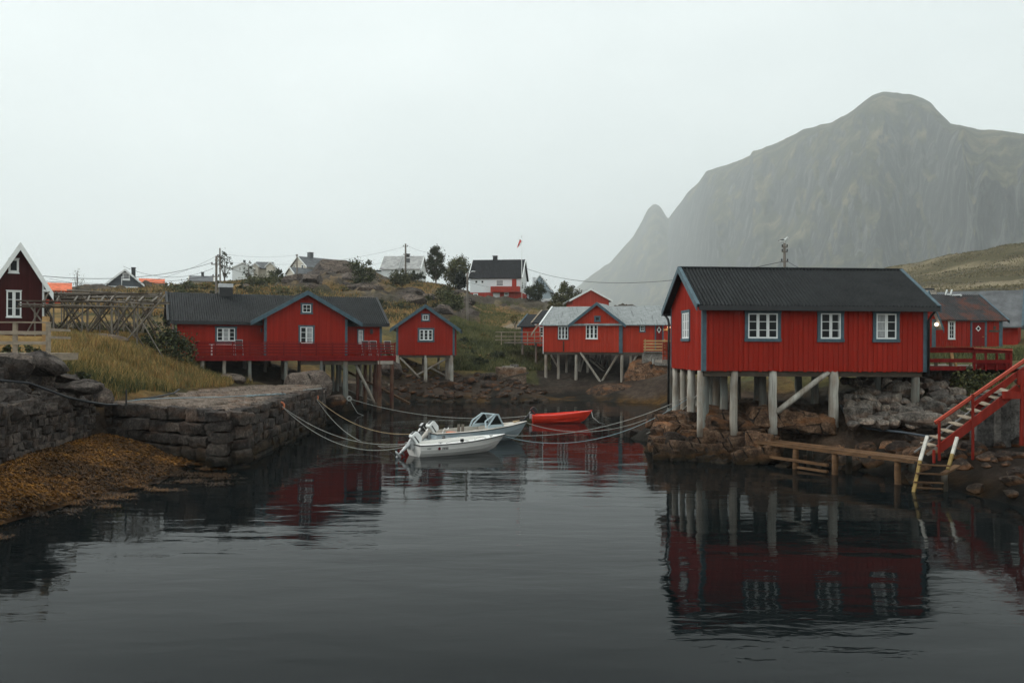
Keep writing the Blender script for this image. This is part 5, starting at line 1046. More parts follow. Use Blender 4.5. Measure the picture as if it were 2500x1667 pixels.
for t, hgt in ((.33, .42), (.35, .38)): b = MB(M); b.bar(scr(xs(t), .1-(t-.33)*9, sh(t)-.3), scr(xs(t)+.02, .1-(t-.33)*9, sh(t)+.28), .16, .03); b.build('seat_back', GREYWOOD, e, bevel=.03)
b = MB(M); b.tube([scr(xs(.18), .3, sh(.2)-.1), scr(xs(.2), .28, sh(.2)+.12), scr(xs(.22), .15, sh(.2)+.06), scr(xs(.24), .28, sh(.2)+.14)], .025, 6); b.build('mooring_fork', WHITE, e)
b = MB(M); b.box(xs(.2), xs(.27), -.25, .2, sh(.2)-.3, sh(.2)-.02); b.build('storage_box', BUOYO, e, bevel=.03)
outboard(e, M, (-.12, -.12, .62), R_(-128)+R_(180)+R_(0), WHITE, LINER, 1.05, BLACK)
outboard(e, M, (-.10, .55, .60), R_(48), BLACK, BLACK, .8, STEEL)
# red boat
e, M, Lr = place_boat('bright orange-red plastic rowing boat with dark outboard beyond the other boats', (1302, 1031), (1424, 1031))
H = boat_hull(e, M, Lr, 1.45, .46, .26, REDGEL, REDGEL, rake=.55, side_w=.1, floor=.1, rub=None, foredeck=.84); MR = M
outboard(e, M, (-.14, 0, .52), R_(50), BLACK, BLACK, .85, plain('dark_red_band', (.2, .02, .02)))

# ================================================================== mooring lines
def sag(a, b, s, n=24): a, b = Vector(a), Vector(b); return [a.lerp(b, i/n)-Vector((0, 0, s*4*(i/n)*(1-i/n))) for i in range(n+1)]
def rope(label, pts, mat=ROPE, r=.015, name='mooring_rope', cat='rope', n=5):
    o = MB().tube(pts, r, n).build(name, mat, None, True); return tag(o, label, cat)
st_w = MW @ Vector((-.05, .4, .5)); st_w2 = MW @ Vector((-.05, -.1, .52)); bow_w = MW @ Vector((Lw+.55, 0, .66)); st_b = MBL @ Vector((0, .3, .58)); bow_b = MBL @ Vector((Lb+.5, 0, .8)); bow_r = MR @ Vector((Lr+.5, 0, .68))
ringA, ringB, ringC = P(686, 990, 41.3), P(770, 970, 50.5), P(853, 973, 60.2)
rope('white mooring rope from the orange ring to the white boat, upper strand', sag(ringA, st_w, .62)); rope('white mooring rope from the orange ring to the white boat, lower slack strand', sag(ringA, st_w2, .95))
rope('tan mooring rope from the far pier ring to the pale blue boat', sag(ringB, st_b, .75), ROPET); rope('pale rope from the far pier ring dipping to the white boat', sag(ringB, st_w, 1.05))
rope('thin pale rope from the white ring under the long cabin to the red boat', sag(ringC, MR @ Vector((0, .3, .4)), .62), ROPE, .02); rope('slack pale line dropping from the white ring into the water', [ringC, P(862, 990, 60), P(873, 1008, 60), P(892, 1016, 59.5), onz(915, 1021, -.02)], ROPE, .018)
for q, mt, lb, R in ((ringA, BUOYO, 'orange float ring on the near rope at the pier face', .15), (ringB, BUOYO, 'faded orange float ring at the far end of the pier', .15), (ringC, ROPE, 'white ring at the foot of the grey pile under the long cabin', .14)):
    o = MB().ring(q, (.55, -.75, .2), R, .05).build('mooring_ring', mt, None, True); tag(o, lb, 'ring')
pA = P(1678, 968, 39.2)
rope('white mooring rope from the big cabin pile to the white boat bow', sag(bow_w, pA, .55)); rope('blue-white mooring rope from the big cabin pile sagging to the white boat bow', sag(bow_w+Vector((0, 0, -.05)), pA+Vector((.03, .1, -.1)), .95), ROPEB)
rope('pale rope from the dark corner pile to the pale blue boat', sag(bow_b, P(1634, 999, 43), .75)); rope('short pale rope from the red boat bow into the water', [bow_r, P(1447, 1018, 54), P(1462, 1031, 53.5), onz(1478, 1036, -.02)], ROPE, .018)
rope('loose pale line tied under the big cabin to the kelp', sag(P(1706, 960, 38.6), onz(1560, 1064, .1), .3, 12), ROPE, .018)
# coil of blue and white line on the pier
rnd = random.Random(5); pts = []
for i in range(170):
    t = i/169; q = P(600+t*95+rnd.uniform(-5, 5), 985-14*math.sin(t*2.3)+rnd.uniform(-4, 4), 41.5+t*2.2); pts.append(Vector((q.x, q.y, 2.20+.06*abs(math.sin(i*.9)))))
rope('tangle of pale blue rope lying on the stone pier', pts, ROPEB, .02); pts = []
for i in range(60):
    t = i/59; q = P(740+t*45, 968-10*t+5*math.sin(i*.8), 48.5+2*t); pts.append(Vector((q.x, q.y, 2.16+.05*abs(math.sin(i)))))
rope('white rope end lying on the far corner of the pier', pts, ROPE, .02)
rope('long blue rope stretched over the pier stones', [Vector((P(x, y, Y).x, Y, z)) for x, y, Y, z in ((310, 995, 36.5, 2.28), (350, 992, 37.5, 2.3), (420, 990, 38.5, 2.3), (540, 986, 40, 2.27), (600, 983, 41.5, 2.25))], ROPEB, .018)
rope('black hose draped over the boulder wall on the left', [P(x, y, Y) for x, y, Y in ((-40, 926, 30.0), (20, 930, 31), (70, 935, 31.6), (120, 953, 32.4), (165, 970, 33), (215, 981, 34), (262, 988, 35.2), (285, 988, 36.2))], RUBBER, .045, 'hose', 'hose', 8)
rope('short black hose along the back of the pier', [Vector((P(x, y, Y).x, Y, z)) for x, y, Y, z in ((330, 978, 39, 2.2), (380, 972, 40.5, 2.22), (425, 965, 42.5, 2.3), (437, 962, 43, 2.45))], RUBBER, .04, 'hose', 'hose', 8)
rope('dark blue pipe snaking over the shore rocks behind the dock', [P(x, y, Y) for x, y, Y in ((2052, 985, 38.2), (2060, 1005, 37.6), (2085, 1030, 37.0), (2120, 1046, 36.2), (2160, 1050, 35.4), (2210, 1056, 34.4), (2260, 1064, 33.4), (2290, 1066, 32.8))], plain('dark_blue_pipe', (.05, .065, .08), .45, .4), .045, 'pipe', 'pipe', 8)
o = MB().tube([P(x, y, 82.5) for x, y in ((1594, 876), (1594, 893), (1590, 905), (1584, 913), (1580, 917))], .06, 6).build('drain_pipe', ROPE, None, True); tag(o, 'pale curved drain hose hanging down the brown rock under the porch', 'hose')

# ================================================================== stone pier
rs = np.random.RandomState(11)
def ico(sub):
    bm = bmesh.new(); bmesh.ops.create_icosphere(bm, subdivisions=sub, radius=1); bm.verts.ensure_lookup_table(); v = np.array([q.co[:] for q in bm.verts]); f = np.array([[q.index for q in g.verts] for g in bm.faces]); bm.free(); return v, f
ICO2, ICO3, ICO4 = ico(2), ico(3), ico(4)
def facet(v, rnd, n=9, lo=.55, hi=.85, noise=.06, seed=0):
    v = v.copy()
    for _ in range(n):
        nn = rnd.normal(size=3); nn /= np.linalg.norm(nn); d = rnd.uniform(lo, hi); k = v @ nn-d; v -= np.maximum(k, 0)[:, None]*nn*.96
    return v*(1+noise*fbm(v*2.2+seed*3.7, 4, seed)[:, None])
def block_mesh(blocks, name, mat, parent, n=4):
    """rounded rough stones; blocks = (centre, axisx, axisy, axisz half vectors, seed)"""
    V, Fq = [], []; g = np.linspace(-1, 1, n+1)
    bv, bf = [], []; key = {}
    for ax in range(3):
        for s in (-1, 1):
            for i in range(n):
                for j in range(n):
                    q = []
                    for a, b in ((0, 0), (1, 0), (1, 1), (0, 1)):
                        p = [0, 0, 0]; p[ax] = s; p[(ax+1) % 3] = g[i+a]; p[(ax+2) % 3] = g[j+b]; t = tuple(np.round(p, 4))
                        if t not in key: key[t] = len(bv); bv.append(p)
                        q.append(key[t])
                    bf.append(q if s > 0 else q[::-1])
    bv = np.array(bv, float); bf = np.array(bf); o = 0
    rr = bv/np.maximum(1, (np.abs(bv)**14).sum(1)**(1/14))[:, None]
    for c, ax, ay, az, sd in blocks:
        ex = np.array([ax, ay, az], float); sz = np.linalg.norm(ex, axis=1)
        jr = np.random.RandomState(int(sd*1000)); jit = jr.uniform(-.17, .17, (2, 2, 2, 3)); tw = (rr+1)/2; off = sum(jit[i, j, k][None]*((tw[:, 0] if i else 1-tw[:, 0])*(tw[:, 1] if j else 1-tw[:, 1])*(tw[:, 2] if k else 1-tw[:, 2]))[:, None] for i in (0, 1) for j in (0, 1) for k in (0, 1))
        p = (rr+off*np.minimum(1, .3/sz)[None]) @ ex+np.array(c); d = rr/np.linalg.norm(rr, axis=1)[:, None]
        w = fbm(p*2.6+sd*5.1, 4, 3)*.22*sz.mean()+(fbm(p*7+sd, 3, 5))*.07
        p = p+(d @ (ex/sz[:, None]))*w[:, None]; V.append(p); Fq.append(bf+o); o += len(p)
    o = np_mesh(name, np.concatenate(V), np.concatenate(Fq), mat, parent, smooth=True); o.data.set_sharp_from_angle(angle=R_(32)); return o
cA = onz(566, 1146); cA = Vector((cA.x, cA.y, 0)); cB = Vector((onz(786, 1042).x-.1, 52.3, 0)); cC = Vector((-17.0, 37.4, 0)); cD = Vector((-17.5, 56.5, 0)); cE = Vector((-11.8, 57.5, 0))
pier = empty('stone_pier', (cA+cD)/2, 'long dark dry-stone pier with flat paved top and straight faces', 'pier')
def courses(a, b, rows, z0, z1, wmin, wmax, depth, seed, batter=.1, inward=None):
    r = np.random.RandomState(seed); out = []; d = (b-a); L = d.length; u = d/L; nrm = Vector((u.y, -u.x, 0))
    if inward is not None and nrm.dot(inward) > 0: nrm = -nrm
    z = z0
    hs = r.uniform(.8, 1.25, rows); hs *= (z1-z0)/hs.sum()
    for k in range(rows):
        x = r.uniform(-.3, 0)
        while x < L:
            w_ = r.uniform(wmin, wmax)
            if x+w_ > L: w_ = max(L-x, .22)
            hh_ = hs[k]*r.uniform(.84, 1.05); zc = z+hs[k]/2+r.uniform(-.03, .03); t = (zc-z0)/(z1-z0)
            c = a+u*(x+w_/2)-nrm*(depth/2+batter*t+r.uniform(-.09, .07)); tw = r.uniform(-.05, .05)
            ux = Vector((u.x, u.y, tw*.6)); out.append(((c.x, c.y, zc), tuple(ux*(w_/2*.985)), tuple(-nrm*depth/2), (0, 0, hh_/2), r.uniform(0, 99)))
            x += w_
        z += hs[k]
    return out
# front-left face, long right face
bl = courses(cA, cC, 5, -.3, 2.16, .7, 1.5, .8, 3, inward=Vector((.2, 1, 0))); block_mesh(bl, 'front_face', PIERST, pier, 6)
bl = courses(cA, cB, 6, -.3, 2.12, .45, 1.15, .8, 4, inward=Vector((-1, 0, 0))); block_mesh(bl, 'side_face', PIERST, pier, 5)
bl = courses(cB, cE, 5, -.3, 1.95, .5, 1.1, .7, 9, inward=Vector((-1, -.2, 0))); block_mesh(bl, 'side_face', PIERST, pier, 4)
# paved top: flat slabs with open joints
n1, n2 = 110, 230; U = np.linspace(0, 1, n1); Vv = np.linspace(0, 1, n2); uu, vv = np.meshgrid(U*.945+.01, Vv*.97+.018)
top = lambda u, v: (1-v)*((1-u)*np.array(cC)[None]+u*np.array(cA)[None])+v*((1-u)*np.array(cD)[None]+u*np.array(cE)[None])
uf, vf = uu.ravel()[:, None], vv.ravel()[:, None]; tp = top(uf, vf); tp[:, 0] += 0
def cells(x, y, s1, s2, seed):
    """irregular paving: distance to the nearest joint"""
    gx, gy = x/s1, y/s2+.35*np.floor(x/s1) ; best = np.full(len(x), 9.); sec = np.full(len(x), 9.); idc = np.zeros(len(x))
    for i in (-1, 0, 1):
        for j in (-1, 0, 1):
            ix, iy = np.floor(gx)+i, np.floor(gy)+j; a = _hash(ix.astype(np.int64), iy.astype(np.int64), (ix*0).astype(np.int64), seed); b = _hash(ix.astype(np.int64), iy.astype(np.int64), (ix*0+7).astype(np.int64), seed)
            d = np.hypot(gx-ix-.15-.7*a, gy-iy-.15-.7*b); up = d < best; sec = np.where(up, best, np.minimum(sec, d)); idc = np.where(up, a, idc); best = np.where(up, d, best)
    return sec-best, idc
jd, cid = cells(tp[:, 0]+.2*fbm2(tp[:, 0], tp[:, 1], .8, 2, 3), tp[:, 1]+.2*fbm2(tp[:, 0], tp[:, 1], .8, 2, 4), 1.5, .95, 5)
tz = 2.17-.12*(vf[:, 0])-.16*(1-sstep(0.02, .14, jd))+.16*(cid-.5)+.05*fbm2(tp[:, 0], tp[:, 1], .6, 3, 7)
tz = np.where((uf[:, 0] > .95) | (vf[:, 0] < .022), tz-.15, tz)
i0 = np.arange((n2-1)*n1).reshape(n2-1, n1)[:, :-1].ravel()
np_mesh('paved_top', np.stack([tp[:, 0], tp[:, 1], tz], -1), np.stack([i0, i0+1, i0+n1+1, i0+n1], -1), stone('pier_top_stone', (.12, .10, .085), (.22, .19, .165), (.26, .235, .2), None, .25), pier, smooth=True)
o = MB().tube([Vector((P(303, 993, 36).x, 36.2, 2.1)), Vector((P(303, 993, 36).x, 36.2, 2.75))], .035, 6).build('mooring_post', BLACK, None); tag(o, 'thin black iron post at the near edge of the pier top', 'post')

# ================================================================== retaining wall and boulders on the left
wall = empty('retaining_wall', (-16, 31, 0), 'rough dry-stone retaining wall of mixed blocks above the seaweed', 'wall')
wp = [Vector((-13.2, 19.5, 0)), Vector((-14.9, 25, 0)), Vector((-15.8, 29, 0)), Vector((-16.5, 34, 0)), Vector((-17.0, 37.6, 0))]
bl = []
for i in range(4): bl += courses(wp[i], wp[i+1], 8, -.2, 2.3, .16, .62, .6, 20+i, .35, inward=Vector((-1, 0, 0)))
block_mesh(bl, 'wall_face', WALLST, wall, 4)
def boulder(loc, s, mat, label, group=None, seed=0, cat='boulder', flat=.8, rot=None, ic=ICO3, lo=.5, hi=.85, n=11, name='boulder', noise=.06):
    r = np.random.RandomState(seed); v = facet(ic[0], r, n, lo, hi, noise, seed); v = v*(1+.045*fbm(v*6+seed, 3, seed+2)[:, None])
    a = r.uniform(0, 6.28) if rot is None else rot; ca, sa = math.cos(a), math.sin(a)
    v = v*np.array(s if isinstance(s, (tuple, list)) else (s*r.uniform(.9, 1.35), s*r.uniform(.8, 1.1), s*flat*r.uniform(.75, 1.1))); tl = r.uniform(-.35, .35) if not isinstance(s, (tuple, list)) else 0
    x = v[:, 0]*math.cos(tl)-v[:, 2]*math.sin(tl); z = v[:, 0]*math.sin(tl)+v[:, 2]*math.cos(tl); v = np.stack([x*ca-v[:, 1]*sa, x*sa+v[:, 1]*ca, z], -1)
    o = np_mesh(name, v, ic[1], mat, None, False, loc=tuple(loc)); 
    for p in o.data.polygons: p.use_smooth = True
    try: o.data.set_sharp_from_angle(angle=R_(17))
    except Exception: pass
    return tag(o, label, cat, group)
def rockblock(loc, s, mat, label, rot, seed, cat='rock', name='ledge_rock', group=None):
    """angular jointed block: box-like stone with jittered corners and split faces"""
    c, n_ = math.cos(rot), math.sin(rot); r = np.random.RandomState(seed); tx, ty = r.uniform(-.22, .22, 2)
    o = block_mesh([((0, 0, 0), (c*s[0], n_*s[0], tx*s[0]), (-n_*s[1], c*s[1], ty*s[1]), (-tx*s[2], -ty*s[2], s[2]), seed*.37)], name, mat, None, 12); o.location = loc
    return tag(o, label, cat, group)
G = 'boulders heaped on the retaining wall'
special = [((25, 898, 32.0), (1.05, .75, .58), 'large lichen-striped boulder under the timber deck, nearer of two'), ((112, 888, 33.6), (1.0, .8, .5), 'large brown boulder under the right end of the timber deck'), ((252, 972, 36.2), (.5, .42, .46), 'dark rounded boulder where the wall meets the pier'),
 ((185, 945, 34.2), (1.05, .6, .34), 'long flat tilted boulder at the right end of the boulder heap'), ((162, 922, 35), (.62, .5, .24), 'reddish flat boulder on top of the heap')]
for k, ((px, py, Y), s, lb) in enumerate(special): boulder(P(px, py, Y), s, BOULDER if k in (1, 3) else WALLST, lb, None, 100+k, rot=.25*k)
rnd = random.Random(21); k = 0
for Y0 in np.linspace(21.5, 36.8, 36):
    for lev in range(5):
        t = lev/4; y = Y0+rnd.uniform(-.25, .25); xw = np.interp(y, [p.y for p in wp], [p.x for p in wp])-.35
        x = xw-.15-t*1.9+rnd.uniform(-.15, .15); z = 2.35+t*1.45+rnd.uniform(-.1, .1); s = rnd.uniform(.2, .42); lb_ = 'dark angular boulder in the sloping heap above the dry-stone wall'
        if k % 2: rockblock((x, y, z), (s*1.25, s*.9, s*.6), WALLST, lb_, rnd.uniform(0, 3), 300+k, 'boulder', 'boulder', G)
        else: boulder((x, y, z), s*1.1, WALLST, lb_, G, 300+k, flat=.75, ic=ICO2 if Y0 < 26 else ICO3)
        k += 1
# ================================================================== boulders under the long cabin, riprap on the right, far shore rubble
boulder(P(752, 943, 58.6), (1.55, 1.4, 1.3), BOULDER, 'huge smooth grey boulder among the piles of the long cabin', None, 71, rot=.2, ic=ICO4, lo=.72, hi=.95, n=7, noise=.05)
boulder(P(815, 985, 57.0), (.95, 1.1, .8), SHOREST, 'dark wedge boulder at the water below the smooth one', None, 74, rot=.7, ic=ICO4, lo=.6, hi=.9)
boulder(P(562, 927, 57.2), (1.0, .7, .4), BOULDER, 'low smooth rock hump at the edge of the grass beside the piles', None, 75, rot=.1, ic=ICO4, lo=.8, hi=.97, n=4, noise=.04)
boulder(P(230, 831, 53), (2.2, .9, .42), BOULDER, 'long flat grey rock in the grass under the drying rack', None, 76, rot=-.2, ic=ICO3, lo=.8, hi=.97, n=4)
rip = [((2112, 994, 36.9), (.62, .5, .52), 'big pale grey boulder at the foot of the riprap'), ((2080, 993, 37.4), (.38, .34, .34), 'rounded grey boulder left of the big pale one'), ((2206, 955, 38.0), (.52, .45, .5), 'black boulder with a yellow lichen cap'), ((2175, 948, 39), (.5, .4, .4), 'tan topped boulder high in the riprap'), ((2118, 946, 39.2), (.42, .36, .42), 'upright square boulder near the big cabin corner'), ((2190, 1006, 36.4), (.55, .35, .22), 'long low dark boulder at the foot of the riprap'), ((2250, 1026, 35.2), (1.15, .5, .36), 'long brown slab boulder behind the stairs')]
for k, (q, s, lb) in enumerate(rip): boulder(P(*q), s, RIPST, lb, None, 500+k, rot=.4*k)
G = 'riprap boulders beside the big cabin'; k = 0
for row in range(8):
    for i in range(14):
        py = 903+row*19+rnd.uniform(-6, 6); px = 2062+i*28.5+(row % 2)*14+rnd.uniform(-8, 8)
        if px < 2062+max(0, (925-py))*1.2 or px > 2450-max(0, py-960)*1.6: continue
        Y = np.interp(py, [903, 915, 960, 1040], [42.2, 41.4, 38.4, 35.2])+rnd.uniform(-.2, .2); s_ = rnd.choice((.2, .25, .3, .34, .44)); lb_ = 'rough grey brown boulder in the riprap heap between big cabin and red stairs'; k += 1
        if k % 4 == 0: rockblock(P(px, py, Y), (s_*.95, s_*.85, s_*.8), RIPST, lb_, rnd.uniform(0, 3), 600+k, 'boulder', 'boulder', G)
        else: boulder(P(px, py, Y), s_, RIPST, lb_, G, 600+k, flat=.85)
G = 'dark rocks on the wet bank under the stairs'
for k in range(96):
    px = rnd.uniform(2200, 2500); py = rnd.uniform(1075, 1240); q = onz(px, py, .5); z = hz1(q.x, q.y)
    boulder((q.x, q.y, z+.08), rnd.uniform(.16, .45), SHOREST, 'low dark wet rock on the bank below the red stairs', G, 1300+k, flat=.75, ic=ICO3, cat='rock', name='wet_rock')
G = 'rocks along the foot of the big cabin shelf'
for k in range(44):
    t = k/43; q = P(1700+560*t, 1085+40*math.sin(t*5), 36.5-3.6*t); x = q.x+rnd.uniform(-.6, .9); y = q.y+rnd.uniform(-.3, 1.6); z = hz1(x, y); s = rnd.uniform(.22, .5)
    boulder((x, y, max(z, -.1)+s*.12), s, SHELFST if k % 2 else SHOREST, 'brown rock on the wet shelf behind the orange dock', G, 720+k, flat=.7)
shelf = [((1668, 1072, 38.9), (1.3, 1.0, .62), 'rust stained ledge rock below the left piles', .3), ((1740, 1090, 37.7), (1.5, .95, .75), 'large cracked rust brown ledge rock at the water', -.15), ((1815, 1095, 36.9), (.85, .7, .62), 'squat brown ledge rock between dock and big cracked ledge', .2), ((1800, 1036, 38.0), (1.6, 1.1, .45), 'flat tan ledge rock beneath the front piles', .05), ((1930, 1030, 37.7), (1.9, 1.0, .45), 'smooth tan ledge rock right of the tall white pile', -.1), ((1640, 1098, 39.3), (1.0, .8, .42), 'low dark ledge rock at the left tip of the shelf', .5), ((1860, 1082, 36.4), (.7, .6, .45), 'angular brown rock beside the dock end', 1.0), ((1745, 1122, 36.6), (.9, .55, .3), 'half sunk brown ledge rock at the waterline', .1), ((1845, 1115, 35.6), (.95, .5, .36), 'flat brown slab just above the water by the dock', -.1), ((1560, 1068, 46.5), (.8, .6, .4), 'small kelp covered rock left of the corner piles', .2)]
for k, (q, s, lb, ro) in enumerate(shelf): rockblock(P(*q), (s[0]*.9, s[1]*.9, s[2]*.9), SHELFST if k != 9 else SHOREST, lb, ro, 800+k)
G = 'split blocks of the bedrock ledge under the left piles'; k = 0
for row in range(4):
    for i in range(9):
        px = 1612+i*29+row*7+rnd.uniform(-9, 9); py = 1022+row*27+rnd.uniform(-6, 6)
        if px+py*.55 < 2150+row*14 or px > 1872: continue
        Y = np.interp(py, [1015, 1050, 1110], [40.2, 38.6, 36.6])-(.0 if px < 1750 else .4); sz = rnd.uniform(.36, .62)
        rockblock(P(px, py+6, Y), (sz*1.25, sz, sz*.72), SHELFST if rnd.random() < .75 else SHOREST, 'rust brown split block in the bedrock ledge below the left piles of the big cabin', rnd.uniform(-.3, .35), 840+k, group=G); k += 1
G = 'rubble stones along the far shore'
for k in range(230):
    px = rnd.uniform(900, 1335); Y = 74.4+rnd.random()**1.2*9.5; q = P(px, 900, Y); z = hz1(q.x, Y); s = rnd.uniform(.16, .5)*(1.0 if k % 6 else 1.6)
    boulder((q.x, Y, max(z, -.05)+s*.1), s, SHOREST, 'dark rubble stone on the far shore below the small cabin', G, 900+k, flat=.65, ic=ICO2, cat='stone', name='rubble_stone')
for k, (q, s, lb) in enumerate([((1190, 942, 79.5), (1.0, .7, .55), 'reddish boulder on the far shore right of the small cabin'), ((1145, 928, 80), (1.1, .7, .5), 'grey slanted boulder on the far shore'), ((1095, 938, 78.5), (1.2, .7, .5), 'pale flat-topped block below the small cabin'), ((1200, 925, 81.5), (.9, .7, .6), 'dark boulder at the bottom of the green bank'), ((955, 900, 79), (1.3, 1.0, 1.0), 'grey slanting rock slab between the two cabins')]): boulder(P(*q), s, SHOREST if k != 4 else BOULDER, lb, None, 1100+k, ic=ICO3, cat='boulder')
boulder(P(1592, 922, 84.3), (3.3, 2.2, 2.6), SHELFST, 'great brown bedrock dome under the slate-roofed cabin', None, 1201, rot=-.5, ic=ICO4, lo=.66, hi=.93, n=9, noise=.10, name='bedrock', cat='rock'); boulder(P(1500, 968, 81.3), (3.1, 1.6, 1.15), SHELFST, 'low brown bedrock slope at the foot of the crossed braces', None, 1202, rot=-.2, ic=ICO4, lo=.7, hi=.95, n=7, noise=.1, name='bedrock', cat='rock'); boulder(P(1600, 975, 79), (3.2, 2.0, 1.1), SHOREST, 'dark wet bedrock at the waterline right of the braces', None, 1203, rot=-.1, ic=ICO4, lo=.7, hi=.95, n=7, noise=.1, name='bedrock', cat='rock')
boulder(P(815, 664, 168), (4.6, 3, 2.9), BOULDER, 'large split boulder on the crest before the cream house', None, 1210, rot=.2, ic=ICO3); boulder(P(785, 672, 166), (3.2, 2, 1.7), BOULDER, 'flat overhanging boulder on the crest beside the split one', None, 1211, rot=-.3, ic=ICO3)
G = 'rocky outcrops in the heath hill'; k = 0
ro_ = np.random.RandomState(44)
while k < 34:
    px = ro_.uniform(330, 1135); Y = ro_.uniform(100, 160); x = (px-1250)/FPX*Y
    if rockmask([x], [Y])[0] < .45: continue
    s_ = ro_.uniform(.8, 2.2); boulder((x, Y, hz1(x, Y)-.12*s_), (s_*1.35, s_, s_*.62), BOULDER, 'craggy grey rock outcrop breaking through the heath hill', G, 1500+k, rot=ro_.uniform(-.6, .6), ic=ICO4, lo=.5, hi=.88, n=13, noise=.16, name='outcrop', cat='outcrop'); k += 1
# concrete block on the far shore
e = empty('concrete_block', P(1255, 940, 83), 'old stained concrete block with a bucket ring on the far shore', 'block'); F = Frame(1217, 83, 8, 938); Lc = F.hit(1285, 938, v=0)[0]; zc0 = F.hit(1250, 948, v=0)[1]; zc1 = F.hit(1250, 897, v=0)[1]
b = MB(); b.box(0, Lc, 0, 2.4, zc0-.8, zc1, F.w); b.build('body', stone('stained_concrete', (.15, .115, .09), (.27, .22, .18), (.3, .27, .23), .9, .4, .7, .4), e, bevel=.06)
b = MB(); q = F.w(Lc*.62, 1, zc1); b.tube([q, q+Vector((0, 0, .28))], .40, 16); b.build('bucket', CONCRETE, e); b = MB(); b.box(.5, 1.5, .5, 1.3, zc1+.002, zc1+.12, F.w); b.build('cap', CONCRETE, e)
o = MB().bar(P(1225, 925, 82.5), P(1290, 910, 82), .22, .16).build('driftwood_beam', RACKWOOD, None); tag(o, 'dark driftwood beam leaning on the concrete block', 'beam')
for k, (x0, y0, x1, y1, Y, lb) in enumerate(((822, 893, 1000, 985, 66, 'upper rusty slipway rail under the long cabin'), (842, 950, 930, 990, 65, 'lower grey slipway rail under the long cabin'), (842, 932, 950, 939, 68, 'level pale plank behind the slipway rails'))):
    o = MB().bar(P(x0, y0, Y+3), P(x1, y1, Y-1), .16, .16).build('slipway_rail', (DOCKWOOD, GREYWOOD, BEIGEWOOD)[k], None); tag(o, lb, 'rail')

# ================================================================== seaweed
r = np.random.RandomState(5)
poly = [(-16.3, 33.5), (-16.9, 37.0), (-14, 35.4), (-11.4, 34.0), (-10.4, 33.4), (-8.6, 29.9), (-9.6, 28.6), (-10.3, 26.6), (-10.7, 25.0), (-11.3, 23.4), (-11.7, 20.6), (-12.6, 17.5), (-14.4, 19.5), (-15.4, 27)]
py_ = np.array(poly)
def inside(x, y):
    c = np.zeros(len(x), bool); j = len(py_)-1
    for i in range(len(py_)):
        xi, yi = py_[i]; xj, yj = py_[j]; c ^= ((yi > y) != (yj > y)) & (x < (xj-xi)*(y-yi)/(yj-yi+1e-9)+xi); j = i
    return c
def edged(x, y):
    d = np.full(len(x), 9.)
    for i in range(len(py_)):
        a, b = py_[i], py_[(i+1) % len(py_)]; ab = b-a; t = np.clip(((x-a[0])*ab[0]+(y-a[1])*ab[1])/(ab @ ab), 0, 1); d = np.minimum(d, np.hypot(x-a[0]-t*ab[0], y-a[1]-t*ab[1]))
    return d
def wz(x, y):
    """mound height: piled against the wall, flattening to floating fronds"""
    s = np.interp(y, [17, 22, 26, 30, 34], [-13.0, -12.6, -12.0, -11.0, -11.5]); w_ = np.interp(y, [17, 22, 27, 32, 36], [-14.2, -14.6, -15.5, -16.3, -16.8]); t = np.clip((s-x)/(s-w_), 0, 1.1)
    return .03+.85*sstep(0, 1, t)*(0.55+.45*sstep(20, 30, y))+.10*fbm2(x, y, 1.3, 3, 15)*sstep(0, .5, t)
gx, gy = np.meshgrid(np.linspace(-17.2, -8.3, 120), np.linspace(17, 37.4, 200)); fx, fy = gx.ravel(), gy.ravel(); ins = inside(fx, fy); ed = edged(fx, fy)
zz = np.where(ins, wz(fx, fy)-.07-.4*(1-sstep(0, 1.3, ed+.5*fbm2(fx, fy, 1.2, 3, 9))), -.6)
i0 = np.arange(199*120).reshape(199, 120)[:, :-1].ravel(); c1, c2 = np.array([.022, .011, .004]), np.array([.085, .038, .008])
tt = sstep(-.3, .35, fbm2(fx, fy, 1.6, 4, 16))[:, None]
weed = np_mesh('seaweed', np.stack([fx, fy, zz], -1), np.stack([i0, i0+1, i0+121, i0+120], -1), WEED, None, True, np.clip(c1+(c2-c1)*tt, 0, 1)); tag(weed, kind='stuff')
N = 120000; x = r.uniform(-17, -8.4, N*3); y = r.uniform(17, 37.2, N*3); k = inside(x, y); x, y = x[k][:N], y[k][:N]; ed = edged(x, y); lowz = 1-sstep(.05, .16, wz(x, y)); keep = r.rand(len(x)) < np.clip(.3+ed*1.3+.6*fbm2(x, y, .9, 3, 19), .03, 1)*(1-lowz*(1-np.clip(.02+2.2*fbm2(x*.6, y*1.6, .8, 3, 29), 0, .55))); x, y = x[keep], y[keep]; n = len(x)
z = np.maximum(wz(x, y), .012); a = r.normal(0, .9, n)+np.where(r.rand(n) < .5, 0, math.pi); l = r.uniform(.07, .26, n); wd = r.uniform(.005, .014, n); up = r.uniform(.0, .07, n)
dx, dy = np.cos(a), np.sin(a); V = np.empty((n, 6, 3))
for q, (t, hgt) in enumerate(((0, -.02), (.5, 1), (1, .0))):
    for s, sg in enumerate((-1, 1)): V[:, q*2+s] = np.stack([x+dx*l*t-dy*wd*sg*(1-.4*t), y+dy*l*t+dx*wd*sg*(1-.4*t), z+(up*hgt if hgt > 0 else 0)+.008+r.uniform(0, .05, n)*(z > .08)], -1)
fq = np.arange(n)[:, None]*6; Fq = np.concatenate([fq+np.array([[0, 1, 3, 2]]), fq+np.array([[2, 3, 5, 4]])])
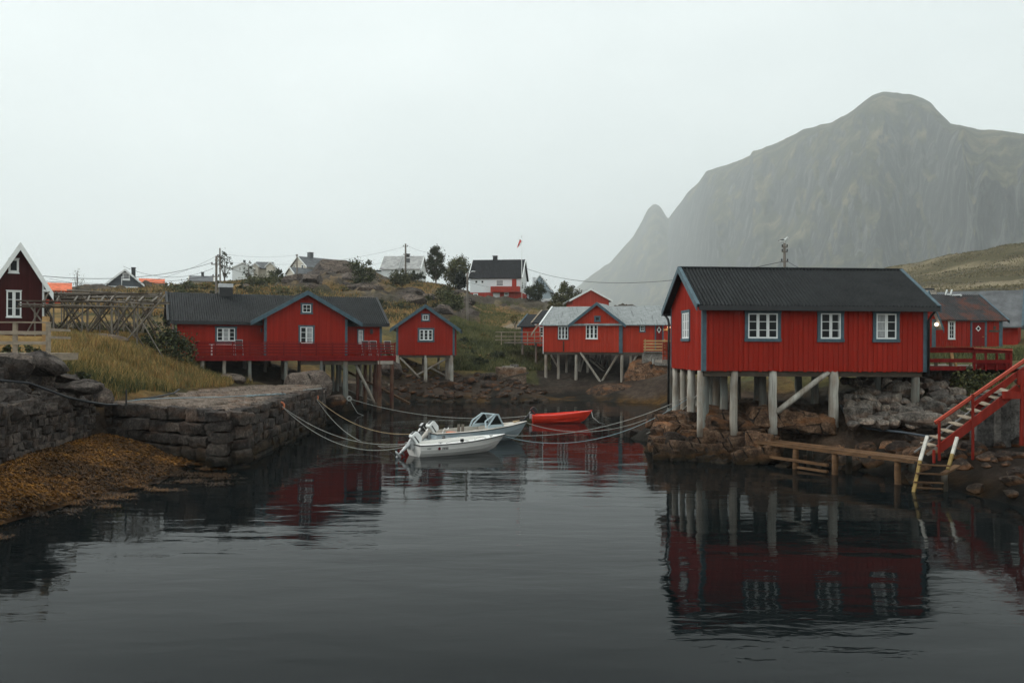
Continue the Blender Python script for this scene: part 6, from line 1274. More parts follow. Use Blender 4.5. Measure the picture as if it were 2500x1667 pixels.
pal = np.array([[.20, .088, .015], [.13, .056, .010], [.075, .032, .008], [.025, .013, .006], [.27, .125, .022]]); pi = r.choice(5, n, p=[.27, .27, .22, .16, .08]); cl = pal[pi]*(1-.35*(1-sstep(.05, .16, z)))[:, None]*(.45+.85*sstep(-.3, .3, fbm2(x, y, 1.6, 4, 16)))[:, None]
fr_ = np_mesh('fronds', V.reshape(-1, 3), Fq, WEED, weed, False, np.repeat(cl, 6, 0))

# ================================================================== dock, ladder, red stairs
e = empty('floating_dock', P(2040, 1100, 35), 'weathered orange-brown plank dock with low rails along the right shore', 'dock')
A0, A1 = P(1846, 1074, 35.8), P(2243, 1124, 29.5); A1.z = A0.z = (A0.z+A1.z)/2; d = (A1-A0); Ld = d.length; u = d/Ld; nv = Vector((-u.y, u.x, 0))
if nv.y < 0: nv = -nv
D_ = lambda a, b, z: A0+u*a+nv*b+Vector((0, 0, z))
b = MB()
for k in range(6):
    b.box(0, Ld-k*.12, .02+k*.17, .02+k*.17+.15, -.05-.01*(k % 2), .0-.008*(k % 3), D_)
b.build('deck_planks', DOCKWOOD, e)
b = MB(); b.box(-.02, Ld*.73, -.05, .015, -.13, -.055, D_); b.box(Ld*.75, Ld*.98, -.04, .015, -.125, -.06, D_); b.build('fascia_board', DOCKWOOD, e)
b = MB(); b.box(.05, Ld*.49, -.06, .06, -.63, -.53, D_); b.build('side_rail', DOCKWOOD, e); b = MB(); b.box(Ld*.3, Ld*.49, -.07, .05, -.86, -.78, D_); b.build('side_rail', DOCKWOOD, e)
for a in (.12, Ld*.27, Ld*.52, Ld*.88):
    for bb in (.1, .85):
        q = D_(a, bb, -.06); log(e, (q.x, q.y, -1.2), q, .12, DOCKWOOD if bb < .5 else PILEG, 'post', 8)
e = empty('ladder', P(2280, 1150, 30), 'short white-topped swimming ladder with yellowed legs at the dock end', 'ladder')
Y = 29.3; s0, s1 = P(2230, 1180, Y-.6), P(2264, 1064, Y+.1); t0, t1 = P(2314, 1146, Y-.3), P(2337, 1067, Y+.1)
OFFW = plain('worn_white_wood', (.50, .48, .43), .7, .1, .25, 5); YEL = plain('algae_yellow_paint', (.24, .165, .055), .7, .2, .3, 6)
for p, q in ((s0, s1), (t0, t1)):
    m_ = p.lerp(q, .48); MB().bar(m_, q, .10, .07).build('rail', OFFW, e); MB().bar(p-Vector((0, 0, .3))*(p is s0), m_-(q-p).normalized()*.003, .10, .07).build('rail', YEL, e)
for py in (1134, 1155, 1176, 1190, 1203):
    a = P(np.interp(py, [1064, 1180, 1200], [2264, 2230, 2226]), py, Y-.5); c = P(np.interp(py, [1064, 1146, 1203], [2337, 2314, 2303]), py+3, Y-.4); MB().bar(a, c, .12, .045).build('step', DOCKWOOD, e)
MB().bar(P(2303, 1156, 28.9), P(2338, 1136, 29.5), .2, .05).build('step', DOCKWOOD, e); log(e, P(2306, 1215, 28.9), P(2306, 1158, 28.9), .1, PILEG, 'post')
e = empty('stairs', P(2300, 1105, 31), 'red painted outdoor stairs climbing from the dock to the upper path', 'stairs')
RS = painted('red_stair_paint', (.27, .028, .018), wear=.05)
Yn, Yf = 31.0, 32.1
sb, st = P(2292, 1096, Yn), P(2487, 947, Yn)
MB().bar(sb, st, .08, .28, (0, 0, 1)).build('stringer', RS, e)
MB().bar(P(2263, 1110, Yn+.2), P(2290, 1090, Yn+.02), .05, .1).build('stringer', GREYWOOD, e)
fb, ft = P(2232, 1104, Yf), P(2480, 915, Yf+.1); MB().bar(fb, P(2370, 1003, Yf), .05, .05).build('stringer', STEEL, e); MB().bar(P(2370, 1010, Yf), ft, .06, .2).build('stringer', RS, e)
MB().bar(P(2283, 1031, Yn), P(2520, 866, Yn), .09, .09).build('handrail', plain('sunbleached_red_paint', (.42, .065, .035), .6), e); MB().bar(P(2283, 1033.5, Yn+.02), P(2520, 868.5, Yn+.02), .05, .1).build('handrail', RS, e); MB().bar(P(2378, 986, Yn+.05), P(2520, 886, Yn+.05), .05, .13).build('handrail', RS, e)
for px, y0, y1 in ((2293, 1124, 1026), (2375, 1130, 962), (2280, 1130, 1098)): MB().bar(P(px, y0, Yn-.06), P(px, y1, Yn-.06), .07, .07).build('post', RS, e)
for i in range(9):
    t = (i+.5)/9; px = 2268+t*205; py = 1096-t*148; a = P(px, py, Yn+.05); c = P(px-24, py-8, Yf-.05); MB().bar(a, c, .26, .045).build('step', BEIGEWOOD, e)
MB().box(16.85, 19.5, 30.9, 32.3, 3.02, 3.10).build('landing', GREYWOOD, e); MB().box(16.80, 19.5, 30.82, 30.89, 2.86, 3.11).build('fascia_board', RS, e); MB().bar(P(2494, 1087, 30.85), P(2496, 936, 30.85), .1, .1).build('post', RS, e); MB().bar(P(2497, 940, 30.95), P(2497, 905, 30.95), .35, .1).build('post', RS, e)
cw2 = empty('concrete_wall', P(2440, 1080, 33), 'pale stained concrete wall with board marks beneath the red stairs', 'wall')
CST = stone('streaked_concrete', (.17, .16, .145), (.33, .315, .285), (.2, .185, .165), None, .1, .6, .35)
b = MB(); x0, x1 = P(2384, 1000, 33).x, P(2470, 1000, 33).x; b.box(x0, x1, 33.0, 33.5, .3, 2.9); b.build('face', CST, cw2, bevel=.03); b = MB(); xm = P(2433, 1000, 33).x; b.box(xm-.1, xm+.1, 32.88, 32.997, .5, 2.9); b.build('pilaster', CST, cw2); b = MB(); b.box(x1+.003, x1+5, 33.15, 33.6, .3, 2.85); b.build('face', CONCRETE, cw2)
# red deck fence behind the big cabin
e = empty('deck_fence', P(2370, 880, 39.5), 'red painted deck fence with broken boards between big cabin and stairs', 'fence')
Y = 39.3; zt = P(2300, 850, Y).z
def hb(x0, x1, y0, y1, Ya, Yb, mat=DECKRED, nm='rail'): a = P(x0, (y0+y1)/2, Ya); c = P(x1, (y0+y1)/2, Yb); return MB().bar(a, c, .05, abs(y1-y0)*Ya/FPX).build(nm, mat, e)
hb(2263, 2378, 849, 861, Y, Y); hb(2263, 2382, 875.5, 884.5, Y, Y); hb(2263, 2358, 894, 904, Y, Y); MB().bar(P(2258, 849, Y-.06), P(2380, 848.5, Y-.06), .16, .04).build('handrail', DECKRED, e)
MB().bar(P(2378, 849.5, Y-.1), P(2472, 854.5, Y-.9), .16, .05).build('handrail', plain('sunbleached_red_top', (.42, .09, .055), .6), e); hb(2378, 2472, 851, 862, Y-.05, Y-.85); hb(2380, 2466, 878, 887, Y-.02, Y-.8)
hb(2384, 2466, 886, 902, Y+.1, Y-.7, nm='skirt_board')
for px in (2378, 2406, 2433, 2458, 2467): q = Y-(px-2378)/94*.85; MB().bar(P(px, 905, q+.04), P(px+.5, 851, q+.04), .11 if px in (2378, 2458, 2467) else .07, .09).build('post', DECKRED, e)
for px, y0, y1 in ((2325, 861, 876), (2334, 885, 895)): MB().bar(P(px, y1, Y+.05), P(px-2, y0, Y+.05), .12, .07).build('post', NEWWOOD, e)
for px in (2285, 2321): MB().bar(P(px, 896, Y+.05), P(px, 884, Y+.05), .12, .07).build('post', RACKWOOD, e)
b = MB(); b.box(16.9, 23, 39.6, 42.5, P(2350, 893, 39.6).z-.12, P(2350, 893, 39.6).z); b.build('deck_floor', GREYWOOD, e)
# small lattice deck at the back left corner of the big cabin
e = empty('lattice_deck', P(1626, 885, 43.3), 'small rust-red lattice balcony at the back corner of the big cabin', 'balcony'); Y = 43.2
for k, (y0, y1) in enumerate(((836, 841.5), (843.5, 848), (850, 857), (859, 863), (865, 872), (874, 877.5))): hb(1617.5, 1637, y0, y1, Y, Y, plain('rust_red_paint', (.33, .06, .03), .7) if k == 0 else MATS['rust_red_paint'], 'slat')
for px in (1619, 1628, 1636): MB().bar(P(px, 878, Y+.06), P(px, 835, Y+.06), .07, .06).build('post', MATS['rust_red_paint'], e)
MB().bar(P(1614.5, 882.5, Y), P(1640, 883.5, Y), .12, .18).build('edge_board', PALEWOOD, e); MB().box(P(1615, 880, Y).x, P(1645, 880, Y).x, Y+.07, Y+2, P(1615, 880, Y).z-.1, P(1615, 880, Y).z).build('floor', GREYWOOD, e)

# ================================================================== furniture on the long cabin's deck
F, d0, d1, dv_, zd = FLd
def chair_at(u, v, label, face=1):
    e = empty('deck_chair', F.w(u, v, zd), label, 'chair', 'folding chairs on the red deck'); q = lambda a, b, z: F.w(u+a, v+b*face, zd+.003+z)
    for s in (-.24, .24): MB().tube([q(s, -.25, 0), q(s, .1, .45), q(s, .28, 1.05)], .016, 6).build('frame', STEEL, e); MB().tube([q(s, .3, 0), q(s, -.25, .45)], .016, 6).build('leg', STEEL, e)
    b = MB(); b.hexa([q(-.24, -.25, .43), q(.24, -.25, .43), q(.24, .15, .43), q(-.24, .15, .43), q(-.24, -.25, .46), q(.24, -.25, .46), q(.24, .15, .46), q(-.24, .15, .46)]); b.build('seat', BLACK, e)
    b = MB(); b.hexa([q(-.23, .15, .5), q(.23, .15, .5), q(.23, .17, .5), q(-.23, .17, .5), q(-.23, .27, 1.03), q(.23, .27, 1.03), q(.23, .29, 1.03), q(-.23, .29, 1.03)]); b.build('backrest', BLACK, e); MB().bar(q(-.26, .29, 1.05), q(.26, .29, 1.05), .035, .035).build('back_rail', STEEL, e)
for px, lb in ((584, 'folding chair beside the white table on the red deck'), (893, 'left folding chair of the group at the right end of the red deck'), (913, 'middle folding chair at the right end of the red deck'), (948, 'folding chair in the right corner of the red deck')): chair_at(F.hit(px, 865, v=-1.0)[0], -1.0, lb)
a, c = F.hit(511, 850, v=-1.1)[0], F.hit(574, 850, v=-1.1)[0]; e = empty('table', F.w((a+c)/2, -1.1, zd), 'white garden table behind the red deck railing', 'table')
MB().box(a, c, -1.45, -.75, zd+.72, zd+.76, F.w).build('tabletop', WHITE, e)
for x in (a+.15, c-.15):
    for v in (-1.38, -.82): MB().box(x-.025, x+.025, v-.025, v+.025, zd+.003, zd+.718, F.w).build('leg', WHITE, e)
# ================================================================== fish drying rack
e = empty('drying_rack', (-24, 54, 5), 'long grey fish drying rack of crossed poles in the dry grass', 'rack')
rnd = random.Random(31)
def gz(x, y): return hz1(x, y)
rows = [53.5, 57.5, 61.5, 65.5, 69.5]
def topz(Y): return 7.15+(Y-53.5)*.09
for ri, Y in enumerate(rows):
    xa, xb = P(104, 800, Y).x, P((380, 376, 372, 370, 370)[ri], 800, Y).x
    xs_ = [xa+(xb-xa)*t+rnd.uniform(-.35, .35) for t in (0.04, .28, .52, .76, .97)]; zt = topz(Y)+rnd.uniform(-.1, .1)
    for xi, x in enumerate(xs_):
        for s in (-1, 1):
            lean = s*rnd.uniform(1.0, 1.6); x0 = x-lean; ext = rnd.uniform(-.1, .15)+(.4 if ri == 0 and s > 0 and xi % 2 == 0 else 0)
            log(e, (x0, Y+rnd.uniform(-.3, .3), gz(x0, Y)-.2), (x+lean*rnd.uniform(.45, .95), Y+rnd.uniform(-.35, .35), zt+ext+rnd.uniform(-.1, .25)), rnd.uniform(.035, .058), RACKWOOD if (xi+ri) % 4 else GREYWOOD, 'pole', 6)
        xp = x-rnd.uniform(.3, 1.2); log(e, (xp, Y+.2, gz(xp, Y)-.2), (xp+rnd.uniform(-.1, .1), Y+.2, zt-.02), .048, GREYWOOD, 'pole', 6)
    for k in range(4): log(e, (xa-1.2+(k == 2)*3.5, Y+rnd.uniform(-.9, .9), zt+rnd.uniform(-.3, .18)), (xb+.5+rnd.uniform(-.6, .3)-(k == 3)*3, Y+rnd.uniform(-.9, .9), zt+rnd.uniform(-.3, .18)), rnd.uniform(.045, .07), (GREYWOOD, RACKWOOD)[k % 2], 'rail', 6)
for k in range(9):
    px = 118+k*33; xq = P(px+rnd.uniform(-8, 8), 740, 53).x; xw_ = P(px+rnd.uniform(-10, 10), 720, 70).x; log(e, (xq, 52.6, 7.12), (xw_, 70.2, 8.62), .06, GREYWOOD, 'rail', 6)

# ================================================================== foliage
def leaves(cent, n, size, pal, rs, flat=0.0, droop=0.0):
    """n leaf quads round the given points; returns vertices, faces, colours"""
    k = len(cent); p = cent[rs.randint(0, k, n)] if k != n else cent; nrm = rs.normal(size=(n, 3)); nrm[:, 2] += flat; nrm /= np.linalg.norm(nrm, axis=1)[:, None]
    t = np.cross(nrm, rs.normal(size=(n, 3))); t /= np.linalg.norm(t, axis=1)[:, None]; b = np.cross(nrm, t); s = size*rs.uniform(.55, 1.3, n)[:, None]
    V = np.stack([p-t*s, p+b*s*.55, p+t*s, p-b*s*.55], 1).reshape(-1, 3); F_ = np.arange(n*4).reshape(n, 4); pal = np.array(pal); c = pal[rs.randint(0, len(pal), n)]*rs.uniform(.7, 1.3, (n, 1)); return V, F_, np.repeat(c, 4, 0)
GREEN = [(.05, .06, .025), (.07, .08, .032), (.10, .105, .04), (.035, .042, .02)]; DARK = [(.026, .034, .02), (.036, .045, .022), (.05, .056, .026)]; OLIVE = [(.10, .095, .045), (.13, .115, .055), (.07, .07, .035)]; AUTUMN = [(.16, .12, .04), (.12, .12, .045), (.09, .095, .04), (.19, .12, .045)]
BARK = wood('bark', (.11, .09, .07), .6)
def shrub(name, label, base, r, n, leaf, pal, seed, trunk=0.0, shape='round', cat='bush', group=None, clumps=26, gap=.3):
    """base point, radii (x,y,z), crown of separate leaf clumps over limbs"""
    rs_ = np.random.RandomState(seed); rx, ry, rz = r; d = rs_.normal(size=(clumps, 3)); d /= np.linalg.norm(d, axis=1)[:, None]; rad = rs_.uniform(.25, 1.0, clumps)**.6
    c = d*rad[:, None]; 
    if shape == 'cone': c[:, :2] *= np.clip(1.05-(c[:, 2:3]+1)/2, .12, 1)*1.25
    if shape == 'tall': c[:, :2] *= (1-.35*np.abs(c[:, 2:3]))
    if shape == 'low': c[:, 2] = np.abs(c[:, 2])*1.0-.15
    c = c*np.array([rx, ry, rz]); cz = trunk+rz*(1.0 if shape != 'low' else .1); c[:, 2] += cz; cs = rs_.uniform(.12, .34, clumps)*min(rx, rz)*(1.25 if gap < .3 else 1)
    idx = rs_.randint(0, clumps, n); g = rs_.normal(size=(n, 3)); p = c[idx]+g*cs[idx][:, None]*.62; p[:, 2] = np.maximum(p[:, 2], .04)
    V, F_, C = leaves(p, n, leaf, pal, rs_, .4); sh_ = (.8+.4*rs_.rand(clumps))[idx]; C = C*np.repeat(sh_, 4)[:, None]
    e = empty(name, base, label, cat, group); B = np.array(base)
    np_mesh('crown', V+B, F_, VEG, e, False, C)
    b = MB(); bp = Vector(base)
    tr = max(.03, rz*.045)
    if trunk or shape in ('tall', 'cone', 'round'):
        b.tube([bp-Vector((0, 0, .3)), bp+Vector((tr*.5, 0, trunk*.6+.1)), bp+Vector((0, 0, cz+rz*.55))], [tr*1.3, tr, tr*.3], 6)
    for k in rs_.choice(clumps, min(10, clumps), False):
        s0 = bp+Vector((0, 0, max(.02, (trunk+rz*.3)*rs_.uniform(.3, 1.2)))); q = bp+Vector(tuple(c[k])); b.tube([s0, s0.lerp(q, .55)+Vector((0, 0, -.05*rz)), q], [tr*.55, tr*.4, tr*.15], 5)
    b.build('trunk' if trunk > .25 else 'stems', BARK, e); return e
def at(px, Y): x = P(px, 800, Y).x; return (x, Y, hz1(x, Y)-.05)
def m_(px, Y): return px*Y/FPX   # pixels to metres
shrub('tree', 'tall narrow dark tree on the crest right of the white house', at(1063, 162), (1.75, 1.7, 3.0), 5200, .17, DARK+[(.05, .055, .03)], 1, .9, 'tall', 'tree', clumps=46)
shrub('tree', 'broad round grey-green tree left of the black-roofed white house', at(1117, 170), (2.7, 2.4, 2.5), 5200, .19, OLIVE+GREEN, 2, 1.1, 'round', 'tree', clumps=44)
shrub('tree', 'squat dark evergreen beside the white house with red ground floor', at(1124, 163), (1.7, 1.5, 1.9), 3600, .17, [(.012, .017, .012), (.02, .026, .016)], 3, .1, 'cone', 'tree', clumps=30, gap=.2)
shrub('bush', 'dark round bush at the corner below the flagpole', at(1306, 150), (1.6, 1.4, 1.5), 3000, .15, DARK, 4, .1, clumps=30, gap=.2); shrub('bush', 'large grey-green bush left of the red barn', at(1385, 138), (2.6, 2.0, 2.0), 4000, .16, GREEN+OLIVE, 5, .3, clumps=34); shrub('bush', 'low olive bush half hidden left of the red barn', at(1352, 134), (1.4, 1.2, .9), 1600, .15, OLIVE, 6, .1)
shrub('bush', 'round dark bush on the crest before the cream houses', at(675, 166), (2.3, 1.8, 1.5), 3400, .16, DARK+GREEN, 7, .3, clumps=34); shrub('sapling', 'thin sparse sapling beside the twin utility poles', at(547, 150), (1.35, 1.2, 2.3), 620, .14, DARK, 8, .8, 'tall', 'sapling', clumps=26); shrub('sapling', 'thin sparse sapling before the white two-window house', at(607, 158), (1.1, 1, 1.9), 420, .13, DARK, 9, .6, 'tall', 'sapling', clumps=20); shrub('sapling', 'leafless scrubby sapling beside the salmon roof', at(187, 118), (1.1, 1, 1.6), 180, .08, OLIVE, 10, 1.0, 'tall', 'sapling', clumps=26)
shrub('sapling', 'small lone sapling on the slope beside the gravel track', at(1257, 108), (.55, .5, .6), 420, .1, AUTUMN, 11, .9, 'round', 'sapling'); shrub('bush', 'leafy dark green bush spreading at the left end of the long cabin', (P(415, 870, 55.5).x, 55.0, 2.9), (1.35, 1.2, 1.35), 3800, .105, GREEN+DARK, 12, .2, clumps=40, gap=.2)
shrub('bush', 'dark weedy bush between the boulder heap and the grass', (P(207, 905, 37.5).x, 37.3, 2.7), (.5, .5, .75), 1200, .08, DARK+GREEN, 13, 0, 'low'); shrub('bush', 'grassy green bush on top of the riprap beside the red deck fence', (P(2388, 915, 39.0).x, 39.0, 2.75), (1.35, .8, .85), 5200, .075, GREEN+[(.13, .12, .05)], 14, 0, 'low', clumps=50); shrub('bush', 'low ferny bush under the timber deck of the maroon house', (P(40, 850, 38).x, 38, 3.9), (1.6, .6, .6), 1800, .08, DARK+GREEN, 15, 0, 'low')
for k, (px, Y, r, pal, lb) in enumerate(((1080, 118, (2.1, 1.6, 1.7), OLIVE+DARK, 'large dark shrub against the rocks right of the small cabin roof'), (1106, 112, (1.3, 1.1, 1.25), GREEN+[(.13, .13, .06)], 'pale green shrub below the large dark one on the rocks'), (880, 138, (2.4, 1.8, 2.1), DARK+GREEN, 'dark pointed shrub above the right end of the long cabin'), (980, 140, (1.9, 1.5, 1.4), DARK+OLIVE, 'dark shrub on the brown crag below the white house'), (740, 142, (2.6, 1.8, 1.2), GREEN, 'green shrub band above the gable of the long cabin'), (640, 140, (3.2, 1.8, 1.6), OLIVE+GREEN, 'wide olive thicket behind the chimney of the long cabin'), (1010, 165, (2.2, 1.6, .9), DARK, 'dark low bush at the corner of the white crest house'), (900, 165, (1.4, 1, .6), OLIVE, 'low olive tuft of scrub on the crest below the garage'))): shrub('shrub', lb, at(px, Y), r, 2600, .16, pal, 40+k, .05, 'low' if k in (4, 5, 7) else 'round', 'shrub', clumps=30, gap=.2)
G = 'scrub bushes scattered over the heath hill'; rs = np.random.RandomState(8); cnt = 0
while cnt < 84:
    px = rs.uniform(300, 1010); Y = rs.uniform(112, 158); x = P(px, 800, Y).x
    if rockmask([x], [Y])[0] > .4: continue
    s = rs.uniform(.4, 1.5); shrub('scrub_bush', 'small olive scrub bush among many on the heath hill behind the long cabin', (x, Y, hz1(x, Y)-.1), (s*1.3, s, s*.8), 520, .15, (OLIVE, DARK, AUTUMN, GREEN)[cnt % 4], 200+cnt, 0, 'low', 'bush', G, 14); cnt += 1
G = 'bushes on the green bank'
for cnt in range(16):
    px = rs.uniform(1120, 1300); Y = rs.uniform(87, 100); x = P(px, 800, Y).x; s = rs.uniform(.3, .8)
    shrub('bank_bush', 'low weedy bush on the green bank between small cabin and pale railing', (x, Y, hz1(x, Y)-.05), (s*1.3, s, s*.8), 620, .1, (GREEN, DARK, AUTUMN)[cnt % 3], 300+cnt, 0, 'low', 'bush', G, 14)
shrub('bush', 'spiky dark tussock in the middle of the green bank', at(1212, 90), (1.0, .8, .9), 1500, .11, DARK, 60, 0, 'low'); shrub('bush', 'dark tussock lower on the green bank', at(1170, 87), (.9, .7, .7), 1300, .1, DARK, 61, 0, 'low')
shrub('bush', 'dark thicket behind the drying rack', (P(330, 800, 72).x, 72, 4.7), (7.5, 1.3, 1.5), 6000, .13, DARK, 62, 0, 'low', clumps=70)
shrub('bush', 'dark thicket behind the rack close to the maroon house', (P(160, 800, 70).x, 70, 4.9), (5.0, 1.3, 1.3), 4000, .13, DARK+OLIVE, 63, 0, 'low', clumps=50)

# ================================================================== grass
def grass(name, pts, hgt, wid, pal, seed, lean=.35):
    rs_ = np.random.RandomState(seed); n = len(pts); a = rs_.uniform(0, 6.28, n); hh_ = hgt*rs_.uniform(.5, 1.35, n); ln = hh_*rs_.uniform(.1, lean*1.6, n); la = rs_.uniform(0, 6.28, n); w_ = wid*rs_.uniform(.6, 1.3, n)
    dx, dy = np.cos(a)*w_, np.sin(a)*w_; bx, by = np.cos(la)*ln, np.sin(la)*ln; V = np.empty((n, 5, 3))
    V[:, 0] = pts-np.stack([dx, dy, 0*dx+.05], -1); V[:, 1] = pts+np.stack([dx, dy, 0*dx-.05], -1); md = pts+np.stack([bx*.35, by*.35, hh_*.6], -1); V[:, 2] = md+np.stack([dx, dy, 0*dx], -1)*.75; V[:, 3] = md-np.stack([dx, dy, 0*dx], -1)*.75; V[:, 4] = pts+np.stack([bx, by, hh_], -1)
    f = np.arange(n)[:, None]*5; F_ = np.concatenate([f+np.array([[0, 1, 2]]), f+np.array([[0, 2, 3]]), f+np.array([[3, 2, 4]])])
    g = fbm2(pts[:, 0], pts[:, 1], 3.2, 3, 51)+.25*rs_.normal(size=n); pal = np.array(pal); i = np.clip(((g+.55)/1.1*len(pal)).astype(int), 0, len(pal)-1); c = pal[i]*rs_.uniform(.75, 1.25, (n, 1))
    return tag(np_mesh(name, V.reshape(-1, 3), F_, VEG, None, False, np.repeat(c, 5, 0)), kind='stuff')
rs = np.random.RandomState(77)
def field(n, px0, px1, Y0, Y1, dens=None):
    px = rs.uniform(px0, px1, n); Y = np.sqrt(rs.uniform(Y0**2, Y1**2, n)); x = (px-1250)/FPX*Y
    if dens is not None: k = dens(x, Y); x, Y = x[k], Y[k]
    return np.stack([x, Y, h(x, Y)], -1)
MEADOW = [(.05, .06, .022), (.09, .095, .034), (.20, .15, .05), (.31, .215, .075), (.40, .27, .10), (.28, .145, .05), (.15, .14, .055)]
def d1_(x, y):
    z = h_base(x, y); return (z > 2.1) & (rs.rand(len(x)) < np.clip(1.0+1.9*fbm2(x, y, 1.8, 3, 55), .10, 1)) & ~((x > -16.9) & (y < 56.8)) & ~((y > 58.5) & (x > -20.3))
grass('meadow_grass', field(80000, 118, 640, 37.5, 60, d1_), .40, .014, MEADOW, 1)
grass('rack_grass', field(46000, 60, 470, 56, 74, lambda x, y: (h_base(x, y) > 3.0) & ~((x > -21.5) & (y > 58))), .42, .02, MEADOW[2:]+[(.30, .15, .05)], 2)
BANK = [(.05, .06, .024), (.08, .09, .032), (.12, .125, .05), (.17, .155, .065), (.10, .105, .04)]
grass('bank_grass', field(60000, 1100, 1345, 84, 108, lambda x, y: (h_base(x, y) > 2.3) & (rs.rand(len(x)) < np.clip(.9+1.2*fbm2(x, y, 3, 3, 56), .1, 1))), .38, .035, BANK, 3)
HEATH = [(.04, .042, .02), (.085, .078, .034), (.19, .14, .055), (.34, .225, .085), (.28, .145, .055), (.10, .092, .042)]
grass('heath_grass', field(110000, 150, 1150, 100, 172, lambda x, y: (rockmask(x, y) < .55) & (rs.rand(len(x)) < np.clip(.8+1.5*fbm2(x, y, 6, 3, 57), .06, 1))), .34, .05, HEATH, 4)
grass('lawn_grass', field(24000, 1140, 1480, 104, 158, lambda x, y: (rockmask(x, y) < .5) & (np.abs(x-np.interp(y, [95, 108, 118, 127, 140, 152, 160], [-3.2, -.6, 1.6, 3.2, 6.5, 9, 10.5])) > 1.6)), .22, .05, [(.09, .1, .04), (.13, .125, .05), (.2, .16, .065)], 5)
grass('path_grass', field(16000, 2260, 2520, 44, 64, lambda x, y: x > 17), .3, .018, BANK, 6)
grass('slope_tufts', field(26000, 2150, 2560, 150, 296, lambda x, y: (rs.rand(len(x)) < np.clip(.5+1.6*fbm2(x, y, 14, 4, 58), .0, 1))), .32, .16, [(.10, .085, .04), (.13, .11, .055), (.17, .14, .08), (.075, .064, .032)], 7)
grass('wall_weeds', np.concatenate([field(900, 170, 240, 36, 39, lambda x, y: h_base(x, y) > 2), field(700, 2330, 2470, 36.2, 38.2, lambda x, y: h_base(x, y) > 1.8)]), .4, .012, BANK, 8)

# ================================================================== poles, wires, flag, gull
POLEW = wood('utility_pole_wood', (.20, .175, .15), .6)
def upole(label, px, Y, pyt, arms=((.4, .9),), lean=0, r=.13, lamp=0, base=None):
    x = P(px, 800, Y).x; b = Vector((x, Y, (hz1(x, Y) if base is None else base)-.4)); t = P(px+lean, pyt, Y); e = empty('utility_pole', b, label, 'pole'); log(e, b, t, r, POLEW, 'post', 8)
    for dz, w_ in arms:
        MB().bar(t+Vector((-w_/2, -.1, -dz)), t+Vector((w_/2, -.1, -dz)), .09, .1).build('crossarm', POLEW, e)
        for s in (-1, 0, 1) if w_ > .6 else (-1, 1): q = t+Vector((s*w_*.42, -.1, -dz+.05)); MB().tube([q, q+Vector((0, 0, .1)), q+Vector((0, 0, .2))], [.05, .07, .04], 6).build('insulator', BLACK, e)
    return e, t
pa, ta = upole('nearer of the twin utility poles above the long cabin roof, with three cables', 528, 96, 625, ((.9, 1.0), (2.2, .7)), 0); pb, tb = upole('taller thin utility pole just right of the nearer one on the heath', 537, 128, 606, ((1.2, .8),), 0, .11)
pc, tc = upole('tall utility pole with transformer in front of the white crest house', 990, 162, 595, ((.5, .9), (2.0, .6)), 0, .15); q = tc+Vector((.45, 0, -3.0)); MB().box(q.x-.25, q.x+.35, q.y-.3, q.y+.2, q.z-.4, q.z+.35).build('transformer', MIDROOF, pc)
b = MB()
for k in range(26): z = tc.z-2.2-k*.3; b.bar((tc.x-.02, tc.y-.15, z), (tc.x+.34, tc.y-.15, z), .04, .04)
b.build('climbing_steps', BLACK, pc)
pd, td = upole('short pole standing before the cream house gable', 725, 186, 621, ((.3, .4),), 0, .14); pe, te = upole('weathered utility pole with insulators rising behind the big cabin roof', 1917, 78, 594, ((.35, .5), (.75, .5), (1.6, .6), (2.3, .5)), -2, .12, base=4); pf, tf = upole('thin mast behind the cream garage', 818, 178, 636, (), 0, .05); pg, tg = upole('little post in front of the cream garage', 856, 172, 656, (), 0, .1)
o = MB().tube([P(1386, 760, 150), P(1386, 697, 150)], .05, 6).build('mast', STEEL, None); tag(o, 'thin pale mast beside the bush left of the red barn', 'mast')
e = empty('street_lamp', at(1141.5, 108), 'grey street lamp on a tall wooden pole beside the rocks', 'street lamp'); bq = Vector(at(1141.5, 108)); tq = P(1141, 666, 108); log(e, bq-Vector((0, 0, .3)), tq, .12, POLEW, 'post', 8)
MB().tube([tq+Vector((0, 0, -.5)), tq+Vector((.2, -.05, -.1)), tq+Vector((.5, -.1, .12))], .03, 6).build('arm', STEEL, e); b = MB(); b.ball(tq+Vector((.72, -.12, .15)), (.28, .12, .1), 12, 8); b.build('lamp_head', STEEL, e, True)
e = empty('flagpole', at(1274, 155), 'white flagpole with a drooping red and white pennant', 'flagpole'); MB().tube([Vector(at(1274, 155))-Vector((0, 0, .3)), P(1273.5, 578, 155)], [.075, .04], 8).build('pole', WHITE, e, True); MB().ball(P(1273.5, 577, 155), .1, 8, 6).build('finial', STEEL, e)
for nm, mt, o0, o1 in (('pennant_red', plain('flag_red', (.6, .08, .07), .8), 0.0, .62), ('pennant_white', WHITE, .64, 1.0)):
    b = MB(); n = 10
    for i in range(n):
        t0, t1 = i/n, (i+1)/n
        def pt(t, s): a = P(1272.8-1.5*t*9*.7, 584+t*20, 155); w_ = (5.5*(1-t*.75)); return a+Vector(((s-.5)*w_*.07*1.4, .12*math.sin(t*9+s), -(s)*w_*.07*1.2))
        b.add([pt(t0, o0), pt(t1, o0), pt(t1, o1), pt(t0, o1)], [(0, 1, 2, 3)])
    b.build('pennant', mt, e)
WIRE = plain('cable', (.06, .065, .07), .7)
def wire(label, a, b, s, r=.018): o = MB().tube(sag(a, b, s, 20), r, 4).build('power_cable', WIRE, None); return tag(o, label, 'cable')
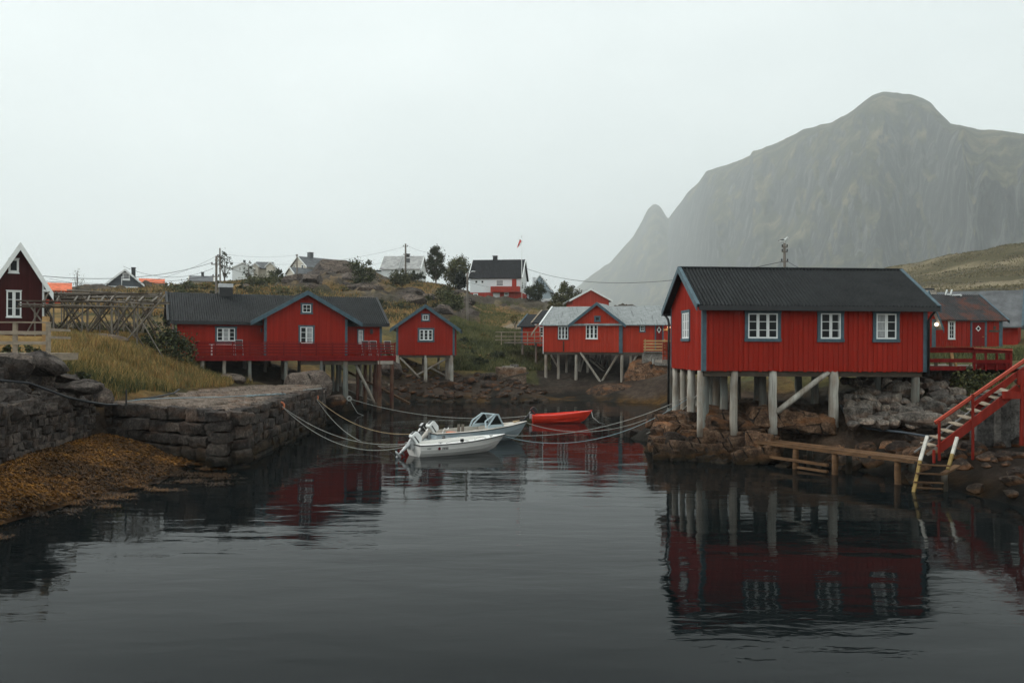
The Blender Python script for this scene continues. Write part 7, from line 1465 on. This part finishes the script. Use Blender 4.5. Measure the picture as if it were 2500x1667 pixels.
wire('upper power cable running left from the nearer twin pole', P(-60, 652, 60), ta+Vector((-.4, 0, -.7)), 1.2, .022); wire('lower power cable running left from the nearer twin pole', P(-60, 669, 70), ta+Vector((-.3, 0, -2.1)), .8, .018); wire('sagging middle cable left of the nearer twin pole', P(300, 650, 85), ta+Vector((-.3, 0, -1.3)), 1.0, .016)
wire('faint cable from the taller twin pole to the left', P(120, 680, 110), tb+Vector((-.3, 0, -1)), 2.2, .016); wire('cable from the twin poles dropping toward the cream house', ta+Vector((.4, 0, -.9)), P(690, 668, 170), .8, .022); wire('thin high cable from the taller twin pole to the short pole', tb+Vector((.2, 0, -.8)), P(725, 622, 186), .5, .012)
wire('high cable from the tall crest pole to the left', tc+Vector((-.4, 0, -.6)), P(560, 640, 170), 1.5, .014); wire('thin cable from the tall crest pole behind the garage', tc+Vector((-.3, 0, -2)), P(800, 646, 180), 1.2, .014); wire('cable from the tall crest pole toward the tall tree', tc+Vector((.4, 0, -.4)), P(1062, 618, 165), .3, .014); wire('second cable from the tall crest pole to the white house roof', tc+Vector((.3, 0, -1.9)), P(1034, 632, 180), .3, .014)
wire('long cable from the black-roofed house to the pole behind the big cabin', P(1283, 655, 158), te+Vector((-.2, 0, -1.6)), 2.2, .03); wire('cable falling from the pole behind the big cabin to the right', te+Vector((.2, 0, -1.5)), P(2010, 668, 66), .25, .024); wire('low cable across the front of the white and red house', P(1145, 690, 110), P(1450, 705, 140), 1.0, .013); wire('thin cable from the pale blue house to the barn', P(1300, 688, 165), P(1440, 712, 120), .8, .012)
# gull
g0 = te+Vector((0, 0, .02)); e = empty('gull', g0, 'white gull with dark wings perched on the pole top', 'gull'); T = Matrix.Translation(g0+Vector((-.02, 0, .16))) @ Matrix.Scale(1.25, 4)
b = MB(T); b.tube([(.30, 0, .20), (.25, 0, .24), (.19, 0, .25), (.14, 0, .20), (.09, 0, .12), (0, 0, .06), (-.12, 0, .03), (-.24, 0, .01), (-.36, 0, -.01)], [.012, .045, .055, .045, .07, .10, .09, .05, .015], 10)
for s in (-.03, .03): b.tube([(.02, s, 0), (.03, s, -.13)], .009, 5)
b.build('body', WHITE, e, True); b = MB(T); b.ball((-.08, .0, .075), (.20, .105, .065), 12, 8); b.tube([(-.2, .05, .07), (-.42, .02, .03)], [.04, .01], 6); b.build('wings', plain('dark_gull_wing', (.03, .032, .035), .7), e, True); b = MB(T); b.tube([(.24, 0, .235), (.33, 0, .215)], [.018, .005], 6); b.build('bill', BUOYO, e)
